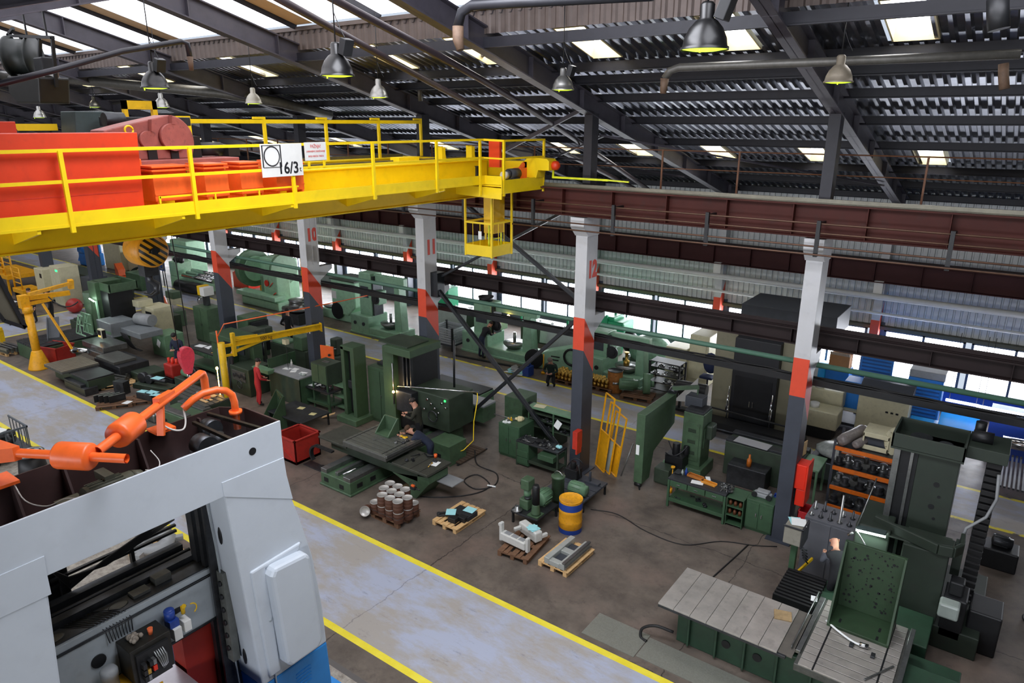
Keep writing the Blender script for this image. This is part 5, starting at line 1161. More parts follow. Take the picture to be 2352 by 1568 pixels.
solo('bottle', 'orange oil bottle on the step of the dark green machine bed', 'bottle', M('bottle_orange', 'b8641e', .4, 0, .1, 8), fn=lambda b: b.lathe([(.07, 0), (.07, .2), (.03, .26), (.03, .36)], (0, 0, 0), 12), bevel=0, loc=(-5.35, 18.85, .62))
solo('parts_table', 'green table under the wooden box, beside the charcoal column', 'table', GRNM, [(-4.5, -3.5, 18.9, 19.9, .95, 1.0), (-4.48, -4.42, 18.92, 18.98, 0, .95), (-3.58, -3.52, 18.92, 18.98, 0, .95), (-4.48, -4.42, 19.82, 19.88, 0, .95), (-3.58, -3.52, 19.82, 19.88, 0, .95)])
solo('drip_tray', 'small blue rack panel leaning by the charcoal column 13', 'panel', BLUE, [(-4.12, -4.0, 17.5, 17.55, .6, 1.5), (-4.14, -4.1, 17.48, 17.5, .6, 1.5)])
# dark booth
t = thing('machine_enclosure', 'large beige machine enclosure with a dark recessed front and chrome handrails', 'machine', (-6.5, 23.6, 0))
BEI = M('enclosure_beige', '85816a', .5, 0, .06, 2, 0, .1)
P(t, 'left_wall', BEI, fn=lambda b: b.prism([(-1.45, -1.0), (-.72, -1.0), (-.72, 1.6), (-1.45, 1.6)], 'z', .3, 3.35), bevel=.02)
P(t, 'right_wall', BEI, [(.75, 1.35, -1.0, 1.6, .3, 3.35)], .02)
P(t, 'dark_front', M('enclosure_dark', '232428', .45, 0, .1, 2), [(-.72, .75, -1.25, 1.55, .3, 3.3)], .015)
P(t, 'dark_door', M('enclosure_door', '1a1b1f', .4), [(-.6, .62, -1.27, -1.25, .45, 2.0)], .006)
P(t, 'roof', GREYD, [(-1.1, 2.0, .2, 2.2, 3.35, 4.1)], .02)
P(t, 'base', BLKM, [(-1.5, 1.4, -1.3, 1.6, 0, .3)], .01)
for x in (-.72, .7):
    P(t, 'handrail', CHR, fn=lambda b: (b.cyl((x, -1.55, .75), (x-.02, -1.3, 1.6), .03, n=8), b.cyl((x, -1.45, .45), (x, -1.3, 1.1), .022, n=8)), bevel=0)
P(t, 'handle', CHR, [(-.06, -.03, -1.3, -1.27, 1.0, 1.2), (.05, .08, -1.3, -1.27, 1.0, 1.2)], .003)
solo('conveyor_rail', 'black guard rail running before the dark enclosure', 'rail', BLKM, fn=lambda b: (b.cyl((-8.0, 21.6, 1.0), (-4.6, 21.4, 1.0), .03, n=8), b.box(-8.0, -4.6, 21.6, 22.2, .3, .5)), bevel=0)
# leaning yellow panels by column 12
for i, (x, lx, w, lab) in enumerate(((-9.3, .0, .28, 'leftmost of the yellow guard panels leaning beside column 12'), (-9.12, .06, .3, 'middle yellow guard panel frame leaning beside column 12'), (-8.92, .12, .34, 'rightmost yellow guard panel with a solid lower half, beside column 12'))):
    t = thing('leaning_guard', lab, 'guard panel', (x, 17.25, 0), math.radians(-35))
    b = B(); H = 2.3-.25*i; tl = .28
    def q(u, v): return (u*w - v*.02, .0+v/H*tl, v)
    for p0, p1 in ((q(-1, 0), q(-1, H)), (q(1, 0), q(1, H)), (q(-1, H), q(1, H)), (q(-1, 0), q(1, 0)), (q(-1, H*.5), q(1, H*.5))): b.bar(p0, p1, .045, .03)
    b.build('frame', YELR, t)
    P(t, 'solid_panel' if i == 2 else 'mesh_panel', YELR if i != 1 else GLOW, fn=lambda b: b.add([q(-.95, .03), q(.95, .03), q(.95, H*.5), q(-.95, H*.5), tuple(Vector(q(-.95, .03))+Vector((0, .01, 0))), tuple(Vector(q(.95, .03))+Vector((0, .01, 0))), tuple(Vector(q(.95, H*.5))+Vector((0, .01, 0))), tuple(Vector(q(-.95, H*.5))+Vector((0, .01, 0)))], [(0, 1, 2, 3), (7, 6, 5, 4), (0, 4, 5, 1), (1, 5, 6, 2), (2, 6, 7, 3), (3, 7, 4, 0)]), bevel=0)
solo('steel_rod', 'grey steel rod leaning at the right of the yellow guard panels', 'rod', STEEL, fn=lambda b: b.cyl((-8.55, 17.2, 0), (-8.4, 17.6, .95), .018, n=8), bevel=0)
solo('notice_box', 'red box with papers fixed to the charcoal foot of column 12', 'box', M('notice_red', 'c23320', .5), [(-9.66, -9.5, 16.2, 16.48, .95, 1.5), (-9.55, -9.5, 16.2, 16.46, .8, .95)])
# hydraulic parts on low stands, yellow drum
t = drum('yellow oil drum with dark blue bands and a stained orange top', -8.24, 13.84, .3, .9, M('drum_yellow', 'dc9a1c', .45, 0, .12, 6, 0, .25), [(.72, .93, BLUED), (0, .14, BLUED)], M('drum_top_orange', 'e8a21c', .5, 0, .25, 7, 0, .3), name='oil_drum')
P(t, 'emblem', BLUED, fn=lambda b: b.lathe([(.304, .3), (.304, .42)], (0, 0, 0), 26, cap=False).v and None, bevel=0) if False else None
t = thing('steel_stand', 'low dark steel stand carrying green hydraulic parts, front one', 'stand', (-9.25, 13.7, 0))
P(t, 'top', STEELD, [(-.42, .42, -.5, .5, .3, .35)], .006)
for sx in (-.38, .38):
    for sy in (-.45, .45): P(t, 'leg', BLKM, [(sx-.025, sx+.025, sy-.025, sy+.025, 0, .3)], 0)
t = thing('steel_stand', 'longer slatted steel stand behind the green hydraulic parts, at the foot of column 12', 'stand', (-9.1, 15.6, 0))
P(t, 'top', GREYD, [(-.5, .75, -.9, -.6, .3, .36), (-.5, .75, -.57, -.27, .3, .36), (-.5, .75, -.24, .06, .3, .36), (-.5, .75, .09, .4, .3, .36)], .006)
for sx in (-.45, .7):
    for sy in (-.85, .35): P(t, 'leg', BLKM, [(sx-.025, sx+.025, sy-.025, sy+.025, 0, .3)], 0)
solo('hydraulic_cylinder', 'green upright cylinder with a black sleeve on a square foot, front of the low stand', 'machine part', [GRN, BLKM], fn=lambda b: (b.box(-.16, .16, -.16, .16, 0, .03), b.lathe([(.13, .03), (.12, .08), (.1, .3), (.1, .32)], (0, 0, 0), 18), b.lathe([(.1, .32), (.1, .8), (.07, .86)], (0, 0, 0), 18, mi=1)), bevel=0, loc=(-9.02, 13.4, .35))
t = thing('gearbox', 'green gearbox with a square head on the low stand', 'machine part', (-9.42, 13.55, .35)); P(t, 'housing', GRN, [(-.14, .14, -.14, .14, 0, .3)], .03); P(t, 'head', GRN, [(-.13, .13, -.1, .2, .55, .85)], .03); P(t, 'neck', GRNM, fn=lambda b: b.cyl((0, .05, .3), (0, .05, .56), .1, n=14), bevel=0); P(t, 'shaft', BLKM, fn=lambda b: b.cyl((-.15, 0, .7), (-.1, 0, .7), .08, n=14), bevel=0); P(t, 'cap', STEELD, fn=lambda b: b.cyl((.06, -.02, .3), (.06, -.02, .36), .09, n=14), bevel=0)
t = thing('electric_motor', 'pale green electric motor lying on the low stand behind the cylinder', 'motor', (-9.1, 13.8, .35)); motor(t, (-.1, 0, .2), .2, .45, (0, 1, 0), GRNM, 'body'); P(t, 'feet', GRN, [(-.25, .05, .05, .35, 0, .04)], .004)
t = thing('hydraulic_tank', 'tall green cylinder tank with a wire handle among the hydraulic parts', 'tank', (-9.05, 14.5, 0)); P(t, 'tank', GRN, fn=lambda b: b.lathe([(.17, .0), (.17, .95), (.19, .96), (.19, 1.0), (.05, 1.02)], (0, 0, 0), 20), bevel=0); P(t, 'wire_handle', CHR, fn=lambda b: b.tube(arc((0, 0, 1.0), .13, 0, 180, 8, 'xz'), .01, 6), bevel=0)
t = thing('electric_motor', 'pale green electric motor on the slatted stand, behind the yellow drum', 'motor', (-8.65, 14.9, .36)); motor(t, (-.25, 0, .2), .18, .5, (1, 0, 0), GRNM, 'body'); P(t, 'feet', GRN, [(-.15, .15, -.14, .14, 0, .04)], .004)
solo('casting', 'small round steel casting on the left edge of the low stand', 'machine part', STEEL, fn=lambda b: b.lathe([(.1, 0), (.14, .02), (.14, .06), (.06, .08), (.06, .15)], (0, 0, 0), 16), bevel=0, loc=(-9.52, 13.28, .35))
solo('pump', 'dark pump with hoses on the slatted stand at the column foot', 'pump', BLKM, fn=lambda b: (b.box(-.2, .2, -.15, .15, 0, .3), b.cyl((0, 0, .3), (0, 0, .5), .08, n=12), b.tube(sag((-.2, 0, .3), (.25, .1, .45), -.2), .02, 6), b.tube(sag((.1, 0, .4), (.3, -.1, .1), -.15), .02, 6)), loc=(-9.3, 15.7, .36))
solo('steel_block', 'grey steel block with an upright pin on the right of the slatted stand', 'machine part', GREYD, fn=lambda b: (b.box(-.12, .3, -.08, .08, 0, .06), b.cyl((0, 0, .06), (0, 0, .35), .035, n=10)), loc=(-8.75, 15.7, .36))
tagtube('floor_cable', [(-8.3, 15.0, .01), (-7.6, 15.2, .01), (-6.6, 14.9, .01), (-5.6, 14.9, .01), (-4.9, 15.6, .01), (-4.2, 15.9, .01), (-3.7, 16.2, .01)], .014, BLK, 'long black cable curving over the floor from the yellow drum to column 13', 'cable', 6)
tagtube('floor_cable', [(-4.3, 15.85, .01), (-4.4, 15.0, .01), (-4.5, 14.2, .01), (-4.6, 13.2, .01), (-4.5, 12.7, .02)], .02, BLK, 'black cable running from column 13 down to the long steel table', 'cable', 6)
tagtube('floor_cable', [(-4.35, 11.45, .3), (-4.7, 11.35, .35), (-4.95, 11.3, .2), (-4.95, 11.25, .02), (-4.8, 11.2, .02)], .03, BLK, 'thick black cable loop beside the left end of the machine bed', 'cable', 8)
tagtube('floor_cable', [(-3.0+.25*math.cos(a*.5), 13.6+.3*math.sin(a*.5), .02+.005*a) for a in range(0, 20)], .022, BLK, 'coil of black cable on the floor behind the long steel table', 'cable', 6)
# pallets with castings
PX = pallet('pale wooden pallet with cyan papers and dark blocks, alone on the floor', -10.85, 12.5, .0, WOOD)
for i, (x, y, l) in enumerate(((-10.62, 12.12, 'front'), (-10.45, 12.3, 'rear'))): solo('steel_block', ('front ' if not i else 'second ') + 'dark steel block on the pale pallet of papers', 'block', BLKM, [(-.12, .12, -.09, .09, 0, .13)], loc=(x-.12, y+.03, .144), rz=.05, bevel=.01)
solo('steel_fork', 'dark forked steel part at the left corner of the pale pallet of papers', 'machine part', STEELD, fn=lambda b: (b.bar((-.15, -.15, .03), (.2, .2, .06), .06, .05), b.bar((-.2, -.05, .03), (.05, .25, .06), .05, .05), b.cyl((-.18, -.12, 0), (-.18, -.12, .1), .05, n=10)), loc=(-11.05, 12.25, .144))
papers(['left cyan sheet on the pale pallet', 'right cyan sheet on the pale pallet'], PAPERC, [(-10.95, 12.3, .6, .26, .3), (-10.62, 12.68, .1, .3, .26)], .28)
solo('steel_plate', 'small dark plate carrying the cyan sheets on the pale pallet', 'plate', STEELD, [(-.3, .3, -.2, .2, 0, .12)], loc=(-10.72, 12.55, .144))
pallet('dark weathered pallet under the light grey castings', -8.72, 12.45, .12, WOODD)
pallet('pale wooden pallet with a long grey casting, right of the dark pallet', -7.62, 12.65, -.02, WOOD)
CST = M('casting_light_grey', 'c8c9c4', .55, 0, .08, 6)
t = thing('casting', 'light grey long casting with end lugs lying along the front of the dark pallet', 'casting', (-8.82, 12.2, .145), -.06)
P(t, 'body', CST, [(-.38, .38, -.1, .1, .06, .26)], .02); P(t, 'pocket', GREY, [(-.3, -.12, -.05, .08, .255, .265), (-.08, .1, -.05, .08, .255, .265), (.14, .3, -.05, .08, .255, .265)], 0); P(t, 'lug', CST, [(-.45, -.37, -.06, .06, 0, .5), (.37, .45, -.06, .06, 0, .38), (-.5, -.37, -.04, .04, .38, .46)], .02)
t = thing('casting', 'light grey casting with a cyan sheet leaning at the back of the dark pallet', 'casting', (-8.72, 12.72, .145), 1.25)
P(t, 'body', CST, [(-.1, .12, -.35, .35, .05, .32)], .03); P(t, 'lug', CST, [(-.3, -.1, .22, .3, .15, .25), (.1, .3, -.34, -.26, .1, .2)], .02); P(t, 'sheet', PAPERC, [(-.12, .14, -.25, .02, .325, .33)], 0)
papers('cyan sheet lying on the grey casting of the dark pallet', PAPERC, [(-8.62, 12.68, .5, .22, .26)], .485)
t = thing('casting', 'long grey machined slide casting with open pockets on the right pale pallet', 'casting', (-7.55, 12.65, .145), -.02)
CS2 = M('casting_mid_grey', 'a9ada8', .45, .2, .1, 6)
P(t, 'rail', CS2, [(-.3, -.16, -.6, .55, 0, .16), (.12, .26, -.6, .55, 0, .16), (-.16, .12, -.6, -.45, 0, .13), (-.16, .12, -.1, .08, 0, .13)], .012); P(t, 'slot_edge', STEEL, [(.2, .28, -.6, .55, .16, .2), (.28, .31, -.6, .55, .05, .1)], .004); P(t, 'pocket', GREYD, [(-.16, .12, -.45, -.1, 0, .05), (-.16, .12, .08, .4, 0, .05)], 0)
# small brown drums on a pallet
pallet('dark wooden pallet carrying the small brown drums', -12.3, 11.6, PI/2, WOODD, L=1.0, W=.8)
BRN = M('fibre_drum_brown', '5a3a2c', .6, 0, .12, 6); LIDM = M('drum_lid_grey', 'b9b7b3', .4, .4, .1, 6)
p0 = None; k = 0
lay = [(i, j, 0) for i in range(4) for j in range(3)] + [(i, j, 1) for i in range(4) for j in range(2 if i == 3 else 3)]
for i, j, z in lay:
    x, y = -12.72+.285*i+.06*(j % 2), 11.3+.28*j
    if z and (i, j) in ((0, 0),): continue
    if p0 is None:
        p0 = drum('small brown drum with a pale lid in the two-layer stack on the pallet', x, y, .135, .3, BRN, [(.96, 1.0, LIDM)], LIDM, 'small brown drums on the pallet', .146, 'small_drum')
    else: dup(p0, (x, y, .146+.305*z))
o = dup(p0, (-12.98, 11.25, .3), label='single small brown drum tipped on its side against the stack', group=''); o.rotation_euler = (1.2, 0, .6); o.location.z = .14
del o['group']
solo('banding_tool', 'orange and black banding tool lying on top of the small brown drums', 'tool', [BLKM, ORG2], fn=lambda b: (b.box(-.08, .1, -.05, .05, 0, .07), b.box(-.05, .05, -.03, .03, .07, .12, 1), b.tube(arc((0, 0, .08), .13, 20, 160, 8, 'xz'), .012, 6), b.cyl((.08, 0, .04), (.22, .03, .02), .02, n=8)), loc=(-11.95, 11.95, .78))
solo('strap', 'dark packing strap round the small brown drums', 'strap', BLK, fn=lambda b: b.tube([(-12.9, 11.13, .3), (-11.72, 11.12, .32), (-11.66, 11.9, .3)], .008, 5), bevel=0)
# ================================================================== CENTRE: HORIZONTAL BORING MILL
t = thing('horizontal_boring_mill', 'green horizontal boring mill with a tee-slot table, left of the steel cross bracing', 'machine', (-14.5, 13.5, 0))
ox, oy = -14.5, 13.5
P(t, 'floor_bed', GRN, [L(-15.3, -14.05, 11.6, 16.5, 0, .4), L(-15.34, -14.0, 11.56, 16.5, 0, .06)], .02)
P(t, 'bed_way', STEEL, [L(-15.3, -15.05, 11.62, 16.3, .4, .52), L(-14.78, -14.66, 11.7, 16.3, .4, .5), L(-14.35, -14.06, 11.62, 16.3, .4, .52)], .008)
P(t, 'lead_screw', CHR, fn=lambda b: b.cyl((-14.5-ox, 11.75-oy, .47), (-14.5-ox, 13-oy, .47), .03, n=10), bevel=0)
for q in (L(-15.15, -14.98, 11.59, 11.6, .15, .28), L(-14.5, -14.33, 11.59, 11.6, .12, .25), L(-14.05, -14.04, 11.85, 12.05, .15, .28), L(-14.05, -14.04, 12.35, 12.55, .15, .28)): P(t, 'bed_pocket', BLKM, [q], 0)
P(t, 'saddle', GRND, [L(-16.0, -12.4, 12.6, 13.4, .55, .82)], .02)
P(t, 'saddle_cover', M('oiled_plate', '55574f', .4, .5, .18, 4, 0, .2), [L(-16.35, -15.1, 12.42, 13.48, .86, .92), L(-13.3, -11.95, 12.5, 13.5, .86, .93)], .006)
for i in range(3): P(t, 'cover_joint', BLKM, [L(-12.95+.34*i, -12.94+.34*i, 12.5, 13.5, .928, .934)], 0)
P(t, 'saddle_apron', GRN, fn=lambda b: b.prism([(-13.4-ox, .55), (-12.0-ox, .8), (-12.0-ox, .6), (-12.5-ox, .0), (-12.7-ox, .0), (-12.75-ox, .35)], 'y', 12.6-oy, 13.4-oy), bevel=.01)
P(t, 'saddle_tray', GREY, [L(-12.3, -11.5, 13.0, 13.5, .5, .53)], .004)
P(t, 'rotary_table', IRON, [L(-15.1, -13.32, 12.3, 13.75, .98, 1.16)], .03)
P(t, 'tee_slots', M('table_top_steel', '83857d', .38, .7, .12, 5, 0, .1), [L(-15.08, -13.35, 12.33+.175*i, 12.33+.175*i+.155, 1.16, 1.19) for i in range(8)], .003)
P(t, 'cross_slot', BLKM, [L(-14.98, -14.95, 12.33, 13.72, 1.18, 1.193), L(-13.5, -13.47, 12.33, 13.72, 1.18, 1.193)], 0)
P(t, 'table_lip', STEEL, [L(-13.34, -13.28, 12.32, 13.72, 1.1, 1.185)], .006)
P(t, 'turntable_base', GRND, [L(-14.9, -13.5, 12.5, 13.6, .82, .98)], .03)
b = B()
for k in range(14):
    a = math.radians(100+k*9); b.cbox((-16.1-ox+.32*math.cos(a)*1.1, 12.2-oy, .42+.32*math.sin(a)), (.06, .12, .05), (0, -a, 0))
for k in range(12): b.cbox((-16.0-ox+.07*k, 12.2-oy, .1+.0*k), (.06, .12, .05))
for k in range(10): b.cbox((-16.1-ox+.07*k, 12.2-oy, .74), (.06, .12, .05))
b.build('cable_chain', BLK, t); P(t, 'chain_plate', STEELD, [L(-16.7, -15.5, 12.05, 12.35, 0, .03)], .004)
MG = M('mill_green', '3b523a', .48, 0, .15, 1.8, 0, .2)
P(t, 'column', MG, [L(-16.35, -15.85, 15.2, 16.6, 0, 3.1)], .015)
P(t, 'column_ways', BLKM, [L(-15.85, -15.2, 15.4, 16.6, .3, 2.95)], .01)
P(t, 'way_cover', STEELD, [L(-15.55+.16*i, -15.5+.16*i, 15.3, 15.4, 1.6, 2.95) for i in range(3)], .004)
P(t, 'column_head', MG, [L(-16.1, -14.95, 15.05, 16.5, 2.95, 3.2)], .02)
P(t, 'head_cover', GRND, [L(-16.5, -15.2, 15.2, 16.2, 3.2, 3.24)], .006)
P(t, 'counterweight_rod', STEEL, fn=lambda b: b.cyl((-15.86-ox, 15.16-oy, 1.2), (-15.86-ox, 15.16-oy, 2.6), .03, n=8), bevel=0)
P(t, 'headstock', GRND, [L(-15.3, -13.6, 15.3, 16.5, .7, 1.85)], .03)
P(t, 'spindle_carrier', STEELD, [L(-15.6, -14.9, 15.0, 15.5, 1.1, 1.8)], .03)
for i in range(7): P(t, 'control_knob', CHR, fn=lambda b: b.cyl((-14.6+.15*i-ox, 15.3-oy, 1.3+.12*((i*3) % 4)), (-14.6+.15*i-ox, 15.22-oy, 1.3+.12*((i*3) % 4)), .035, n=10), bevel=0)
P(t, 'handwheel', STEELD, fn=lambda b: b.tube([(-14.2-ox+.18*math.cos(2*PI*i/16), 15.2-oy, 1.15+.18*math.sin(2*PI*i/16)) for i in range(17)], .02, 6), bevel=0)
P(t, 'green_lamp', ME('green_indicator', '30ff60', 3), [L(-13.78, -13.72, 15.28, 15.3, 1.72, 1.78)], 0)
P(t, 'tie_rod', CHR, fn=lambda b: b.cyl(tuple(Vector((-15.5, 15.0, 1.95))-Vector((ox, oy, 0))), tuple(Vector((-12.9, 15.9, 2.05))-Vector((ox, oy, 0))), .022, n=8), bevel=0)
P(t, 'air_hose', YEL, fn=lambda b: b.tube([(-12.95-ox, 15.9-oy, 2.05), (-12.85-ox, 15.8-oy, 1.9), (-12.85-ox, 15.6-oy, 1.2), (-12.8-ox, 15.5-oy, .6), (-12.95-ox, 15.2-oy, .35), (-13.1-ox, 15.0-oy, .3)], .015, 6), bevel=0)
P(t, 'support_post', BLKM, fn=lambda b: b.cyl((-14.15-ox, 16.2-oy, 1.8), (-14.2-ox, 16.3-oy, 3.4), .035, n=8), bevel=0)
P(t, 'drive_box', GRN, [L(-13.85, -13.0, 14.6, 15.4, 0, .66)], .015); P(t, 'drive_box_hole', BLKM, [L(-13.55, -13.35, 14.59, 14.6, .1, .32)], 0)
P(t, 'work_lamp', ME('warm_bulb', 'ffc060', 30), fn=lambda b: b.ball((-15.7-ox, 15.0-oy, 1.7), .045, 10), bevel=0)
pl = bpy.data.lights.new('warm_lamp', 'POINT'); pl.energy = 18; pl.color = (1, .7, .35); pl.shadow_soft_size = .06
po = bpy.data.objects.new('warm_lamp', pl); COL.objects.link(po); po.location = (-15.7, 14.9, 1.72)
t = thing('green_cabinet_pair', 'tall green electrical cabinet with a double door beside the boring mill column', 'cabinet', (-17.0, 16.1, 0))
P(t, 'body', MG, [(-.65, .55, -.4, .6, 0, 2.0)], .012)
for x in (-.62, -.02): P(t, 'door', MG, [(x, x+.56, -.42, -.4, .1, 1.9)], .005)
P(t, 'handle', CHR, [(-.03, .0, -.45, -.42, .95, 1.05)], .003); P(t, 'warning_label', YELR, [(.2, .27, -.425, -.42, 1.55, 1.68)], 0)
P(t, 'roof_parts', STEELD, [(-.5, .3, -.1, .5, 2.0, 2.1)], .02)
t = thing('steady_column', 'slim green steady column with a slotted black face, left of the tall green cabinet', 'machine', (-18.0, 15.35, 0))
P(t, 'post', MG, [(-.35, -.2, -.2, .35, .2, 2.72), (.12, .3, -.2, .35, .2, 2.62), (-.2, .12, .1, .35, .2, 2.7), (-.35, .3, -.2, .35, 2.6, 2.75)], .015)
P(t, 'slot', BLKM, [(-.2, .12, .0, .12, .3, 2.6)], 0); P(t, 'screw', STEEL, fn=lambda b: b.cyl((-.02, -.02, .3), (-.02, -.02, 2.6), .03, n=8), bevel=0)
P(t, 'bearing', STEELD, [(-.18, .1, -.12, .1, 1.2, 1.5)], .03); P(t, 'foot', GRN, [(-.5, .5, -.45, .5, 0, .22)], .02)
solo('machine_column', 'green box column standing just behind the slim steady column', 'machine', GRN, [(-17.75, -17.3, 16.6, 17.4, 0, 2.3)], bevel=.02)
t = thing('machine_bed', 'long green machine bed with a black way cover behind the cross bracing', 'machine bed', (-15.6, 18.4, 0)); P(t, 'body', GRN, [(-1.6, .9, -.55, .6, 0, .78)], .02); P(t, 'black_cover', BLKM, [(-1.6, .88, -.2, .58, .78, .84)], .006); P(t, 'end_plate', GRNM, [(.9, .94, -.5, .55, .05, .8)], .004)
t = thing('machine_bed', 'pale topped green bed with tools lying beside the long black-covered bed', 'machine bed', (-14.6, 17.6, 0)); P(t, 'body', GRN, [(-.8, .8, -.35, .35, .3, .85)], .02); P(t, 'top', GREY, [(-.8, .8, -.35, .35, .85, .9)], .005)
t = thing('slat_platform', 'dark slatted wooden floor platform with a pale edge board beside the boring mill', 'platform', (-13.4, 15.5, 0))
for i in range(9): P(t, 'slat', M('dark_timber', '4a3b2e', .8, 0, .2, 8), [(-.55, .6, -.62+.14*i, -.51+.14*i, .04, .08)], .003)
P(t, 'edge_board', WOOD, [(-.66, -.58, -.6, .7, .04, .1)], .003); P(t, 'bearer', STEELD, [(.5, .56, -.7, .75, 0, .04), (-.5, -.44, -.7, .75, 0, .04)], 0)
t = thing('angle_bracket', 'green angle bracket with webs standing on the tee-slot table of the boring mill', 'angle plate', (-14.35, 13.45, 1.19)); P(t, 'upright', GRN, [(-.28, .28, .1, .16, 0, .48)], .008); P(t, 'base', GRN, [(-.28, .28, -.3, .16, 0, .05)], .006); P(t, 'web', GRN, fn=lambda b: (b.prism([(-.3, .05), (.1, .05), (.1, .48)], 'x', -.28, -.24), b.prism([(-.3, .05), (.1, .05), (.1, .48)], 'x', .24, .28)), bevel=.004)
solo('spanner', 'steel spanner lying across the tee slots of the boring mill table', 'spanner', STEEL, fn=lambda b: (b.bar((-.14, 0, .01), (.14, 0, .01), .035, .012), b.box(-.18, -.12, -.04, .04, 0, .02), b.box(.12, .17, -.03, .03, 0, .02)), loc=(-14.25, 12.95, 1.193), rz=.9)
solo('yellow_cloth', 'yellow cloth and glove heap at the corner of the boring mill table', 'cloth', YELD, fn=lambda b: [b.ball((R_.uniform(-.1, .1), R_.uniform(-.05, .05), .025), (.06, .05, .025), 8) for _ in range(6)], bevel=0, loc=(-13.75, 13.45, 1.19))
tools('on the boring mill table corner', -13.6, 13.2, 1.19, .3, .5, 7, 'small tools on the boring mill table', 21)
tools('on the dark saddle cover of the boring mill', -12.7, 13.1, .935, .9, .6, 5, 'small tools on the saddle cover', 22, (STEELD, BLKM, BRASS))
papers('white sheet on the right end of the saddle cover', PAPER, [(-12.25, 13.15, .2, .22, .28)], .936)
solo('hand_grinder', 'black and orange hand grinder standing on the saddle cover', 'tool', [BLKM, ORG2], fn=lambda b: (b.cyl((-.12, 0, .05), (.1, 0, .05), .035, n=10), b.cyl((.12, 0, 0), (.12, 0, .1), .05, n=12, mi=1), b.bar((-.12, 0, .05), (-.2, .05, .1), .03, .03)), bevel=0, loc=(-12.6, 13.38, .935), rz=.6)
person('man in dark navy overalls bent forward over the boring mill table', (-13.15, 13.95, .08), math.radians(-62), NAVY, NAVY, hair='4a3320', lean=1.05, handL=(.1, -.85, 1.12), handR=(-.12, -.8, 1.12), headdown=.25)
person('man in a dark olive jacket standing behind the bent man at the boring mill', (-14.35, 14.75, .08), math.radians(-70), OLIV, BLKC, hair='2a211c', lean=.15, handL=(.12, -.42, 1.2), handR=(-.1, -.45, 1.22), headdown=.5)
tagtube('floor_cable', [(-13.0, 15.8, .1), (-12.4, 15.2, .02), (-11.6, 15.1, .015), (-11.2, 14.5, .015), (-11.5, 14.0, .015), (-12.1, 14.2, .015), (-12.0, 14.7, .015), (-11.3, 14.4, .015), (-11.4, 13.7, .015), (-12.2, 12.9, .015), (-13.4, 12.4, .015)], .02, BLK, 'black cable coiled on the floor right of the slatted platform', 'cable', 6)
solo('hand_lamp', 'white tube hand lamp lying in the cable loops on the dark floor', 'lamp', PAPER, fn=lambda b: b.cyl((-11.35, 14.35, .03), (-11.1, 14.42, .03), .025, n=8), bevel=0)
# ---- column 12 left: cabinet, bench, shelf wall
cabinet('green two-door cabinet cluttered with rags, left of column 12', -12.35, -11.55, 16.2, 17.0, 1.1, GRNB)
solo('rag', 'crumpled cream rag heap on the green cabinet left of column 12', 'rag', M('rag_cream', 'd8cba0', .9, 0, .1, 15), fn=lambda b: [b.ball((R_.uniform(-.12, .12), R_.uniform(-.08, .08), .05), R_.uniform(.05, .09), 8) for _ in range(9)], bevel=0, loc=(-11.9, 16.7, 1.1))
tools('on the green cabinet left of column 12', -11.95, 16.45, 1.1, .6, .35, 10, 'clutter on the cabinet by column 12', 31, (PAPER, STEEL, YELD))
solo('steel_bar', 'thin steel bar sticking out over the corner of the cluttered green cabinet', 'bar', STEEL, fn=lambda b: b.cyl((-12.75, 16.5, 1.16), (-12.0, 16.6, 1.14), .015, n=8), bevel=0)
t = bench('dark workbench heaped with tools, one drawer pulled open, at the foot of column 12', -11.5, -9.98, 15.95, 16.45, .82, GRND, top=STEELD, drawers=0)
w_ = t
P(w_, 'pedestal', GRNB, [(-.74, -.3, -.24, .25, .05, .77)], .006)
for z in (.1, .32): P(w_, 'drawer', GRNB, [(-.72, -.32, -.26, -.24, z, z+.2)], .006)
P(w_, 'open_drawer', GRNB, [(.15, .7, -.42, .2, .52, .68)], .006)
tools('heaped on the dark workbench by column 12', -10.75, 16.2, .82, 1.3, .4, 34, 'tools heaped on the dark workbench', 33, (STEELD, STEEL, IRON, BLKM))
solo('cyan_cloth', 'crumpled cyan cloth on the right end of the dark workbench', 'cloth', PAPERC, fn=lambda b: [b.ball((R_.uniform(-.06, .06), R_.uniform(-.05, .05), .04), R_.uniform(.04, .07), 7) for _ in range(6)], bevel=0, loc=(-10.15, 16.25, .82))
t = thing('shelf_wall', 'green open shelf stand with a flat green top, behind the dark workbench', 'shelf', (-10.9, 17.1, 0))
P(t, 'top_board', GRNM, [(-.85, .95, -.18, .18, 1.5, 1.56)], .005)
P(t, 'back_panel', GRND, [(-.85, .95, .16, .18, .85, 1.5)], .003)
for x in (-.82, .1, .92): P(t, 'post', GRNB, [(x-.025, x+.025, -.17, -.12, 0, 1.5)], .003)
for z in (.9, 1.15, 1.35): P(t, 'shelf_board', GRND, [(-.83, .93, -.16, .16, z, z+.02)], .003)
tools('packed on the green shelf stand', -10.85, 17.05, .92, 1.6, .2, 14, 'tools on the green shelf stand', 35, (STEELD, BLKM))
tools('packed on the green shelf stand', -10.85, 17.05, 1.17, 1.6, .2, 14, 'tools on the green shelf stand', 36, (STEELD, BLKM))
solo('notice_sheet', 'white notice sheet hanging tilted on the shelf stand behind the brace', 'paper', PAPER, fn=lambda b: b.cbox((-10.6, 16.88, 1.22), (.2, .006, .28), (0, .5, 0)), bevel=0)
papers('cream drawing sheet on the flat green shelf top', CREAM, [(-11.4, 17.1, .2, .36, .26)], 1.565)
t = thing('green_lathe', 'dark green lathe with a tall end cover behind the cluttered cabinet', 'lathe', (-12.6, 17.9, 0))
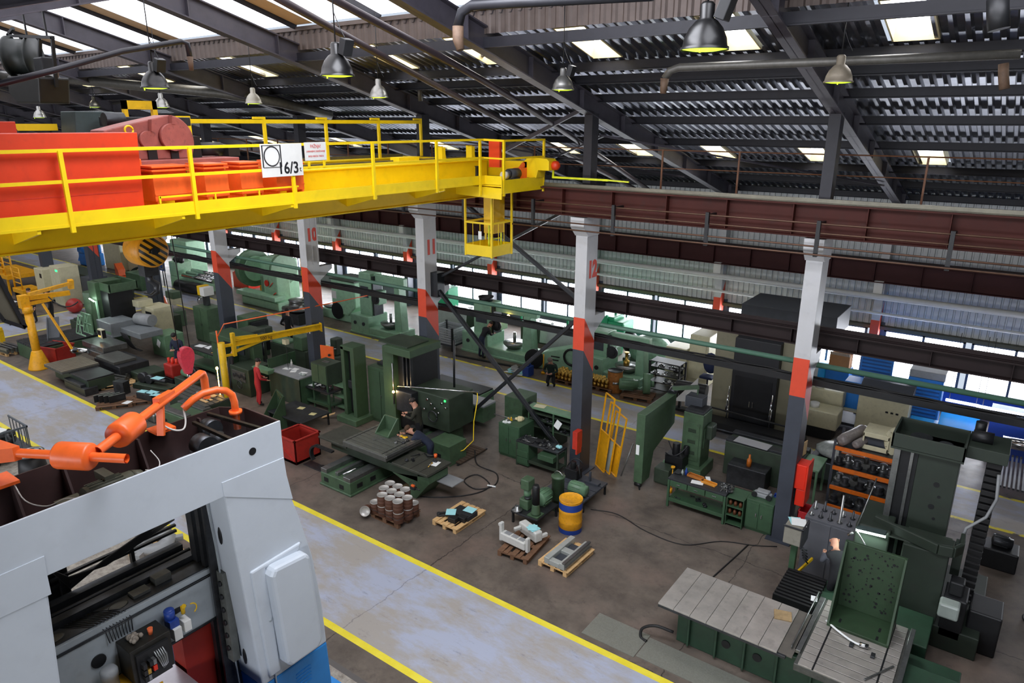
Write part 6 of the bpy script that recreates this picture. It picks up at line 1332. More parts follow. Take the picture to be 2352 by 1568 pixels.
P(t, 'end_cover', GRN, fn=lambda b: b.prism([(-.5, 0), (-.42, .6), (-.42, 1.45), (.3, 1.45), (.3, 0)], 'y', -.5, .35), bevel=.02); P(t, 'cabinet_side', GRND, [(.3, 1.5, -.4, .4, 0, .85)], .02); P(t, 'carriage', BLKM, [(.5, 1.1, -.45, .2, .85, 1.1)], .03); P(t, 'chuck', STEELD, fn=lambda b: b.cyl((.3, -.1, 1.1), (.5, -.1, 1.1), .18, n=16), bevel=0)
# ================================================================== bench group between columns 10 and 11, jib crane 500 kg
t = thing('red_bin', 'open red steel swarf bin with a diagonal brace, right of the portal machine', 'bin', (-17.25, 12.35, 0))
P(t, 'wall', RED, [(-.55, .42, -.45, -.41, 0, .78), (-.55, .42, .45, .49, 0, .78), (-.55, -.51, -.45, .49, 0, .78), (.38, .42, -.45, .49, 0, .78), (-.55, .42, -.45, .49, 0, .09)], .004)
P(t, 'rim', RED, [(-.58, .45, -.48, -.41, .76, .8), (-.58, .45, .45, .52, .76, .8), (-.58, -.51, -.48, .52, .76, .8), (.38, .45, -.48, .52, .76, .8)], .004)
P(t, 'brace', RED, fn=lambda b: b.bar((-.5, -.47, .6), (.36, -.47, .12), .04, .03), bevel=0); P(t, 'inside', PRM, [(-.5, .37, -.4, .44, .09, .12)], 0)
a = thing('angle_plate', 'green angle plate drilled with many holes behind the red swarf bin', 'angle plate', (-19.9, 13.3, 0), -.35)
P(a, 'upright', APG, [(-.42, .42, .3, .36, .04, 1.15)], .008); P(a, 'base', APG, [(-.42, .42, -.35, .36, 0, .05)], .006); P(a, 'side_web', APG, fn=lambda b: (b.prism([(-.35, .05), (.3, .05), (.3, 1.15)], 'x', .38, .42), b.prism([(-.35, .05), (.3, .05), (.3, 1.15)], 'x', -.42, -.38)), bevel=.004)
hb = B()
for i in range(50): hb.cyl((R_.uniform(-.34, .34), .292, R_.uniform(.15, 1.05)), (R_.uniform(-.34, .34)*0+0, .3, 0), .0001, n=3) if False else None
for i in range(50):
    x, z = R_.uniform(-.34, .34), R_.uniform(.15, 1.05); hb.cyl((x, .293, z), (x, .301, z), .014, n=7)
o = hb.build('drilled_hole', BLKM, a); o['kind'] = 'stuff'
t = thing('low_table', 'low dark steel table with two yellow tags behind the red swarf bin', 'table', (-19.3, 13.95, 0)); P(t, 'top', STEELD, [(-.95, .9, -.6, .6, .42, .46)], .006)
for sx in (-.9, .85):
    for sy in (-.55, .55): P(t, 'leg', BLKM, [(sx-.025, sx+.025, sy-.025, sy+.025, 0, .42)], 0)
papers(['left yellowish tag on the low dark table', 'right yellowish tag on the low dark table'], M('tag_yellow', 'c9c08a', .7), [(-19.5, 14.2, .3, .24, .2), (-18.75, 14.1, .3, .22, .2)], .462)
t = thing('jib_crane', 'yellow pillar jib crane lettered 500 kg with an orange cable rail above its arm', 'crane', (-22.2, 13.1, 0))
JY = YELD
P(t, 'pillar', JY, fn=lambda b: b.cyl((0, 0, 0), (0, 0, 2.62), .12, n=18), bevel=0)
tip = G(736, 748, 2.55); bs = Vector((-22.2, 13.1, 0)); dv = Vector((tip.x-bs.x, tip.y-bs.y, 0)); Lj = dv.length; dv.normalize(); ang = math.atan2(dv.y, dv.x)
ar = bpy.data.objects.new('arm', None); 
def rot2(p): return Vector((p[0]*math.cos(ang)-p[1]*math.sin(ang), p[0]*math.sin(ang)+p[1]*math.cos(ang), p[2]))
def Pj(name, mat, bars):
    b = B()
    for p0, p1, w, h in bars: b.bar(rot2(p0), rot2(p1), w, h)
    return b.build(name, mat, t, .004)
Pj('arm', JY, [((.42, 0, 2.62), (Lj, 0, 2.62), .16, .02), ((.42, 0, 2.42), (Lj, 0, 2.42), .16, .025), ((.42, 0, 2.52), (Lj, 0, 2.52), .02, .2), ((Lj, 0, 2.5), (Lj+.02, 0, 2.5), .2, .34)])
Pj('arm_bracket', JY, [((.42, 0, 2.05), (.42, 0, 2.9), .12, .14), ((.05, 0, 2.48), (.42, 0, 2.48), .06, .1), ((.05, 0, 2.12), (.42, 0, 2.12), .06, .08), ((.42, 0, 2.7), (1.3, 0, 2.64), .05, .1), ((.42, 0, 2.2), (1.5, 0, 2.44), .06, .1)])
text_mesh('500 kg', .17, 'lettering', BLKM, tuple(rot2((Lj*.42, -.09, 2.515))), (PI/2, 0, ang), t, .002)
P(t, 'orange_rail', ORG2, fn=lambda b: (b.tube([(-.1, -.05, 1.9), (-.12, -.05, 3.05)], .03, 6), b.tube([(-.12, -.05, 2.8), (.15, .1, 3.3), tuple(G(790, 690, 3.3)-bs), tuple(G(845, 678, 3.3)-bs)], .022, 6)), bevel=0)
P(t, 'power_cable', GREY, fn=lambda b: b.tube([(-.16, -.06, .0), (-.15, -.06, 1.0), (-.15, -.06, 2.4)], .018, 6), bevel=0)
P(t, 'hoist_box', CREAM, fn=lambda b: b.cbox(tuple(rot2((Lj*.62, 0, 2.2))), (.22, .16, .2)), bevel=.01); P(t, 'hoist_cable', BLK, fn=lambda b: b.cyl(tuple(rot2((Lj*.62, 0, 2.1))), tuple(rot2((Lj*.62, 0, 1.1))), .01, n=6), bevel=0)
person('man in red overalls with a black harness seen from behind, by the yellow jib crane', (-21.9, 14.15, 0), math.radians(160), REDC, REDC, hair='1d1916', lean=.08, handL=(.22, -.28, 1.0), handR=(-.22, -.28, 1.0), headdown=.25)
solo('harness', 'black harness straps on the back of the man in red overalls', 'strap', BLKC, fn=lambda b: None or b.box(-.06, .06, .0, .02, 0, .001), bevel=0, loc=(-21.9, 14.15, 0)) if False else None
t = thing('desk', 'green desk with a grey top and a sloped side, strewn with papers, below column 10', 'workbench', (-21.4, 15.4, 0)); P(t, 'top', GREY, [(-.9, .9, -.45, .45, 1.05, 1.1)], .006); P(t, 'front_panel', GRND, [(-.9, .9, -.45, -.42, 0, 1.05)], .004); P(t, 'side_panel', GRNB, [(-.93, -.9, -.45, .8, 0, 1.5), (.88, .9, -.45, .45, 0, 1.05)], .004)
papers(['first white sheet on the green desk', 'second white sheet on the green desk', 'cyan sheet on the green desk', 'white sheet at the right end of the green desk'], PAPER, [(-21.8, 15.4, .3, .3, .2), (-21.5, 15.55, .1, .25, .2), (-21.35, 15.35, .6, .22, .2), (-20.9, 15.45, .3, .28, .2)], 1.102)
solo('gloves', 'heap of pale work gloves on the right end of the green desk', 'gloves', GLOW, fn=lambda b: [b.ball((R_.uniform(-.1, .1), R_.uniform(-.06, .06), .04), R_.uniform(.03, .06), 7) for _ in range(8)], bevel=0, loc=(-20.72, 15.3, 1.1))
solo('bottle', 'white spray bottle standing on the back of the green desk', 'bottle', WHT, fn=lambda b: b.lathe([(.04, 0), (.04, .16), (.015, .2), (.015, .26)], (0, 0, 0), 12), bevel=0, loc=(-21.9, 15.7, 1.1))
t = thing('control_cabinet', 'dark green cabinet raised on a stand frame right of the green desk', 'cabinet', (-19.75, 15.6, 0)); P(t, 'body', GRND, [(-.4, .45, -.35, .35, 1.0, 1.75)], .01); P(t, 'door', MG, [(-.38, .0, -.37, -.35, 1.03, 1.72), (.02, .43, -.37, -.35, 1.03, 1.72)], .004)
for sx in (-.38, .4):
    for sy in (-.32, .32): P(t, 'leg', GRNB, [(sx-.025, sx+.025, sy-.025, sy+.025, 0, 1.0)], 0)
P(t, 'top_tool', STEEL, [(-.1, .2, -.1, .05, 1.75, 1.77)], .004)
solo('red_cover', 'bright orange-red panel with a dark hole standing behind the raised cabinet', 'panel', [ORG2, BLKM], fn=lambda b: (b.cbox((-21.0, 16.7, 1.55), (.62, .05, .55), (0, 0, .2)), b.cyl((-20.83, 16.66, 1.5), (-20.82, 16.62, 1.5), .05, n=12, mi=1)))
bench('green workbench with papers under the raised dark cabinet', -20.9, -19.2, 15.2, 15.9, .75, GRNB, drawers=0)
papers(['white drawing sheet on the low bench, left', 'white drawing sheet on the low bench, right', 'cyan sheet on the low bench behind the drawings'], PAPER, [(-20.5, 15.45, .2, .35, .28), (-20.05, 15.6, .1, .4, .25), (-20.45, 15.75, .2, .35, .15)], .753)
tools('on the low bench below the raised cabinet', -19.7, 15.5, .75, .7, .4, 12, 'parts on the low bench', 41, (STEELD, BLKM, STEEL))
t = thing('open_rack', 'open green shelf rack with trays beside the steady column', 'rack', (-19.1, 15.9, 0))
for z in (.1, .5, .9): P(t, 'tray', GRNM, [(-.4, .4, -.3, .3, z, z+.05)], .004)
for sx in (-.38, .38): P(t, 'post', GRNB, [(sx-.02, sx+.02, -.3, -.26, 0, 1.3)], 0)
solo('plank', 'short pale plank leaning at the foot of the steady column', 'plank', WOOD, fn=lambda b: b.bar((-19.1, 14.75, .02), (-18.7, 15.0, .2), .12, .03))
# gear hobbing / radial machines around columns 9-10
def mach_column(label, x, y, rz, mat, w, d, h, name='gear_machine', base=1.0, extra=True):
    t = thing(name, label, 'machine', (x, y, 0), rz)
    P(t, 'base', mat, [(-base, base, -d*.7, d*.7, 0, .55)], .04); P(t, 'column', mat, [(-base, -base+w, -d/2, d/2, .5, h)], .04)
    P(t, 'arm', mat, [(-base+w-.05, base*.55, -d*.28, d*.28, h-.42, h-.12)], .03)
    if extra:
        P(t, 'spindle', STEELD, fn=lambda b: (b.cyl((base*.3, 0, .95), (base*.3, 0, h-.4), .07, n=12), b.cyl((base*.3, 0, .55), (base*.3, 0, .68), .3, n=20)), bevel=0)
        P(t, 'control_panel', GREYD, [(-base+w*.2, -base+w*.7, -d/2-.03, -d/2, h*.5, h*.7)], .004)
        P(t, 'cover', mat, [(-base+.05, -base+w-.05, -d/2-.02, -d/2, .6, h*.45)], .006)
    return t
mach_column('dark green upright drilling machine behind the yellow jib pillar', -24.6, 16.1, .1, GRND, .9, .9, 1.95, 'drilling_machine', .9)
t = thing('gantry_mill', 'dark green machine with an overhanging bridge behind the jib crane, man underneath', 'machine', (-25.0, 15.2, 0)); P(t, 'bridge', MG, [(-.7, 1.3, -.5, .5, 1.65, 2.0)], .02); P(t, 'post', MG, [(-.7, -.2, -.45, .45, 0, 1.65)], .02); P(t, 'rear_post', MG, [(1.0, 1.3, .1, .5, 0, 1.65)], .02); P(t, 'bed', GRND, [(-.2, 1.4, -.2, .5, 0, .6)], .02); P(t, 'nameplate', BLKM, [(.3, .7, -.505, -.5, 1.75, 1.85)], 0)
person('bald man half hidden under the bridge of the dark green machine', (-24.2, 14.5, 0), 2.6, BLKC, BLKC, bald=True, lean=.3, headdown=.4)
t = thing('lathe_bed', 'green machine with a gear face and long pale slide beside the man in red', 'machine', (-23.4, 14.9, 0)); P(t, 'body', GRND, [(-.6, .6, -.5, .5, 0, 1.1)], .03); P(t, 'gear_face', IRON, [(-.45, .4, -.53, -.5, .55, .95)], .01)
for i in range(5): P(t, 'gear', STEELD, fn=lambda b: b.cyl((-.3+.16*i, -.55, .75+.05*(i % 2)), (-.3+.16*i, -.52, .75+.05*(i % 2)), .08, n=12), bevel=0)
P(t, 'slide', GRNM, [(.4, 1.4, -.2, .1, 1.0, 1.15)], .01); P(t, 'wheel', STEELD, fn=lambda b: b.tube([(.1+.15*math.cos(2*PI*i/14), -.6, .45+.15*math.sin(2*PI*i/14)) for i in range(15)], .018, 6), bevel=0)
solo('work_lamp', 'small warm lamp glowing beside the yellow jib pillar', 'lamp', ME('warm_bulb', 'ffc060', 30), fn=lambda b: (b.ball((-22.75, 13.15, 1.55), (.05, .05, .06), 8), b.cyl((-22.75, 13.15, 0), (-22.75, 13.15, 1.5), .015, n=6)), bevel=0)
t = bench('green workbench covered with papers and parts left of the dark green bridge machine', -28.0, -25.8, 14.9, 15.7, .95, GRNB, drawers=4)
papers(['left white drawing on the workbench of the man in navy', 'right white drawing on the workbench of the man in navy'], PAPER, [(-27.5, 15.3, .2, .45, .3), (-27.0, 15.4, -.1, .4, .3)], .952)
tools('on the workbench beside the man in navy', -26.4, 15.3, .95, .9, .5, 14, 'parts on the long green workbench', 43, (BRASS, STEELD, STEEL))
person('man in navy looking at his hands, standing at the papers on the green workbench', (-27.3, 14.2, 0), math.radians(30), NAVY, NAVY, hair='14110f', lean=.08, handL=(.06, -.34, 1.15), handR=(-.06, -.34, 1.15), headdown=.55, h=1.84)
person('man in black standing with his back turned, hands on hips, behind column 10', (-26.9, 19.3, 0), math.radians(190), BLKC, BLKC, hair='1a1614', handL=(.26, -.02, 1.0), handR=(-.26, -.02, 1.0), h=1.8)
cabinet('green cabinet with a pale top, beside column 9', -31.35, -30.15, 17.3, 18.1, 1.7, GRN)
cabinet('lower green cabinet left of column 9, dark side turned to the aisle', -32.3, -31.6, 16.1, 16.8, 1.35, GRND, nd_=1)
solo('bucket', 'dark metal bucket on the floor before the pale-topped green cabinet', 'bucket', BLKM, fn=lambda b: b.lathe([(.12, 0), (.16, .3), (.15, .3), (.11, .02)], (0, 0, 0), 16, cap=True), bevel=0, loc=(-29.6, 16.6, 0))
t = thing('yellow_unit', 'small yellow and white machine unit standing on the pale-topped green cabinet', 'machine', (-30.9, 17.8, 1.7)); P(t, 'body', YELD, [(-.35, -.1, -.25, .25, .5, .95)], .03); P(t, 'label_face', WHT, [(-.1, .25, -.26, .25, .5, .9)], .01); P(t, 'stand', STEELD, [(-.2, .1, -.1, .1, 0, .5)], .01)
t = thing('engine_block', 'red painted engine-like casting below the pink hook', 'machine part', (-26.6, 13.6, 0)); P(t, 'block', RED, [(-.3, .3, -.3, .3, .3, .85)], .05); P(t, 'valves', REDB, fn=lambda b: [b.cyl((-.2+.13*i, -.1+.1*(i % 2), .8), (-.2+.13*i, -.1+.1*(i % 2), 1.05), .05, n=10) for i in range(4)], bevel=0); P(t, 'stand', BLKM, [(-.35, .35, -.35, .35, 0, .3)], .01)
t = thing('small_lathe', 'small green lathe with a dark flywheel right of the red casting', 'lathe', (-25.4, 13.5, 0)); P(t, 'base', GRND, [(-.6, .8, -.3, .3, 0, .5)], .03); P(t, 'motor', GRNM, fn=lambda b: b.cyl((-.3, 0, .7), (.15, 0, .7), .17, n=14), bevel=0); P(t, 'flywheel', BLKM, fn=lambda b: b.cyl((.3, -.05, .7), (.3, .08, .7), .3, n=20), bevel=0)
t = thing('planer_table', 'green machine table with a slotted pale top behind the tall orange arm', 'machine', (-23.2, 12.6, 0)); P(t, 'body', GRND, [(-1.2, 1.2, -.5, .5, 0, .55)], .02); P(t, 'tee_slots', IRON, [(-1.2, 1.2, -.5+.2*i, -.5+.2*i+.17, .55, .6) for i in range(5)], .004); P(t, 'offcuts', WOOD, [(.3, .9, -.1, .0, .6, .63), (.4, .7, .1, .3, .6, .64), (.5, .95, -.3, -.2, .6, .63)], .004)
tools('on the slotted green machine table', -23.0, 12.7, .6, 1.2, .6, 12, 'parts on the slotted table', 45, (STEELD, BRASS, STEEL))
t = thing('slide_bed', 'short green machine bed with two bright ways just behind the portal beam', 'machine bed', (-22.6, 11.7, 0), .05); P(t, 'bed', GRN, [(-.75, .75, -.55, .55, 0, .5)], .02); P(t, 'way', STEEL, [(-.75, .75, -.5, -.25, .5, .56), (-.75, .75, .2, .5, .5, .56)], .006); P(t, 'side_hole', BLKM, fn=lambda b: (b.cyl((-.3, -.56, .2), (-.3, -.55, .2), .06, n=12), b.cyl((.3, -.56, .2), (.3, -.55, .2), .06, n=12)), bevel=0)
t = thing('spindle_unit', 'grey steel machine head lying beside the short green bed with bright ways', 'machine part', (-23.6, 11.1, 0)); P(t, 'body', STEEL, [(-.25, .25, -.15, .15, 0, .3)], .05); P(t, 'nose', CHR, fn=lambda b: b.cyl((-.2, -.15, .18), (-.2, -.4, .18), .1, n=14), bevel=0)
# floor pallets along the aisle
pallet('low brown pallet holding four black slabs on the aisle line', -26.15, 11.0, -.6, WOODD)
for i in range(4): solo('steel_slab', 'black steel slab standing on edge with a bright top, one of four on the aisle pallet', 'slab', [BLKM, STEEL], fn=lambda b: (b.box(-.03, .03, -.28, .28, 0, .26), b.box(-.03, .03, -.28, .28, .26, .275, 1)), loc=(-26.6+.17*i, 10.75+.1*i, .146), rz=-.15, bevel=.003, group='black slabs on the aisle pallet')
papers('white sheet between the black slabs and the boxed part', PAPER, [(-25.7, 11.2, .4, .25, .3)], .15)
pallet('second low pallet carrying a dark boxed part under cyan sheets', -25.6, 12.0, -.55, WOODD)
solo('boxed_part', 'dark boxed machine part under the cyan sheets beside the aisle line', 'machine part', STEELD, [(-.4, .4, -.2, .2, 0, .22)], loc=(-25.5, 11.9, .146), rz=.2)
papers(['cyan sheet on the dark boxed part, left', 'cyan sheet on the dark boxed part, right', 'white sheet hanging over the right end of the boxed part'], PAPERC, [(-25.75, 11.85, .3, .4, .25), (-25.4, 12.0, .2, .45, .3), (-25.05, 11.95, .4, .35, .25)], .37)
pallet('pale pallet of grey steel blocks below the left boring mill', -28.2, 12.1, -.5, WOOD)
for i, (dx, dy, s) in enumerate(((-.35, .0, .5), (.1, .12, .45), (.1, -.2, .4), (-.1, .3, .35))): solo('steel_block', 'grey machined steel block on the pale pallet below the left boring mill', 'block', IRON, fn=lambda b: (b.box(-s/2, s/2, -.12, .12, 0, .16), b.box(-s/2, s/2, -.04, .04, .16, .24)), loc=(-28.2+dx, 12.1+dy, .146), rz=.3, group='grey blocks on the pale pallet')
solo('bored_block', 'grey block with a round bore standing near the blocks pallet', 'block', [STEELD, BLKM], fn=lambda b: (b.box(-.25, .25, -.15, .15, 0, .5), b.cyl((0, -.152, .28), (0, -.15, .28), .13, n=18, mi=1)), loc=(-27.2, 11.75, 0), rz=.3)
t = thing('rotor_fixture', 'dark shaft fixture with round cheeks and a cyan sheet, on a green base', 'machine part', (-26.6, 12.75, 0), .25); P(t, 'base', GRND, [(-.9, .9, -.3, .3, 0, .2)], .02); P(t, 'cheek', STEELD, fn=lambda b: (b.cyl((-.6, -.1, .4), (-.6, .1, .4), .2, n=16), b.cyl((-.25, -.1, .38), (-.25, .1, .38), .18, n=16), b.cyl((-.6, 0, .4), (.6, 0, .4), .08, n=12)), bevel=0); P(t, 'sheet', PAPERC, [(.0, .45, -.2, .1, .5, .505)], 0)
# ================================================================== LEFT HORIZONTAL BORING MILL
t = thing('horizontal_boring_mill', 'grey and green boring mill with an open-topped column and lit panel, left behind the aisle', 'machine', (-32, 13, 0))
ox, oy = -32, 13
P(t, 'table_bed', GRND, [L(-30.9, -28.0, 10.9, 11.9, .1, .55)], .02); P(t, 'bed_cover', STEELD, [L(-29.4, -28.0, 10.88, 11.92, .55, .6)], .008); P(t, 'slot_table', IRON, [L(-31.0, -29.4, 10.6, 12.0, .6, .68)], .01)
P(t, 'tee_slots', M('worn_table', '7c7566', .5, .5, .15, 4), [L(-31.0+.2*i, -30.83+.2*i, 10.6, 12.0, .68, .71) for i in range(8)], .003)
P(t, 'front_slide', STEELD, [L(-29.6, -28.2, 10.7, 11.2, .3, .4), L(-29.6, -27.9, 10.7, 11.2, 0, .3)], .015)
P(t, 'cross_table', IRON, [L(-30.1, -28.6, 12.2, 13.1, .7, .82)], .015); P(t, 'cross_base', STEELD, [L(-30.3, -28.2, 12.2, 13.4, 0, .7)], .03); P(t, 'rear_base', GRND, [L(-28.2, -27.2, 12.6, 13.6, 0, .45)], .03)
P(t, 'ram', STEEL, [L(-32.2, -30.3, 12.6, 13.6, .75, 1.0), L(-31.6, -30.4, 12.5, 13.3, .5, .75)], .02); P(t, 'feed_motor', CHR, fn=lambda b: (b.cyl((-32.0-ox, 12.2-oy, .7), (-31.4-ox, 12.5-oy, .7), .12, n=14), b.cyl((-32.1-ox, 12.15-oy, .7), (-32.0-ox, 12.2-oy, .7), .15, n=14)), bevel=0)
P(t, 'column', GRN, [L(-34.1, -33.4, 14.0, 15.2, 0, 3.1)], .02); P(t, 'column_crown', GRN, [L(-34.2, -32.5, 14.2, 14.26, 2.75, 3.1), L(-34.2, -32.5, 15.4, 15.46, 2.75, 3.1), L(-34.2, -34.14, 14.2, 15.46, 2.75, 3.1), L(-32.56, -32.5, 14.2, 15.46, 2.75, 3.1), L(-34.2, -32.5, 14.2, 15.46, 2.72, 2.78)], .01)
P(t, 'way_bellows', BLKM, [L(-33.4, -32.7, 14.2, 15.3, .8, 2.75)], .01); P(t, 'side_drum', GRN, fn=lambda b: b.cyl((-34.4-ox, 14.2-oy, .8), (-34.4-ox, 14.2-oy, 2.55), .33, n=20), bevel=0)
P(t, 'lit_panel', GRNP, [L(-33.42, -33.35, 13.92, 14.0, 1.0, 2.3)], .01)
P(t, 'headstock', M('head_grey', '7c8285', .45, .1, .1, 3, 0, .15), [L(-32.9, -31.6, 13.6, 14.7, .95, 1.6)], .03); P(t, 'head_stripe', GRNM, [L(-32.88, -31.62, 13.59, 13.6, 1.1, 1.22)], 0)
P(t, 'spindle_housing', M('head_grey', '7c8285'), [L(-31.6, -29.9, 14.0, 15.0, 1.1, 1.35)], .02); P(t, 'spindle_motor', GREY, fn=lambda b: b.cyl((-31.6-ox, 14.8-oy, 1.6), (-30.7-ox, 15.0-oy, 1.6), .26, n=20), bevel=0)
P(t, 'control_cabinet', CREAM, [L(-32.6, -31.5, 15.5, 16.4, .6, 1.9), L(-32.9, -32.2, 15.2, 15.9, 1.9, 2.2)], .02); P(t, 'control_screen', BLKM, [L(-32.2, -31.7, 15.48, 15.5, 1.4, 1.7)], 0)
P(t, 'pendant', CREAM, [L(-31.5, -31.1, 13.0, 13.15, 1.15, 1.55)], .015); P(t, 'pendant_face', BLKM, [L(-31.1, -31.08, 13.0, 13.15, 1.18, 1.52), L(-31.45, -31.2, 12.99, 13.0, 1.3, 1.5)], 0); P(t, 'indicator', ME('amber_indicator', 'ffb020', 6), [L(-31.42, -31.38, 12.985, 12.99, 1.22, 1.26), L(-31.3, -31.27, 12.985, 12.99, 1.22, 1.26)], 0)
P(t, 'hoses', BLK, fn=lambda b: [b.tube(sag((-31.4-ox+.1*i, 13.9-oy, 1.2), (-30.8-ox+.1*i, 14.2-oy, .5), .25), .02, 5) for i in range(6)], bevel=0)
P(t, 'end_cabinet', GRNM, [L(-31.0, -29.9, 15.0, 15.9, 0, 1.0)], .02)
P(t, 'end_sheet', PAPER, fn=lambda b: b.cbox((-30.4-ox, 14.98-oy, .6), (.26, .006, .34), (0, .5, 0)), bevel=0)
ws = ME('lit_strip', 'e8fff4', 12)
P(t, 'strip_light', ws, fn=lambda b: b.bar((-33.9-ox, 13.9-oy, 2.35), (-33.35-ox, 13.85-oy, 2.3), .05, .03), bevel=0)
al = bpy.data.lights.new('strip_light', 'POINT'); al.energy = 12; al.color = (.8, 1, .9); al.shadow_soft_size = .1
ao = bpy.data.objects.new('strip_light', al); COL.objects.link(ao); ao.location = (-33.3, 13.7, 2.3)
t = thing('truss_bracket', 'pale green triangular rib bracket standing on the left boring mill table', 'bracket', (-33.0, 13.1, 1.0)); 
P(t, 'back', GRNM, [(-.6, .35, .2, .25, 0, .9)], .006)
b = B()
for y in (-.1, .2): b.bar((-.6, y, 0), (-.1, y, .9), .03, .05); b.bar((-.1, y, .9), (.3, y, .9), .03, .05); b.bar((-.6, y, 0), (.3, y, 0), .03, .05); b.bar((-.35, y, .45), (.3, y, .45), .03, .04); b.bar((-.1, y, 0), (-.1, y, .9), .03, .04); b.bar((-.35, y, 0), (-.1, y, .45), .03, .03); b.bar((-.1, y, .45), (.2, y, .9), .03, .03)
b.build('rib', GRNP, t)
t = thing('vertical_motor', 'blue vertical motor with a dark drum behind the left boring mill column', 'motor', (-35.2, 14.8, 0)); motor(t, (0, .3, 1.6), .25, .7, (0, 0, 1), BLUED, 'blue_motor'); P(t, 'drum', BLKM, fn=lambda b: b.cyl((-.1, -.2, .6), (.3, -.2, .6), .45, n=20), bevel=0); P(t, 'frame', GREYD, [(-.5, .5, -.3, .7, 0, .4), (-.15, .2, .1, .5, .4, 1.6)], .02)
solo('loading_ramp', 'grey sheet chute leaning against the left boring mill', 'chute', GREYD, fn=lambda b: (b.bar((-34.2, 12.2, .3), (-35.6, 12.9, 1.4), .5, .03), b.bar((-34.1, 11.95, .36), (-35.5, 12.65, 1.46), .03, .12)))
t = thing('red_bin', 'open red swarf bin behind the left yellow jib crane', 'bin', (-33.5, 12.0, 0), .3); P(t, 'wall', RED, [(-.6, .6, -.45, -.41, .05, .7), (-.6, .6, .41, .45, .05, .7), (-.6, -.56, -.45, .45, .05, .7), (.56, .6, -.45, .45, .05, .7), (-.6, .6, -.45, .45, .05, .09)], .004); P(t, 'rim', RED, [(-.63, .63, -.48, -.41, .68, .72), (-.63, .63, .41, .48, .68, .72)], .003)
t = thing('machine_table', 'dark slotted machine table on a green bed behind the red bin and the jib pillar', 'machine bed', (-34.6, 12.9, 0)); P(t, 'bed', GRN, [(-1.0, 1.0, -1.6, 1.2, 0, .62)], .02); P(t, 'slot_top', STEELD, [(-1.0+.25*i, -.79+.25*i, -1.6, 1.2, .62, .7) for i in range(8)], .004)
solo('machine_bed', 'second dark slotted table further back behind the left jib crane', 'machine bed', GRND, [(-37.2, -35.4, 14.2, 15.8, .0, .75), (-37.0, -35.6, 14.3, 15.7, .75, .85)], bevel=.02)
for q, (x, y) in enumerate(((-37.0, 11.2), (-36.9, 12.35))):
    pallet(('front' if q == 0 else 'rear') + ' pallet stacked with bright steel bars at the left edge', x+.6, y, PI/2+.1, WOOD)
    for i in range(9): solo('steel_bar', 'bright planed steel bar lying in the layers on the left pallets', 'bar', STEEL if i % 3 else IRON, [(-.75, .75, -.05, .05, 0, .1)], loc=(x+.6, y-.36+.18*(i % 5), .146+.11*(i//5)), rz=.1, group='steel bars on the left pallets', bevel=.004)
solo('wood_offcut', 'two yellow pump heads at the left end of the bar pallets', 'pump', YELD, fn=lambda b: (b.box(-38.2, -37.9, 11.4, 11.6, 0, .7), b.box(-38.3, -37.8, 11.45, 11.55, .7, .85)))
# left yellow jib crane
t = thing('jib_crane', 'tall yellow pillar jib crane with a folded double arm on a flared foot, left side', 'crane', (-32.95, 11.1, 0))
P(t, 'foot', YELR, fn=lambda b: (b.lathe([(.42, 0), (.42, .04), (.2, .75), (.15, .8)], (0, 0, 0), 20)), bevel=0)
P(t, 'pillar', YELR, fn=lambda b: (b.cyl((0, 0, .7), (-.35, .1, 2.35), .16, n=18), b.cyl((-.35, .1, 2.35), (-.37, .1, 2.6), .2, n=18)), bevel=0)
tip = G(160, 672, 2.9)-Vector((-32.95, 11.1, 0)); tip2 = G(163, 650, 3.25)-Vector((-32.95, 11.1, 0))
P(t, 'lower_arm', YELR, fn=lambda b: (b.bar((-.45, .05, 2.55), (-.45, .05, 3.1), .34, .34), b.bar((-.45, .05, 2.95), tuple(tip), .16, .2), b.bar((-.4, .05, 2.7), tuple(tip*.62+Vector((-.2, 0, .95))), .12, .16)), bevel=.01)
P(t, 'upper_arm', YELR, fn=lambda b: (b.bar((.1, .1, 3.2), tuple(tip2), .14, .14), b.bar(tuple(tip2+Vector((-.1, 0, -.25))), tuple(tip2+Vector((0, 0, .15))), .2, .2)), bevel=.01)
P(t, 'hanging_bar', YELR, fn=lambda b: b.bar((.9, .25, 2.9), (1.75, .7, 1.0), .08, .06), bevel=0); P(t, 'arm_cable', BLK, fn=lambda b: b.tube(sag((1.2, .4, 3.2), (2.6, .9, 3.1), .3), .025, 6), bevel=0)
P(t, 'arm_lettering', BLKM, fn=lambda b: b.bar(tuple(Vector((.1, .0, 3.2)).lerp(tip2, .25)+Vector((.03, -.06, 0))), tuple(Vector((.1, .0, 3.2)).lerp(tip2, .5)+Vector((.03, -.06, 0))), .03, .08), bevel=0)
person('worker in dark trousers half hidden behind the left jib arm, left of two', (-41.0, 14.0, 0), .4, BLKC, BLKC, h=1.78)
person('worker in dark trousers half hidden behind the left jib arm, right of two', (-39.7, 14.4, 0), -.6, BLKC, BLKC, h=1.8)
bench('green desk with papers at the left edge behind the two workers', -43.3, -41.4, 13.0, 14.0, .95, GRND, drawers=2)
papers(['white sheet on the left edge desk, front', 'white sheet on the left edge desk, rear'], PAPER, [(-42.2, 13.3, .3, .7, .4), (-42.6, 13.7, .1, .6, .3)], .953)
solo('gas_ball', 'round red compressor tank on the floor before the white cabinet', 'tank', RED, fn=lambda b: b.ball((-41.5, 16.2, .4), (.5, .4, .4), 16), bevel=0)
t = thing('switch_cabinet', 'tall white double-door switch cabinet with a green display, behind the left jib crane', 'cabinet', (-43.6, 16.8, 0)); P(t, 'body', CREAM, [(-.5, .7, -.5, .5, .06, 2.3)], .01)
for x in (-.48, .1): P(t, 'door', CREAM, [(x, x+.56, -.52, -.5, .1, 2.25)], .005)
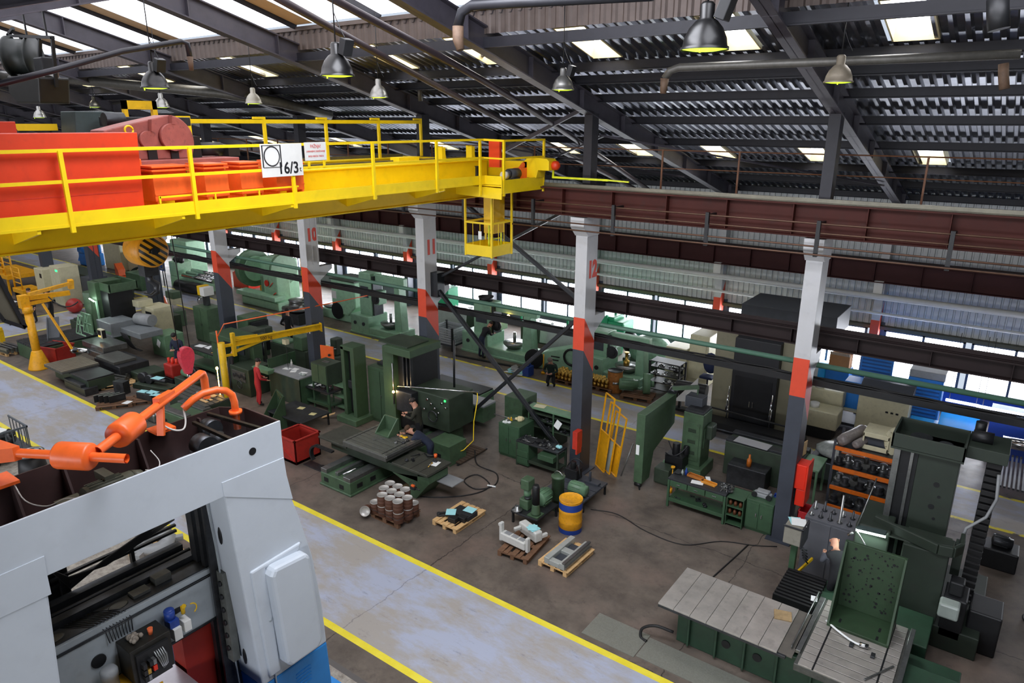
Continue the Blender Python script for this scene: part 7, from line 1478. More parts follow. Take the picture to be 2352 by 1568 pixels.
P(t, 'display', ME('green_display', '2cff7a', 3), [(.25, .5, -.53, -.52, 2.05, 2.15)], 0); P(t, 'handle', BLKM, [(.06, .08, -.54, -.52, 1.1, 1.25)], 0)
solo('grey_cabinet', 'dark grey cabinet right of the white switch cabinet', 'cabinet', GREYD, [(-42.6, -41.6, 17.2, 18.2, 0, 1.7)], bevel=.01)
t = thing('machine_unit', 'cream machine unit with dark ports left of the white switch cabinet', 'machine', (-45.3, 16.6, 0)); P(t, 'body', CREAM, [(-.5, .6, -.5, .5, .2, 2.0)], .03); P(t, 'port', BLKM, [(.2, .45, -.51, -.5, 1.5, 1.75), (.2, .45, -.51, -.5, .6, .8)], 0)
t = thing('access_platform', 'yellow access platform with railings and ladder at the far left', 'platform', (-50, 16.5, 0)); 
P(t, 'deck', YELR, [(-2.2, 1.5, -.9, .9, 1.0, 1.25)], .01)
for x in (-2.1, -1.0, .1, 1.2):
    P(t, 'leg', YELR, [(x-.05, x+.05, -.85, -.75, 0, 1.0)], 0)
    P(t, 'rail_post', YELR, fn=lambda b: b.cyl((x, -.85, 1.2), (x, -.85, 2.35), .035, n=8), bevel=0)
P(t, 'rail', YELR, fn=lambda b: [b.cyl((-2.1, -.85, z), (1.2, -.85, z), .03, n=8) for z in (1.6, 1.95, 2.35)], bevel=0)
P(t, 'ladder', YELR, fn=lambda b: (b.cyl((1.6, -.6, 0), (1.6, -.6, 4.2), .05, n=8), b.cyl((.2, -.6, 1.2), (.2, -.6, 4.2), .05, n=8), [b.cyl((.2, -.6, .4+.35*i+1.2), (1.6, -.6, .4+.35*i+1.2), .025, n=6) for i in range(7)]), bevel=0)
t = thing('step_stand', 'yellow step stand with three rails right of the access platform', 'platform', (-46.8, 15.9, 0)); P(t, 'base', YELR, [(-.6, .8, -.5, .5, .5, .75)], .01); P(t, 'rail', YELR, fn=lambda b: [b.cyl((-.5, -.4, 1.1+.3*i), (.6, -.4, 1.1+.3*i), .03, n=8) for i in range(4)] + [b.cyl((x, -.4, .7), (x, -.4, 2.0), .035, n=8) for x in (-.5, .6)], bevel=0); P(t, 'leg', BLKM, [(-.55, -.45, -.45, .45, 0, .5), (.6, .7, -.45, .45, 0, .5)], 0)
# mirror-like glass panel hanging at the left edge, near the gallery
tm = thing('cab_window', 'tilted dark framed glass panel at the left edge of the picture', 'window panel', XP(20, 690, -11.0))
v = [XP(px, py, -11.0)-tm.location for px, py in ((-60, 530), (58, 752), (40, 748), (8, 736), (-60, 650))]
b = B(); ring_ = [v[0], v[1], v[3], v[4]]
for p0, p1 in zip(ring_, ring_[1:]+ring_[:1]): b.bar(p0, p1, .05, .05, up=(1, 0, 0))
b.build('frame', BLKM, tm)
b = B(); b.add([tuple(q) for q in ring_] + [tuple(q-Vector((.01, 0, 0))) for q in ring_], [(0, 1, 2, 3), (7, 6, 5, 4), (0, 4, 5, 1), (1, 5, 6, 2), (2, 6, 7, 3), (3, 7, 4, 0)]); b.build('glass', M('dusty_glass', '6e6a5c', .15, .4, .1, 3), tm)
B().cyl(v[0], v[0]+Vector((0, -.3, 1.2)), .04).build('hanger', BLKM, tm)
# parts cart and stator rings by the left end of the portal beam
t = thing('parts_cart', 'grey barred steel cart of dark parts at the left edge beside the aisle', 'cart', (-24.6, 6.9, 0))
P(t, 'floor', GREYD, [(-.7, .7, -.5, .5, .25, .32)], .006); P(t, 'rail', M('cart_grey', '5a6168', .5, .2, .1, 4), [(-.72, .72, .46, .5, 1.0, 1.06), (.68, .72, -.5, .5, 1.0, 1.06), (-.72, .72, -.5, -.46, 1.0, 1.06)], .004)
for i in range(6): P(t, 'bar', M('cart_grey', '5a6168'), [(-.7+.27*i, -.67+.27*i, .47, .49, .32, 1.0), (.68, .7, -.48+.18*i, -.45+.18*i, .32, 1.0)], 0)
P(t, 'wheel', BLKM, fn=lambda b: [b.cyl((x, y-.03, .12), (x, y+.03, .12), .12, n=14) for x in (-.55, .55) for y in (-.4, .4)], bevel=0)
for i in range(4): solo('machine_part', 'dark casting heaped in the grey barred cart', 'machine part', BLKM, fn=lambda b: (b.ball((0, 0, .2), (.24, .2, .2), 10), b.cyl((0, 0, .2), (.2, .1, .45), .07, n=10)), loc=(-24.9+.3*(i % 2), 6.75+.3*(i//2), .32), group='dark castings in the grey cart')
papers('white sheet on the dark castings in the grey cart', PAPER, [(-24.9, 6.95, .2, .4, .3)], .78)
t = thing('ring_housing', 'dark round housing with a bright flange ring standing by the portal beam', 'machine part', (-21.9, 6.7, 0)); P(t, 'body', BLKM, fn=lambda b: b.lathe([(.38, 0), (.36, .5), (.3, .95), (.27, .95), (.27, .2)], (0, 0, 0), 24, cap=False), bevel=0); P(t, 'ring', STEEL, fn=lambda b: b.lathe([(.27, .95), (.36, .95), (.36, 1.02), (.27, 1.02), (.27, .95)], (0, 0, 0), 24, cap=False), bevel=0); P(t, 'bolt', CHR, fn=lambda b: [b.cyl((.36*math.cos(a), .36*math.sin(a), .3), (.42*math.cos(a), .42*math.sin(a), .3), .05, n=8) for a in (0, 1, 2, 3, 4, 5)], bevel=0)
for i in range(3): pallet(('left', 'middle', 'right')[i] + ' pale pallet of castings seen through the portal opening', -15.6+1.3*i, 6.9, PI/2, WOOD)
t = thing('star_casting', 'grey star shaped casting with a round bore seen through the portal opening', 'casting', (-15.9, 7.0, .15)); P(t, 'body', GREY, fn=lambda b: b.lathe([(.2, 0), (.5, 0), (.5, .12), (.2, .16), (.2, 0)], (0, 0, 0), 12, cap=False), bevel=0); P(t, 'arm', GREY, fn=lambda b: [b.bar((.4*math.cos(a), .4*math.sin(a), .06), (.65*math.cos(a), .65*math.sin(a), .06), .14, .12) for a in (0, 1.05, 2.1, 3.14, 4.2, 5.2)], bevel=0)
solo('offcut_heap', 'heap of pale wooden offcuts seen through the portal opening', 'offcuts', WOOD, fn=lambda b: [b.cbox((R_.uniform(-.5, .5), R_.uniform(-.3, .3), .06+.05*i), (.5, .08, .05), (0, 0, R_.uniform(0, 3))) for i in range(7)], loc=(-13.8, 6.6, .15))
# ================================================================== LIGHT AND CAMERA
w = bpy.data.worlds.new('sky'); SC.world = w; w.use_nodes = True
bg = w.node_tree.nodes['Background']; bg.inputs['Color'].default_value = (.62, .7, .82, 1); bg.inputs['Strength'].default_value = 1.0
cam = bpy.data.cameras.new('camera'); co = bpy.data.objects.new('camera', cam); COL.objects.link(co)
cam.sensor_fit = 'HORIZONTAL'; cam.sensor_width = 36; cam.lens = 36*FPX/2352; cam.clip_end = 300; cam.clip_start = .05
m = Matrix((RT, UP, -FWD)).transposed().to_4x4(); m.translation = (0, 0, CAMZ); co.matrix_world = m
SC.camera = co
SC.view_settings.view_transform = 'Standard'; SC.view_settings.look = 'None'; SC.view_settings.gamma = 1; SC.view_settings.use_curve_mapping = False
SC.view_settings.exposure = 0.0
SC.cycles.max_bounces = 6; SC.cycles.diffuse_bounces = 4; SC.cycles.glossy_bounces = 3; SC.cycles.transmission_bounces = 3; SC.cycles.transparent_max_bounces = 6
SC.cycles.caustics_reflective = False; SC.cycles.caustics_refractive = False; SC.cycles.sample_clamp_indirect = 6
SC.cycles.use_denoising = True
# ================================================================== SECOND BAY (along the windows)
EMG = M('emerald_paint', '1f9a6a', .4, 0, .08, 4)
def hobber(label, x, y, mat, hcol, Lb, table=True, post=True, name='gear_hobbing_machine', rz=0, wh=1.):
    """gear hobbing machine: rounded bed, main column, round table, tail post and top arm along local +x"""
    t = thing(name, label, 'machine', (x, y, 0), rz)
    P(t, 'bed', mat, [(-.2, Lb, -.62, .62, 0, .42*wh), (-.2, Lb*.36, -.66, .66, 0, .95*wh)], .05)
    P(t, 'plinth', mat, [(-.24, Lb+.04, -.7, .7, 0, .1)], .02)
    P(t, 'column', mat, [(Lb*.08, Lb*.36, -.38, .42, .9*wh, hcol)], .04)
    P(t, 'column_ways', STEELD, [(Lb*.36, Lb*.39, -.3, .3, .95, hcol-.15)], .004)
    P(t, 'hob_head', mat, [(Lb*.38, Lb*.5, -.3, .25, hcol*.5, hcol*.72)], .04)
    P(t, 'hob_dial', STEELD, fn=lambda b: (b.cyl((Lb*.44, -.36, hcol*.6), (Lb*.44, -.3, hcol*.6), .26, n=20), b.cyl((Lb*.44, -.4, hcol*.6), (Lb*.44, -.36, hcol*.6), .16, n=18)), bevel=0)
    if table:
        P(t, 'round_table', STEEL, fn=lambda b: (b.lathe([(.3, .42*wh), (.38, .5*wh), (.5, .62*wh), (.52, .7*wh), (.1, .72*wh)], (Lb*.66, 0, 0), 26), b.cyl((Lb*.66, 0, .7*wh), (Lb*.66, 0, 1.15*wh), .07, n=12)), bevel=0)
    if post:
        P(t, 'tail_post', mat, fn=lambda b: b.prism([(Lb*.82, .4*wh), (Lb*.98, .4*wh), (Lb*.94, hcol*.86), (Lb*.84, hcol*.86)], 'y', -.24, .24), bevel=.03)
        P(t, 'top_arm', mat, [(Lb*.3, Lb*1.02, -.14, .14, hcol*.84, hcol*.98)], .03)
    P(t, 'switch_panel', GREYD, [(Lb*.12, Lb*.3, -.4, -.38, hcol*.6, hcol*.78)], .004)
    P(t, 'handwheels', STEELD, fn=lambda b: [b.cyl((q, -.7, .55*wh), (q, -.66, .55*wh), .09, n=12) for q in (Lb*.05, Lb*.25)], bevel=0)
    return t
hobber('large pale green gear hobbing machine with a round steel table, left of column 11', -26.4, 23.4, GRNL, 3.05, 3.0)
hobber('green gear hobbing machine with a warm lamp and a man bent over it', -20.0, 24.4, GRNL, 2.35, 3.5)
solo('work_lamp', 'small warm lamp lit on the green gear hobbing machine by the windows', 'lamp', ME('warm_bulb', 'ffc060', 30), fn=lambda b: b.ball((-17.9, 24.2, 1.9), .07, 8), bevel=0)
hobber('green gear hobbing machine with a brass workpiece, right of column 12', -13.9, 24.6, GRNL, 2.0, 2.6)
solo('brass_part', 'tall brass workpiece standing on the round table right of column 12', 'machine part', BRASS, fn=lambda b: b.lathe([(.12, 0), (.12, .2), (.06, .22), (.06, .5), (.1, .52), (.1, .56)], (0, 0, 0), 16), bevel=0, loc=(-12.18, 24.45, .72))
solo('oil_pan', 'black round oil pan on the column of the machine behind the bracing', 'pan', BLKM, fn=lambda b: b.lathe([(.3, 0), (.36, .2), (.33, .2), (.28, .03)], (0, 0, 0), 20), bevel=0, loc=(-19.3, 24.4, 2.35))
person('man in dark work clothes bending over the green gear hobbing machine by the windows', (-18.75, 23.35, 0), math.radians(165), BLKC, NAVY, lean=.7, handL=(.1, -.62, 1.0), handR=(-.1, -.62, 1.05), headdown=.4)
solo('floor_strip', 'long black bar on the floor before the gear hobbing machine behind the bracing', 'bar', BLKM, fn=lambda b: b.bar((-19.9, 22.9, .03), (-16.4, 23.3, .03), .12, .06))
# pale turning machine with flywheel
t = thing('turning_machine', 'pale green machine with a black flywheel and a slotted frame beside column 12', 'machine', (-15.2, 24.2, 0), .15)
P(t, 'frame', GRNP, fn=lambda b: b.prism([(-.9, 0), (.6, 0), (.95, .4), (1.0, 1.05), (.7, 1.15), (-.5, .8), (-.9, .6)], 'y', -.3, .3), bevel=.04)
P(t, 'flywheel', BLKM, fn=lambda b: (b.cyl((-1.0, -.45, .42), (-1.0, -.32, .42), .42, n=24), b.tube([(.7+.34*math.cos(2*PI*i/18), -.34, .72+.34*math.sin(2*PI*i/18)) for i in range(19)], .05, 8)), bevel=0)
P(t, 'slot', BLKM, [(-.3, .1, -.31, -.3, .45, .5), (-.25, .15, -.31, -.3, .6, .65)], 0)
solo('guard_sheet', 'clear plastic guard sheet standing behind the pale machine with the flywheel', 'guard', GLOW, fn=lambda b: b.cbox((-15.7, 25.0, .76), (1.3, .02, 1.5), (-.15, 0, .1)))
solo('guard_sheet', 'second clear plastic sheet hanging at the tail post by the windows', 'guard', GLOW, fn=lambda b: b.cbox((-16.6, 25.2, 1.1), (.5, .02, .9), (-.1, 0, .1)))
solo('marker_post', 'thin yellow post with a round foot before the black flywheel', 'stick', YELR, fn=lambda b: (b.cyl((-15.4, 23.3, 0), (-15.4, 23.3, .85), .025, n=6), b.cyl((-15.4, 23.3, 0), (-15.4, 23.3, .08), .1, n=10)), bevel=0)
solo('jerrycan', 'blue plastic jerrycan on the floor by the paper heap', 'jerrycan', BLUED, fn=lambda b: (b.box(-.16, .16, -.2, .2, 0, .42), b.box(-.05, .05, -.15, .15, .42, .5), b.cyl((.08, -.12, .42), (.08, -.12, .5), .04, n=8)), loc=(-15.8, 22.75, 0), bevel=.04)
for i in range(9): solo('waste_sheet', 'crumpled pale sheet in the waste heap by the blue jerrycan', 'sheet', (PAPER, PAPERC, GREY)[i % 3], fn=lambda b: b.cbox((0, 0, .05), (.35, .25, .02), (R_.uniform(-.3, .3), R_.uniform(-.3, .3), 0)), loc=(-16.6+.18*(i % 4), 22.5+.2*(i//4), .06*(i % 3)), rz=i*.7, group='waste sheets by the blue jerrycan', bevel=0)
person('person with grey hair in a dark green jacket sitting low beside the brass parts', (-14.35, 22.3, -.02), math.radians(20), GRNC, BLKC, hair='6d655c', lean=.35, crouch=.42, handL=(.1, -.45, .7), handR=(-.1, -.45, .7), headdown=.5)
pallet('dark pallet heaped with brass bushes behind the seated person', -13.9, 23.1, PI/2, WOODD)
pallet('dark pallet heaped with brass bushes right of column 12', -12.6, 23.3, PI/2, WOODD)
bp = B().lathe([(.05, 0), (.075, 0), (.075, .16), (.045, .16), (.045, .02)], (0, 0, 0), 12).mesh('brass_bush', BRASS)
for cx, cy, n_ in ((-14.0, 23.1, 44), (-12.62, 23.3, 40)):
    for i in range(n_):
        o = bpy.data.objects.new('brass_bush', bp); COL.objects.link(o); lay_ = i//24; q = i % 24
        o.location = (cx-.5+.17*(q % 6)+.02*lay_, cy-.28+.18*(q//6), .15+.165*lay_); tag(o, 'short brass bush packed upright on ' + ('the pallet behind the seated person' if cx < -13 else 'the pallet right of column 12'), 'bush', 'brass bushes behind the seated person' if cx < -13 else 'brass bushes right of column 12')
drum('rusty orange drum standing before the gear hobbing machine right of column 12', -12.05, 23.3, .29, .86, M('drum_rusty', 'b9793a', .7, .1, .3, 6, 0, .4), [], BLKM, name='oil_drum')
t = thing('motor_unit', 'green geared motor with a round flange on a pallet right of the rusty drum', 'motor', (-11.2, 23.3, .12), .3); motor(t, (-.6, 0, .3), .22, .7, (1, .2, 0), GRNM, 'body'); P(t, 'flange', GRNM, fn=lambda b: (b.cyl((.3, .1, .38), (.55, .15, .38), .4, n=24), b.cyl((.55, .15, .38), (.7, .17, .38), .12, n=14)), bevel=0); P(t, 'shaft', CHR, fn=lambda b: b.cyl((-.85, -.05, .3), (-.6, 0, .3), .05, n=10), bevel=0)
pallet('dark slatted pallet under the green geared motor', -11.0, 23.2, PI/2+.2, WOODD)
t = thing('wrapped_machine', 'green machine wrapped in clear plastic film below the windows', 'machine', (-12.2, 26.8, 0)); P(t, 'body', M('film_over_green', '7fa08c', .2, 0, .2, 6, .3), fn=lambda b: b.ball((0, 0, .7), (1.0, .8, .75), 16), bevel=0); P(t, 'base', GRND, [(-1.0, 1.0, -.7, .7, 0, .4)], .02); P(t, 'dark_end', BLKM, fn=lambda b: b.ball((-1.0, -.1, 1.0), (.35, .4, .5), 12), bevel=0)
t = thing('emerald_machine', 'emerald green machine head before the windows right of column 12', 'machine', (-14.6, 27.2, 0)); P(t, 'body', EMG, [(-.7, .6, -.5, .5, 0, 1.9)], .06); P(t, 'head', EMG, [(.2, 1.1, -.6, .5, 1.0, 1.75)], .1)
t = thing('cream_cabinet', 'cream machine cabinet with open compartments, left of the dark enclosure', 'cabinet', (-10.1, 26.0, 0)); P(t, 'body', CREAM, [(-.9, .0, -.5, .5, .0, 1.5), (0, .8, -.3, .9, 0, 2.1)], .03); P(t, 'opening', BLKM, [(-.5, -.1, -.51, -.5, .2, .9)], 0); P(t, 'panel', CREAM, [(.1, .7, -.33, -.3, .3, 1.9)], .01)
t = thing('wire_rack', 'black open frame rack full of tool holders before the cream cabinet', 'rack', (-10.3, 24.2, 0))
for x in (-.6, .6):
    for y in (-.3, .3): P(t, 'post', BLKM, [(x-.03, x+.03, y-.03, y+.03, 0, 1.35)], 0)
for z in (.2, .5, .8, 1.1, 1.32): P(t, 'shelf', BLKM, [(-.6, .6, -.3, .3, z, z+.03)], 0)
tools('stored in the black frame rack', -10.3, 24.1, .53, 1.0, .4, 8, 'tool holders in the black frame rack', 51, (STEEL, CHR, WHT)); tools('stored in the black frame rack', -10.3, 24.1, .83, 1.0, .4, 8, 'tool holders in the black frame rack', 52, (STEEL, CHR, WHT)); tools('stored in the black frame rack', -10.3, 24.1, 1.13, 1.0, .4, 8, 'tool holders in the black frame rack', 53, (STEEL, CHR, WHT))
t = thing('swivel_chair', 'dark blue padded chair on a post beside the dark enclosure', 'chair', (-9.0, 25.2, 0)); P(t, 'backrest', M('chair_navy', '1f2a4a', .8), fn=lambda b: b.ball((0, 0, 1.25), (.3, .12, .42), 14), bevel=0); P(t, 'seat', M('chair_navy', '1f2a4a'), [(-.25, .25, -.45, .0, .72, .82)], .03); P(t, 'post', BLKM, fn=lambda b: b.cyl((0, -.2, 0), (0, -.2, .72), .04, n=8), bevel=0)
solo('fan_cover', 'black round conveyor drum on a frame before the dark enclosure', 'machine part', BLKM, fn=lambda b: (b.cyl((-9.4, 23.0, .9), (-8.3, 23.1, .9), .25, n=16), b.box(-9.4, -8.3, 22.9, 23.2, 0, .1), b.box(-9.3, -9.2, 23.0, 23.1, .1, .8), b.box(-8.5, -8.4, 23.0, 23.1, .1, .8)))
solo('mesh_sheet', 'white perforated sheet standing tilted behind the milling machine', 'sheet', WHT, fn=lambda b: b.add([(-8.9, 21.6, .9), (-8.2, 21.9, .9), (-8.2, 21.9, 1.8), (-8.9, 21.62, .9), (-8.2, 21.92, .9), (-8.2, 21.92, 1.8)], [(0, 1, 2), (5, 4, 3), (0, 3, 4, 1), (1, 4, 5, 2), (2, 5, 3, 0)]), bevel=0)
# benches along the windows, mesh cage
for i, (x, lab) in enumerate(((-22.4, 'green workbench with white fixtures under the window left of the bracing'), (-17.6, 'green workbench with small parts under the window behind the bracing'))):
    t = thing('window_bench', lab, 'workbench', (x, 27.2, 0)); P(t, 'body', GRND, [(-1.4, 1.4, -.5, .5, 0, .85)], .01); P(t, 'top', GREY, [(-1.45, 1.45, -.55, .55, .85, .9)], .004); P(t, 'emerald_post', EMG, [(-1.4, -1.3, -.55, -.5, .9, 1.4), (1.2, 1.3, -.55, -.5, .9, 1.4)], 0)
    tools('on the window bench ' + ('left of' if i == 0 else 'behind') + ' the bracing', x, 27.1, .9, 2.2, .6, 12, 'parts on the window bench ' + ('left of' if i == 0 else 'behind') + ' the bracing', 61+i, (WHT, STEEL, CHR))
t = thing('tool_rack', 'emerald post rack with shelves between the bracing and column 12', 'rack', (-15.0, 27.0, 0)); P(t, 'frame', EMG, [(x-.04, x+.04, y-.04, y+.04, 0, 2.0) for x in (-.7, .7) for y in (-.4, .4)], 0); P(t, 'shelf', GRND, [(-.7, .7, -.4, .4, z, z+.04) for z in (.3, .9, 1.5)], .003)
solo('emerald_cabinet', 'bright emerald cabinet just right of column 11 by the windows', 'cabinet', EMG, [(-24.4, -23.5, 26.6, 27.4, 0, 1.9)], bevel=.02)
t = thing('mesh_container', 'grey mesh box container on legs, right of column 11', 'container', (-21.0, 23.8, 0))
MG2 = M('container_grey', 'a9aeb2', .45, .2, .1, 4)
for x in (-.6, .6):
    for y in (-.5, .5): P(t, 'post', BLKM, [(x-.04, x+.04, y-.04, y+.04, 0, 1.1)], 0)
for z in range(7): P(t, 'slat', MG2, [(-.6, .6, -.52, -.5, .3+.11*z, .38+.11*z), (.6, .62, -.5, .5, .3+.11*z, .38+.11*z), (-.62, -.6, -.5, .5, .3+.11*z, .38+.11*z), (-.6, .6, .5, .52, .3+.11*z, .38+.11*z)], 0)
P(t, 'floor', GREYD, [(-.6, .6, -.5, .5, .2, .28)], 0)
solo('plastic_curtain', 'clear plastic sheet hanging behind the grey mesh container', 'curtain', GLOW, fn=lambda b: b.cbox((-21.9, 25.0, .9), (1.6, .02, 1.3), (-.1, 0, .2)))
# machines between columns 8, 9 and 10
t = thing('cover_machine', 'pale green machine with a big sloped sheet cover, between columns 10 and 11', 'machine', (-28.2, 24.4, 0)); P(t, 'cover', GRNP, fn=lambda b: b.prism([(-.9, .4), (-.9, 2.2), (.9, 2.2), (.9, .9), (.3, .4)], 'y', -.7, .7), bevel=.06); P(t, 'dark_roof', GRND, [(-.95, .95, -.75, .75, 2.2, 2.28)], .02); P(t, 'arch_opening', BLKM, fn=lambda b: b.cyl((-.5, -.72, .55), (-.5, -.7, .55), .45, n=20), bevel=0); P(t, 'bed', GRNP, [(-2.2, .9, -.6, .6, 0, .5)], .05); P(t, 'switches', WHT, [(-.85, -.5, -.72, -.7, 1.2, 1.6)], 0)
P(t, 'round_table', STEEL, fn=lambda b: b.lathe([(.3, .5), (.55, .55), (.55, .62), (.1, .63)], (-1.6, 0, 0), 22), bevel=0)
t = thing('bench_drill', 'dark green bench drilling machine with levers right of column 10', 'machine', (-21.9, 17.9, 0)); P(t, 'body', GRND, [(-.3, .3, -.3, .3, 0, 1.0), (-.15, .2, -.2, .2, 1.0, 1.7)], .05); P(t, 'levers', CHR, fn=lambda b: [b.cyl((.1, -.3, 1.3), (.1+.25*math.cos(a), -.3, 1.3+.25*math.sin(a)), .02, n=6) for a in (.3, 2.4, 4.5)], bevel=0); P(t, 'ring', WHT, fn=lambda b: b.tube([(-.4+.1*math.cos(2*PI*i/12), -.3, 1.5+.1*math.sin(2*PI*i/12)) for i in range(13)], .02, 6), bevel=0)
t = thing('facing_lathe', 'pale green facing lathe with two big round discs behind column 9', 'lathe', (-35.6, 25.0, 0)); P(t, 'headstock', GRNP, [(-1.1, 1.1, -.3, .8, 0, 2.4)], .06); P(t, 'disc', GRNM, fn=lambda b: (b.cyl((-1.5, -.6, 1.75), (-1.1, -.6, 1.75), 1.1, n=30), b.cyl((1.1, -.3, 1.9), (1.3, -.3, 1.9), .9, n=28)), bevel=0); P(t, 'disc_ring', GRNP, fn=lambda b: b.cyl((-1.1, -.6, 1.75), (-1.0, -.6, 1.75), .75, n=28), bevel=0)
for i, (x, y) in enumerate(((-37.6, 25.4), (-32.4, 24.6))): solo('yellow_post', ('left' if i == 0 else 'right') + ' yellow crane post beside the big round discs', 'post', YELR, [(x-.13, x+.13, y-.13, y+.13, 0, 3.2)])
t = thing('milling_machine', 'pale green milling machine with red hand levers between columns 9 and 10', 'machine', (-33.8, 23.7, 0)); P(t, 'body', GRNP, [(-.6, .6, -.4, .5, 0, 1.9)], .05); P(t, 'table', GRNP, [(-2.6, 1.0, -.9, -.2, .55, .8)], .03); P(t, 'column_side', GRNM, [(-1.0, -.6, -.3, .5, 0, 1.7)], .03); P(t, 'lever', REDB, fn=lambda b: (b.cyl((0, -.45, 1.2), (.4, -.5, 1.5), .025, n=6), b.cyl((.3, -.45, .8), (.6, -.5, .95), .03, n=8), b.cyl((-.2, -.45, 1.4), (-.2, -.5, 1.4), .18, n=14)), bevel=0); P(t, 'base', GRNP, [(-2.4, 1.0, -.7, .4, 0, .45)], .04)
t = thing('rotary_fixture', 'dark rotary table with a bright stepped ring between columns 9 and 10', 'machine', (-30.2, 22.4, 0)); P(t, 'base', STEELD, [(-.7, .7, -.6, .6, .0, .6)], .04); P(t, 'disc', STEEL, fn=lambda b: b.lathe([(.4, .6), (.85, .72), (.85, .82), (.5, .86), (.45, 1.1), (.5, 1.2), (.2, 1.22)], (0, 0, 0), 26), bevel=0)
t = thing('upright_drill', 'dark green upright machine right of column 9', 'machine', (-26.9, 17.6, 0)); P(t, 'body', GRN, [(-.6, .2, -.5, .5, 0, 1.9)], .04); P(t, 'black_side', BLKM, [(.2, .4, -.4, .4, .3, 1.7)], .02); P(t, 'arm', GRND, [(-.2, .9, -.25, .25, 1.1, 1.5)], .05)
t = thing('low_lathe', 'dark green low lathe behind the jib crane arm', 'lathe', (-24.9, 18.1, 0)); P(t, 'bed', GRND, [(-1.2, 1.2, -.4, .4, 0, .8)], .03); P(t, 'head', GRN, [(.5, 1.1, -.45, .45, .8, 1.4)], .04); P(t, 'top', GRNM, [(-1.1, -.3, -.35, .35, .8, .9)], .02)
solo('red_container', 'bright red steel container with a raised handle behind column 9', 'container', REDB, fn=lambda b: (b.box(-40.4, -38.8, 25.2, 26.2, 0, .95), b.tube([(-40.2, 25.2, .95), (-39.6, 25.2, 1.35), (-39.0, 25.2, .95)], .03, 6)))
t = thing('long_lathe', 'long pale lathe with bright round bars before the windows between columns 8 and 9', 'lathe', (-41.5, 23.4, 0)); P(t, 'bed', GRNP, [(-2.2, 1.5, -.5, .5, 0, .7)], .04); P(t, 'bars', CHR, fn=lambda b: [b.cyl((-.8, y, .85+.1*i), (2.4, y+.1, .85+.1*i), .14, n=14) for i, y in enumerate((-.4, -.1, .25))], bevel=0); P(t, 'dark_roll', BLKM, fn=lambda b: b.cyl((-.4, -1.0, .4), (2.6, -.9, .4), .35, n=18), bevel=0); P(t, 'head', GRNP, [(-2.2, -1.2, -.5, .5, .7, 1.6)], .05); P(t, 'valves', BLKM, fn=lambda b: [b.ball((-1.6+.3*i, -.3, 1.75), (.2, .2, .2), 8) for i in range(3)], bevel=0)
solo('steel_disc', 'small bright steel disc standing on the floor left of column 9', 'disc', CHR, fn=lambda b: b.cyl((-37.6, 21.3, .25), (-37.4, 21.3, .25), .25, n=18), bevel=0)
t = thing('flag_sign', 'small blue sign with a ring of yellow dots before the long pale lathe', 'sign', (-44.0, 22.6, 1.3)); P(t, 'plate', BLUED, [(-.4, .4, -.02, .0, -.3, .3)], 0); P(t, 'dots', M('dot_yellow', 'e8d040', .5), fn=lambda b: [b.cyl((.2*math.cos(a*PI/6), -.021, .2*math.sin(a*PI/6)), (.2*math.cos(a*PI/6), -.03, .2*math.sin(a*PI/6)), .03, n=6) for a in range(12)], bevel=0); P(t, 'stand', BLKM, [(-.03, .03, .0, .04, -1.3, .3)], 0)
t = thing('bench_box', 'green steel bench box with pipes on top beside column 8', 'workbench', (-44.6, 21.5, 0)); P(t, 'body', GRNM, [(-.9, .9, -.5, .5, 0, 1.0)], .02); P(t, 'pipes', STEELD, fn=lambda b: [b.tube(sag((-.7, -.2+.1*i, 1.05), (.6, -.1+.1*i, 1.4), -.1), .03, 6) for i in range(4)], bevel=0); P(t, 'red_can', REDB, [(.5, .7, -.1, .1, 1.0, 1.35)], .02)
solo('tall_machine', 'tall pale green sheet housing before the windows behind the hook ropes', 'machine', GRNP, [(-47.2, -45.2, 25.0, 26.4, 0, 2.4)], bevel=.05)
solo('cream_machine', 'tall cream machine housing left of the striped hook block', 'machine', CREAM, [(-53.0, -50.6, 23.2, 24.6, 0, 2.2), (-50.6, -49.0, 23.6, 24.4, 0, 1.4)], bevel=.06)
t = thing('blue_machine', 'bright blue machine group at the far left behind the charcoal columns', 'machine', (-55.0, 23.2, 0)); P(t, 'body', BLUE, [(-.9, .9, -.5, .5, .0, .9), (.1, .9, -.4, .4, .9, 1.5)], .08); P(t, 'drum', BLUE, fn=lambda b: b.cyl((-.6, -.3, 1.1), (.6, -.3, 1.2), .35, n=16), bevel=0); P(t, 'legs', BLUE, fn=lambda b: [b.bar((-2.2, 0, .05), (-1.4, 0, 1.2), .07, .07), b.bar((-.8, 0, .05), (-1.4, 0, 1.2), .07, .07), b.bar((-2.0, .1, .3), (-1.0, .1, .3), .06, .06)], bevel=0); P(t, 'yellow_post', YELR, [(-1.45, -1.35, -.05, .05, 1.0, 2.4)], 0)
t = thing('pallet_truck', 'orange hand pallet truck parked beyond the crane hook', 'pallet truck', (-49.2, 22.4, 0)); P(t, 'fork', ORG2, [(.2, 1.3, -.25, -.1, 0, .12), (.2, 1.3, .1, .25, 0, .12)], .01); P(t, 'body', ORG2, fn=lambda b: b.prism([(-.2, .1), (.3, .1), (.2, .5), (-.1, .9), (-.2, .9)], 'y', -.25, .25), bevel=.02)
solo('orange_cover', 'curved orange sheet cover standing left of the foot of column 8', 'cover', ORG2, fn=lambda b: b.lathe([(.5, 0), (.55, .8), (.4, 1.3), (.15, 1.5)], (-36.0, 18.0, 0), 14), bevel=0)
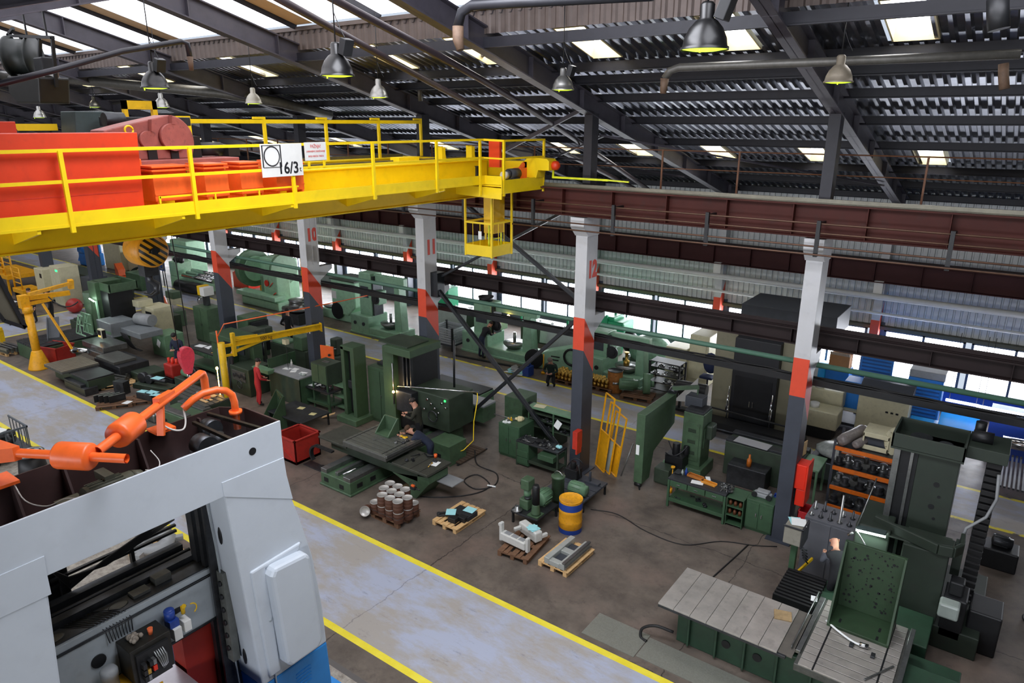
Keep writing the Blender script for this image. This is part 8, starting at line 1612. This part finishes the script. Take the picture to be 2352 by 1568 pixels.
t = thing('control_stand', 'green control stand with a blue panel and white box right of column 8', 'control stand', (-34.6, 18.2, 0)); P(t, 'lower_box', GRN, [(-.35, .35, -.3, .3, 0, .8)], .02); P(t, 'blue_panel', BLUED, [(-.3, .25, -.33, -.3, .75, 1.15)], 0); P(t, 'white_box', CREAM, [(-.3, .3, -.25, .25, 1.15, 1.45)], .02); P(t, 'green_box', GRN, [(-.4, .3, -.25, .25, 1.45, 1.8)], .02)
solo('dark_bench', 'long dark green bench at the far left behind the white switch cabinet', 'workbench', GRND, [(-50, -42.6, 18.8, 20.0, 0, 1.1)], bevel=.02)
# right end by the blue wall
for i, (x, y, h, l) in enumerate(((-3.55, 26.9, 2.5, 'tall blue louvred cabinet before the window, right of column 13'), (-1.95, 26.2, 1.95, 'lower blue louvred cabinet with a grey box on top, right of the tall one'))):
    t = thing('louvre_cabinet', l, 'cabinet', (x, y, 0)); P(t, 'body', BLUE, [(-.5, .5, -.35, .35, 0, h)], .01)
    P(t, 'louvre', M('louvre_dark_blue', '1a4a86', .5), [(-.46, .46, -.37, -.35, .1+.13*k, .15+.13*k) for k in range(int((h-.1)/.13))], 0); P(t, 'edge', BLUE, [(.5, .53, -.4, .4, 0, h)], .004)
solo('grey_box', 'grey switch box on top of the lower blue louvred cabinet', 'box', GREY, [(-2.45, -1.4, 25.9, 26.5, 1.95, 2.2)], bevel=.02)
t = thing('carton', 'open brown cardboard box on a stand before the window right of column 13', 'box', (-4.9, 27.6, 1.3)); P(t, 'box', M('cardboard_brown', 'a8774c', .8, 0, .08, 5), [(-.35, .35, -.3, .3, 0, .5)], .005); P(t, 'flap', M('cardboard_pale', 'c8b39a', .8), fn=lambda b: (b.cbox((0, -.3, .55), (.68, .02, .18), (.5, 0, 0)), b.cbox((0, .3, .55), (.68, .02, .18), (-.5, 0, 0))), bevel=0); P(t, 'stand', BLUE, [(-.4, .4, -.35, .35, -1.3, 0)], .01)
solo('cyan_barrel', 'light blue plastic barrel behind the orange column foot', 'barrel', M('barrel_cyan', '2aa6e0', .4, 0, .06), fn=lambda b: b.lathe([(.36, 0), (.42, .1), (.42, .9), (.3, 1.05), (.12, 1.08)], (-5.6, 27.6, .3), 20).box(-6.0, -5.2, 27.2, 28.0, 0, .3), bevel=0)
solo('blue_unit', 'small blue machine unit below the cardboard box', 'machine', BLUE, [(-4.2, -3.4, 24.9, 25.6, .75, 1.7)], bevel=.02)
bench('pale topped table carrying the small blue unit', -4.9, -3.2, 24.7, 25.8, .75, GREYD, top=CREAM, drawers=0)
for i, (x0, x1, y0, y1, z0, z1, l) in enumerate(((-5.2, -4.0, 23.4, 24.2, .4, 1.0, 'lower cream machine body just right of column 13'), (-5.3, -4.1, 24.4, 25.0, .8, 1.4, 'upper cream machine body just right of column 13'))):
    t = thing('cream_machine', l, 'machine', ((x0+x1)/2, (y0+y1)/2, 0)); w, d = (x1-x0)/2, (y1-y0)/2; P(t, 'body', CREAM, [(-w, w, -d, d, z0, z1)], .04); P(t, 'stand', BLKM, [(-w*.8, w*.8, -d*.8, d*.8, 0, z0)], .02); P(t, 'spool', WHT, fn=lambda b: b.cyl((-.2, -.1, z1), (-.2, -.1, z1+.15), .15, n=14), bevel=0)
solo('plastic_cover', 'crumpled clear plastic film over a bench right of the charcoal column foot', 'film', M('clear_film', '8f9694', .2, 0, .25, 10, .4), fn=lambda b: b.ball((-3.3, 20.6, 1.0), (.7, .6, .2), 14), bevel=0)
bench('dark bench under the clear plastic film', -4.0, -2.6, 20.0, 21.2, .85, GRND, drawers=0)
t = thing('cream_cabinet', 'wide cream cabinet with a dark sloped roof before the blue louvred cabinets', 'cabinet', (-2.9, 24.9, 0)); P(t, 'body', CREAM, [(-.75, .75, -.4, .4, .1, 1.55)], .02); P(t, 'roof', GREYD, fn=lambda b: b.prism([(-.45, 1.55), (.45, 1.55), (.45, 1.85), (.2, 1.85)], 'x', -.78, .78), bevel=.01); P(t, 'holes', BLKM, [(.1+.15*k, .18+.15*k, -.41, -.4, 1.0, 1.06) for k in range(3)], 0)
t = thing('blue_desk', 'bright blue sheet metal desk with a sloped lid, right end of the window wall', 'desk', (-1.0, 24.6, 0)); CY = M('desk_cyan', '2f9fe6', .35, 0, .05); P(t, 'top', CY, [(-1.1, .5, -.5, .5, .85, .9)], .005); P(t, 'lid', CY, fn=lambda b: b.prism([(-.5, .9), (.5, 1.25), (.5, .9)], 'x', -.3, .75), bevel=.01); P(t, 'leg', BLUED, [(-1.05, -.95, -.45, .45, 0, .85), (.4, .5, -.45, .45, 0, .85)], 0)
t = thing('blue_cabinet', 'large deep blue cabinet block at the right edge under the windows', 'cabinet', (.9, 25.8, 0)); P(t, 'body', BLUED, [(-.9, 1.5, -.5, .6, 0, 1.35)], .02); P(t, 'trim', BLUE, [(-.92, 1.52, -.52, .62, 1.35, 1.4)], .004)
for i, (px, py, w) in enumerate(((2210, 925, .9), (2310, 945, 1.5))):
    o = G(px, py, 1.7); solo('lamp_strip', ('left' if i == 0 else 'right') + ' bright blue-white lamp strip glowing before the blue wall', 'lamp', ME('blue_strip', 'cfd8ff', 9), [(o.x-w/2, o.x+w/2, o.y, o.y+.1, 1.66, 1.72)], bevel=0)
    for q in (-1, 1): B().cyl((o.x+q*w*.4, o.y+.05, 1.72), (o.x+q*w*.4, o.y+.05, 3.9), .01, n=5).build('lamp_wire', BLKM, bpy.data.objects['lamp_strip' if i == 0 else 'lamp_strip.001'])
t = thing('slat_table', 'dark metal rack table with many thin slats at the right edge', 'table', (1.2, 22.6, 0)); P(t, 'slat', STEELD, [(-.9+.1*k, -.85+.1*k, -1.2, 1.2, .75, .8) for k in range(19)], 0); P(t, 'leg', BLKM, [(-.85, -.78, -1.1, -1.03, 0, .75), (.8, .87, -1.1, -1.03, 0, .75), (-.85, -.78, 1.03, 1.1, 0, .75), (.8, .87, 1.03, 1.1, 0, .75)], 0); P(t, 'roll', CHR, fn=lambda b: b.cyl((-.8, 1.6, 1.0), (.8, 1.7, 1.0), .18, n=14), bevel=0)
t = thing('floor_machine', 'black motor unit on the dark floor at the right edge, below the slat table', 'machine', (.75, 18.6, 0)); P(t, 'body', BLKM, [(-.35, .35, -.3, .3, 0, .5)], .03); motor(t, (-.2, 0, .62), .14, .4, (1, 0, 0), STEELD, 'motor')
solo('crate_stack', 'brown wooden crate edge at the lower right border', 'crate', WOODD, [(1.7, 2.5, 15.0, 16.2, 0, .9)], bevel=.01)
tagtube('floor_cable', [(1.6+.3*math.cos(a*.5), 16.6+.3*math.sin(a*.5), .02+.004*a) for a in range(16)], .02, BLK, 'coil of black cable on the floor at the right edge', 'cable', 6)
# ================================================================== LAMPS, DUCTS, HEATER PIPES UNDER THE ROOF
LBLK = M('lamp_black_enamel', '0b0b0c', .35, 0, .1, 5); LSIL = M('lamp_brushed_metal', '8d8c88', .35, .8, .1, 5)
LENS = ME('lamp_lens_lime', 'd8ff3a', 1.1)
def lamp(px, py, w, mat, label, box=True):
    sc = 1. if mat is LBLK else .76
    d = FPX*.55*sc/w; c = Vector((0, 0, CAMZ)) + _ray(px, py)*d
    t = thing('pendant_lamp', label, 'lamp', c)
    P(t, 'shade', mat, fn=lambda b: b.lathe([(.285, .0), (.285, .03), (.265, .04), (.25, .13), (.2, .24), (.13, .32), (.085, .35), (.085, .5), (.06, .53), (.01, .53)], (0, 0, 0), 28, cap=False), bevel=0)
    P(t, 'lens', LENS, fn=lambda b: b.lathe([(.01, -.012), (.15, -.01), (.27, .012)], (0, 0, 0), 28, cap=False), bevel=0)
    P(t, 'rim_knob', LENS, fn=lambda b: b.cyl((.05, -.26, -.05), (.05, -.26, 0), .012, n=6), bevel=0)
    if box: P(t, 'ballast_box', BLKM, fn=lambda b: b.cbox((.2, .05, .45), (.14, .2, .26), (0, .35, 0)), bevel=.01)
    t.scale = (sc, sc, sc); zt = ((zlow(c.y)+.5 if abs(c.y-8.3) > 4 else zgl(c.y)) - c.z)/sc
    P(t, 'hanger_cable', BLKM, fn=lambda b: (b.cyl((0, 0, .53), (0, 0, zt), .012, n=6), b.tube(sag((0, 0, 1.0), (.2, .05, .58), .03), .008, 5)), bevel=0)
lamp(1618, 115, 105, LBLK, 'largest black bell lamp hanging at the top right with a lime rim')
lamp(775, 175, 75, LBLK, 'black bell lamp with a ballast box hanging above the crane railing')
lamp(357, 203, 60, LBLK, 'black bell lamp hanging above the dull red hoist gearbox')
lamp(1293, 207, 50, LSIL, 'bright metal bell lamp hanging before the top of column 12')
lamp(870, 224, 42, LSIL, 'brushed metal bell lamp right of the black lamp over the crane railing', False)
lamp(1925, 190, 62, M('lamp_dusty_beige', '7d7465', .5, .3, .15, 6), 'dusty bell lamp hanging before the top of column 13', False)
lamp(372, 247, 33, LSIL, 'small silver bell lamp above the yellow rope guide of the crane', False)
lamp(583, 238, 36, M('lamp_pale', '9a968a', .5, .3, .1, 6), 'pale bell lamp with a lime rim at the end of the flexible duct', False)
lamp(92, 270, 26, LSIL, 'small silver lamp with a lime rim at the far left over the crane', False)
lamp(218, 246, 24, LSIL, 'small silver lamp seen over the grey winch box', False)
HP = M('heater_pipe_dark', '2a2b30', .4, .3, .15, 4); HPD = M('duct_grey', '55534e', .45, .3, .2, 10); HPR = M('duct_wrapped_end', '5a4636', .7, 0, .25, 14)
def heater(label, pts, r, endn, mat=HP):
    t = thing('heater_pipe', label, 'pipe', pts[0]); o = Vector(pts[0])
    P(t, 'pipe', mat, fn=lambda b: b.tube([p-o for p in pts], r, 12), bevel=0)
    if endn is not None: P(t, 'wrapped_end', HPR, fn=lambda b: b.tube([p-o for p in endn], [r*1.15]*(len(endn)-1)+[r*.8], 12), bevel=0)
A_ = [YP(1500, -12, 9.0), YP(1180, 6, 9.0), YP(1085, 12, 9.0), YP(1060, 28, 9.0), YP(1052, 60, 9.0)]
heater('dark thick pipe bending down in front of the roof beam at the top centre', A_, .075, [YP(1052, 60, 9.0), YP(1052, 90, 9.0), YP(1058, 115, 9.0)])
A_ = [YP(2345, 124, 13), YP(1900, 142, 13), YP(1560, 155, 13), YP(1540, 162, 13), YP(1527, 180, 13)]
heater('long dusty pipe running under the roof between columns 12 and 13', A_, .07, [YP(1527, 180, 13), YP(1523, 215, 13)], HPD)
A_ = [XP(-10, 195, -13.5), XP(130, 160, -13.5), XP(280, 118, -13.5), XP(415, 95, -13.5), XP(430, 100, -13.5), XP(436, 130, -13.5)]
heater('dark pipe rising over the flexible duct with a bent brown end, upper left', A_, .05, [XP(436, 130, -13.5), XP(440, 162, -13.5)])
A_ = [YP(0, 172, 12), YP(140, 180, 12.4), YP(330, 198, 13.2), YP(500, 213, 14.2), YP(640, 235, 15.6), YP(760, 265, 17.5)]
heater('long grey flexible duct running from the left edge to the back of the hall', A_, .16, None, HPD)
A_ = [YP(215, 240, 16.2), YP(420, 226, 16.2), YP(600, 210, 16.2), YP(800, 197, 16.2), YP(955, 183, 16.2)]
heater('thin grey pipe crossing below the flexible duct behind the lamps', A_, .06, None, HPD)
for i, (px, py, py2, Y, l) in enumerate(((415, 228, 255, 16, 'short brown hanging pipe end above the yellow railing, left'), (622, 215, 250, 16, 'short brown hanging pipe end by the pale lamp'), (964, 190, 232, 16, 'grey hanging pipe end above the crane bridge'), (2305, 150, 205, 13, 'dusty hanging pipe end at the upper right'), (2292, 0, 68, 9, 'black thick hanging hose end at the top right corner'), (130, 160, 212, 11, 'brown hanging pipe end beside the black hose reel'))):
    solo('pipe_end', l, 'pipe', HPR if i not in (2, 4) else HPD if i == 2 else BLKM, fn=lambda b: b.tube([YP(px, py-4, Y), YP(px, (py+py2)/2, Y), YP(px+2, py2, Y)], .07 if i != 4 else .1, 10), bevel=0)
# hose reel frame and heater fan at the upper left
rc = YP(75, 150, 7.0)
t = thing('hose_reel', 'black hose reel in a hanging frame with a fan unit below, upper left', 'hose reel', rc)
sc_ = FPX/ (rc-Vector((0, 0, CAMZ))).dot(FWD)
def q_(px, py, dy=0.): return YP(px, py, 7.0+dy)-rc
P(t, 'frame', BLKM, fn=lambda b: [b.bar(q_(*a), q_(*c), .06, .06) for a, c in (((18, 82), (28, 165)), ((48, 85), (58, 165)), ((92, 90), (92, 150)), ((120, 85), (130, 200)), ((18, 82), (122, 86)), ((18, 82), (30, 65)))], bevel=0)
P(t, 'reel', M('reel_green_black', '0e1513', .5, 0, .1, 4), fn=lambda b: b.lathe([(.05, -.25), (.42, -.25), (.42, -.2), (.36, -.2), (.36, .2), (.42, .2), (.42, .25), (.05, .25)], q_(52, 130), 24, axis=(.75, .66, 0)), bevel=0)
P(t, 'motor', BLKM, fn=lambda b: b.cbox(q_(105, 150), (.4, .3, .3)), bevel=.03)
P(t, 'fan_unit', M('fan_grey', '201f1d', .5, .2, .2, 6), fn=lambda b: b.prism([(q_(50, 175).x, q_(50, 175).z), (q_(125, 178).x, q_(125, 178).z), (q_(128, 238).x, q_(128, 238).z), (q_(75, 238).x, q_(75, 238).z), (q_(55, 215).x, q_(55, 215).z)], 'y', -.3, .3), bevel=.04)
P(t, 'fan_pipe', HPD, fn=lambda b: b.tube([q_(75, 190), q_(75, 200), q_(95, 208), q_(112, 200), q_(114, 178)], .09, 10), bevel=0)
P(t, 'suspension_rod', BLKM, fn=lambda b: (b.bar(q_(62, 84), q_(62, 84)+Vector((0, 0, 1.4)), .03, .03), b.bar(q_(108, 84), q_(108, 84)+Vector((0, 0, 1.4)), .03, .03)), bevel=0)
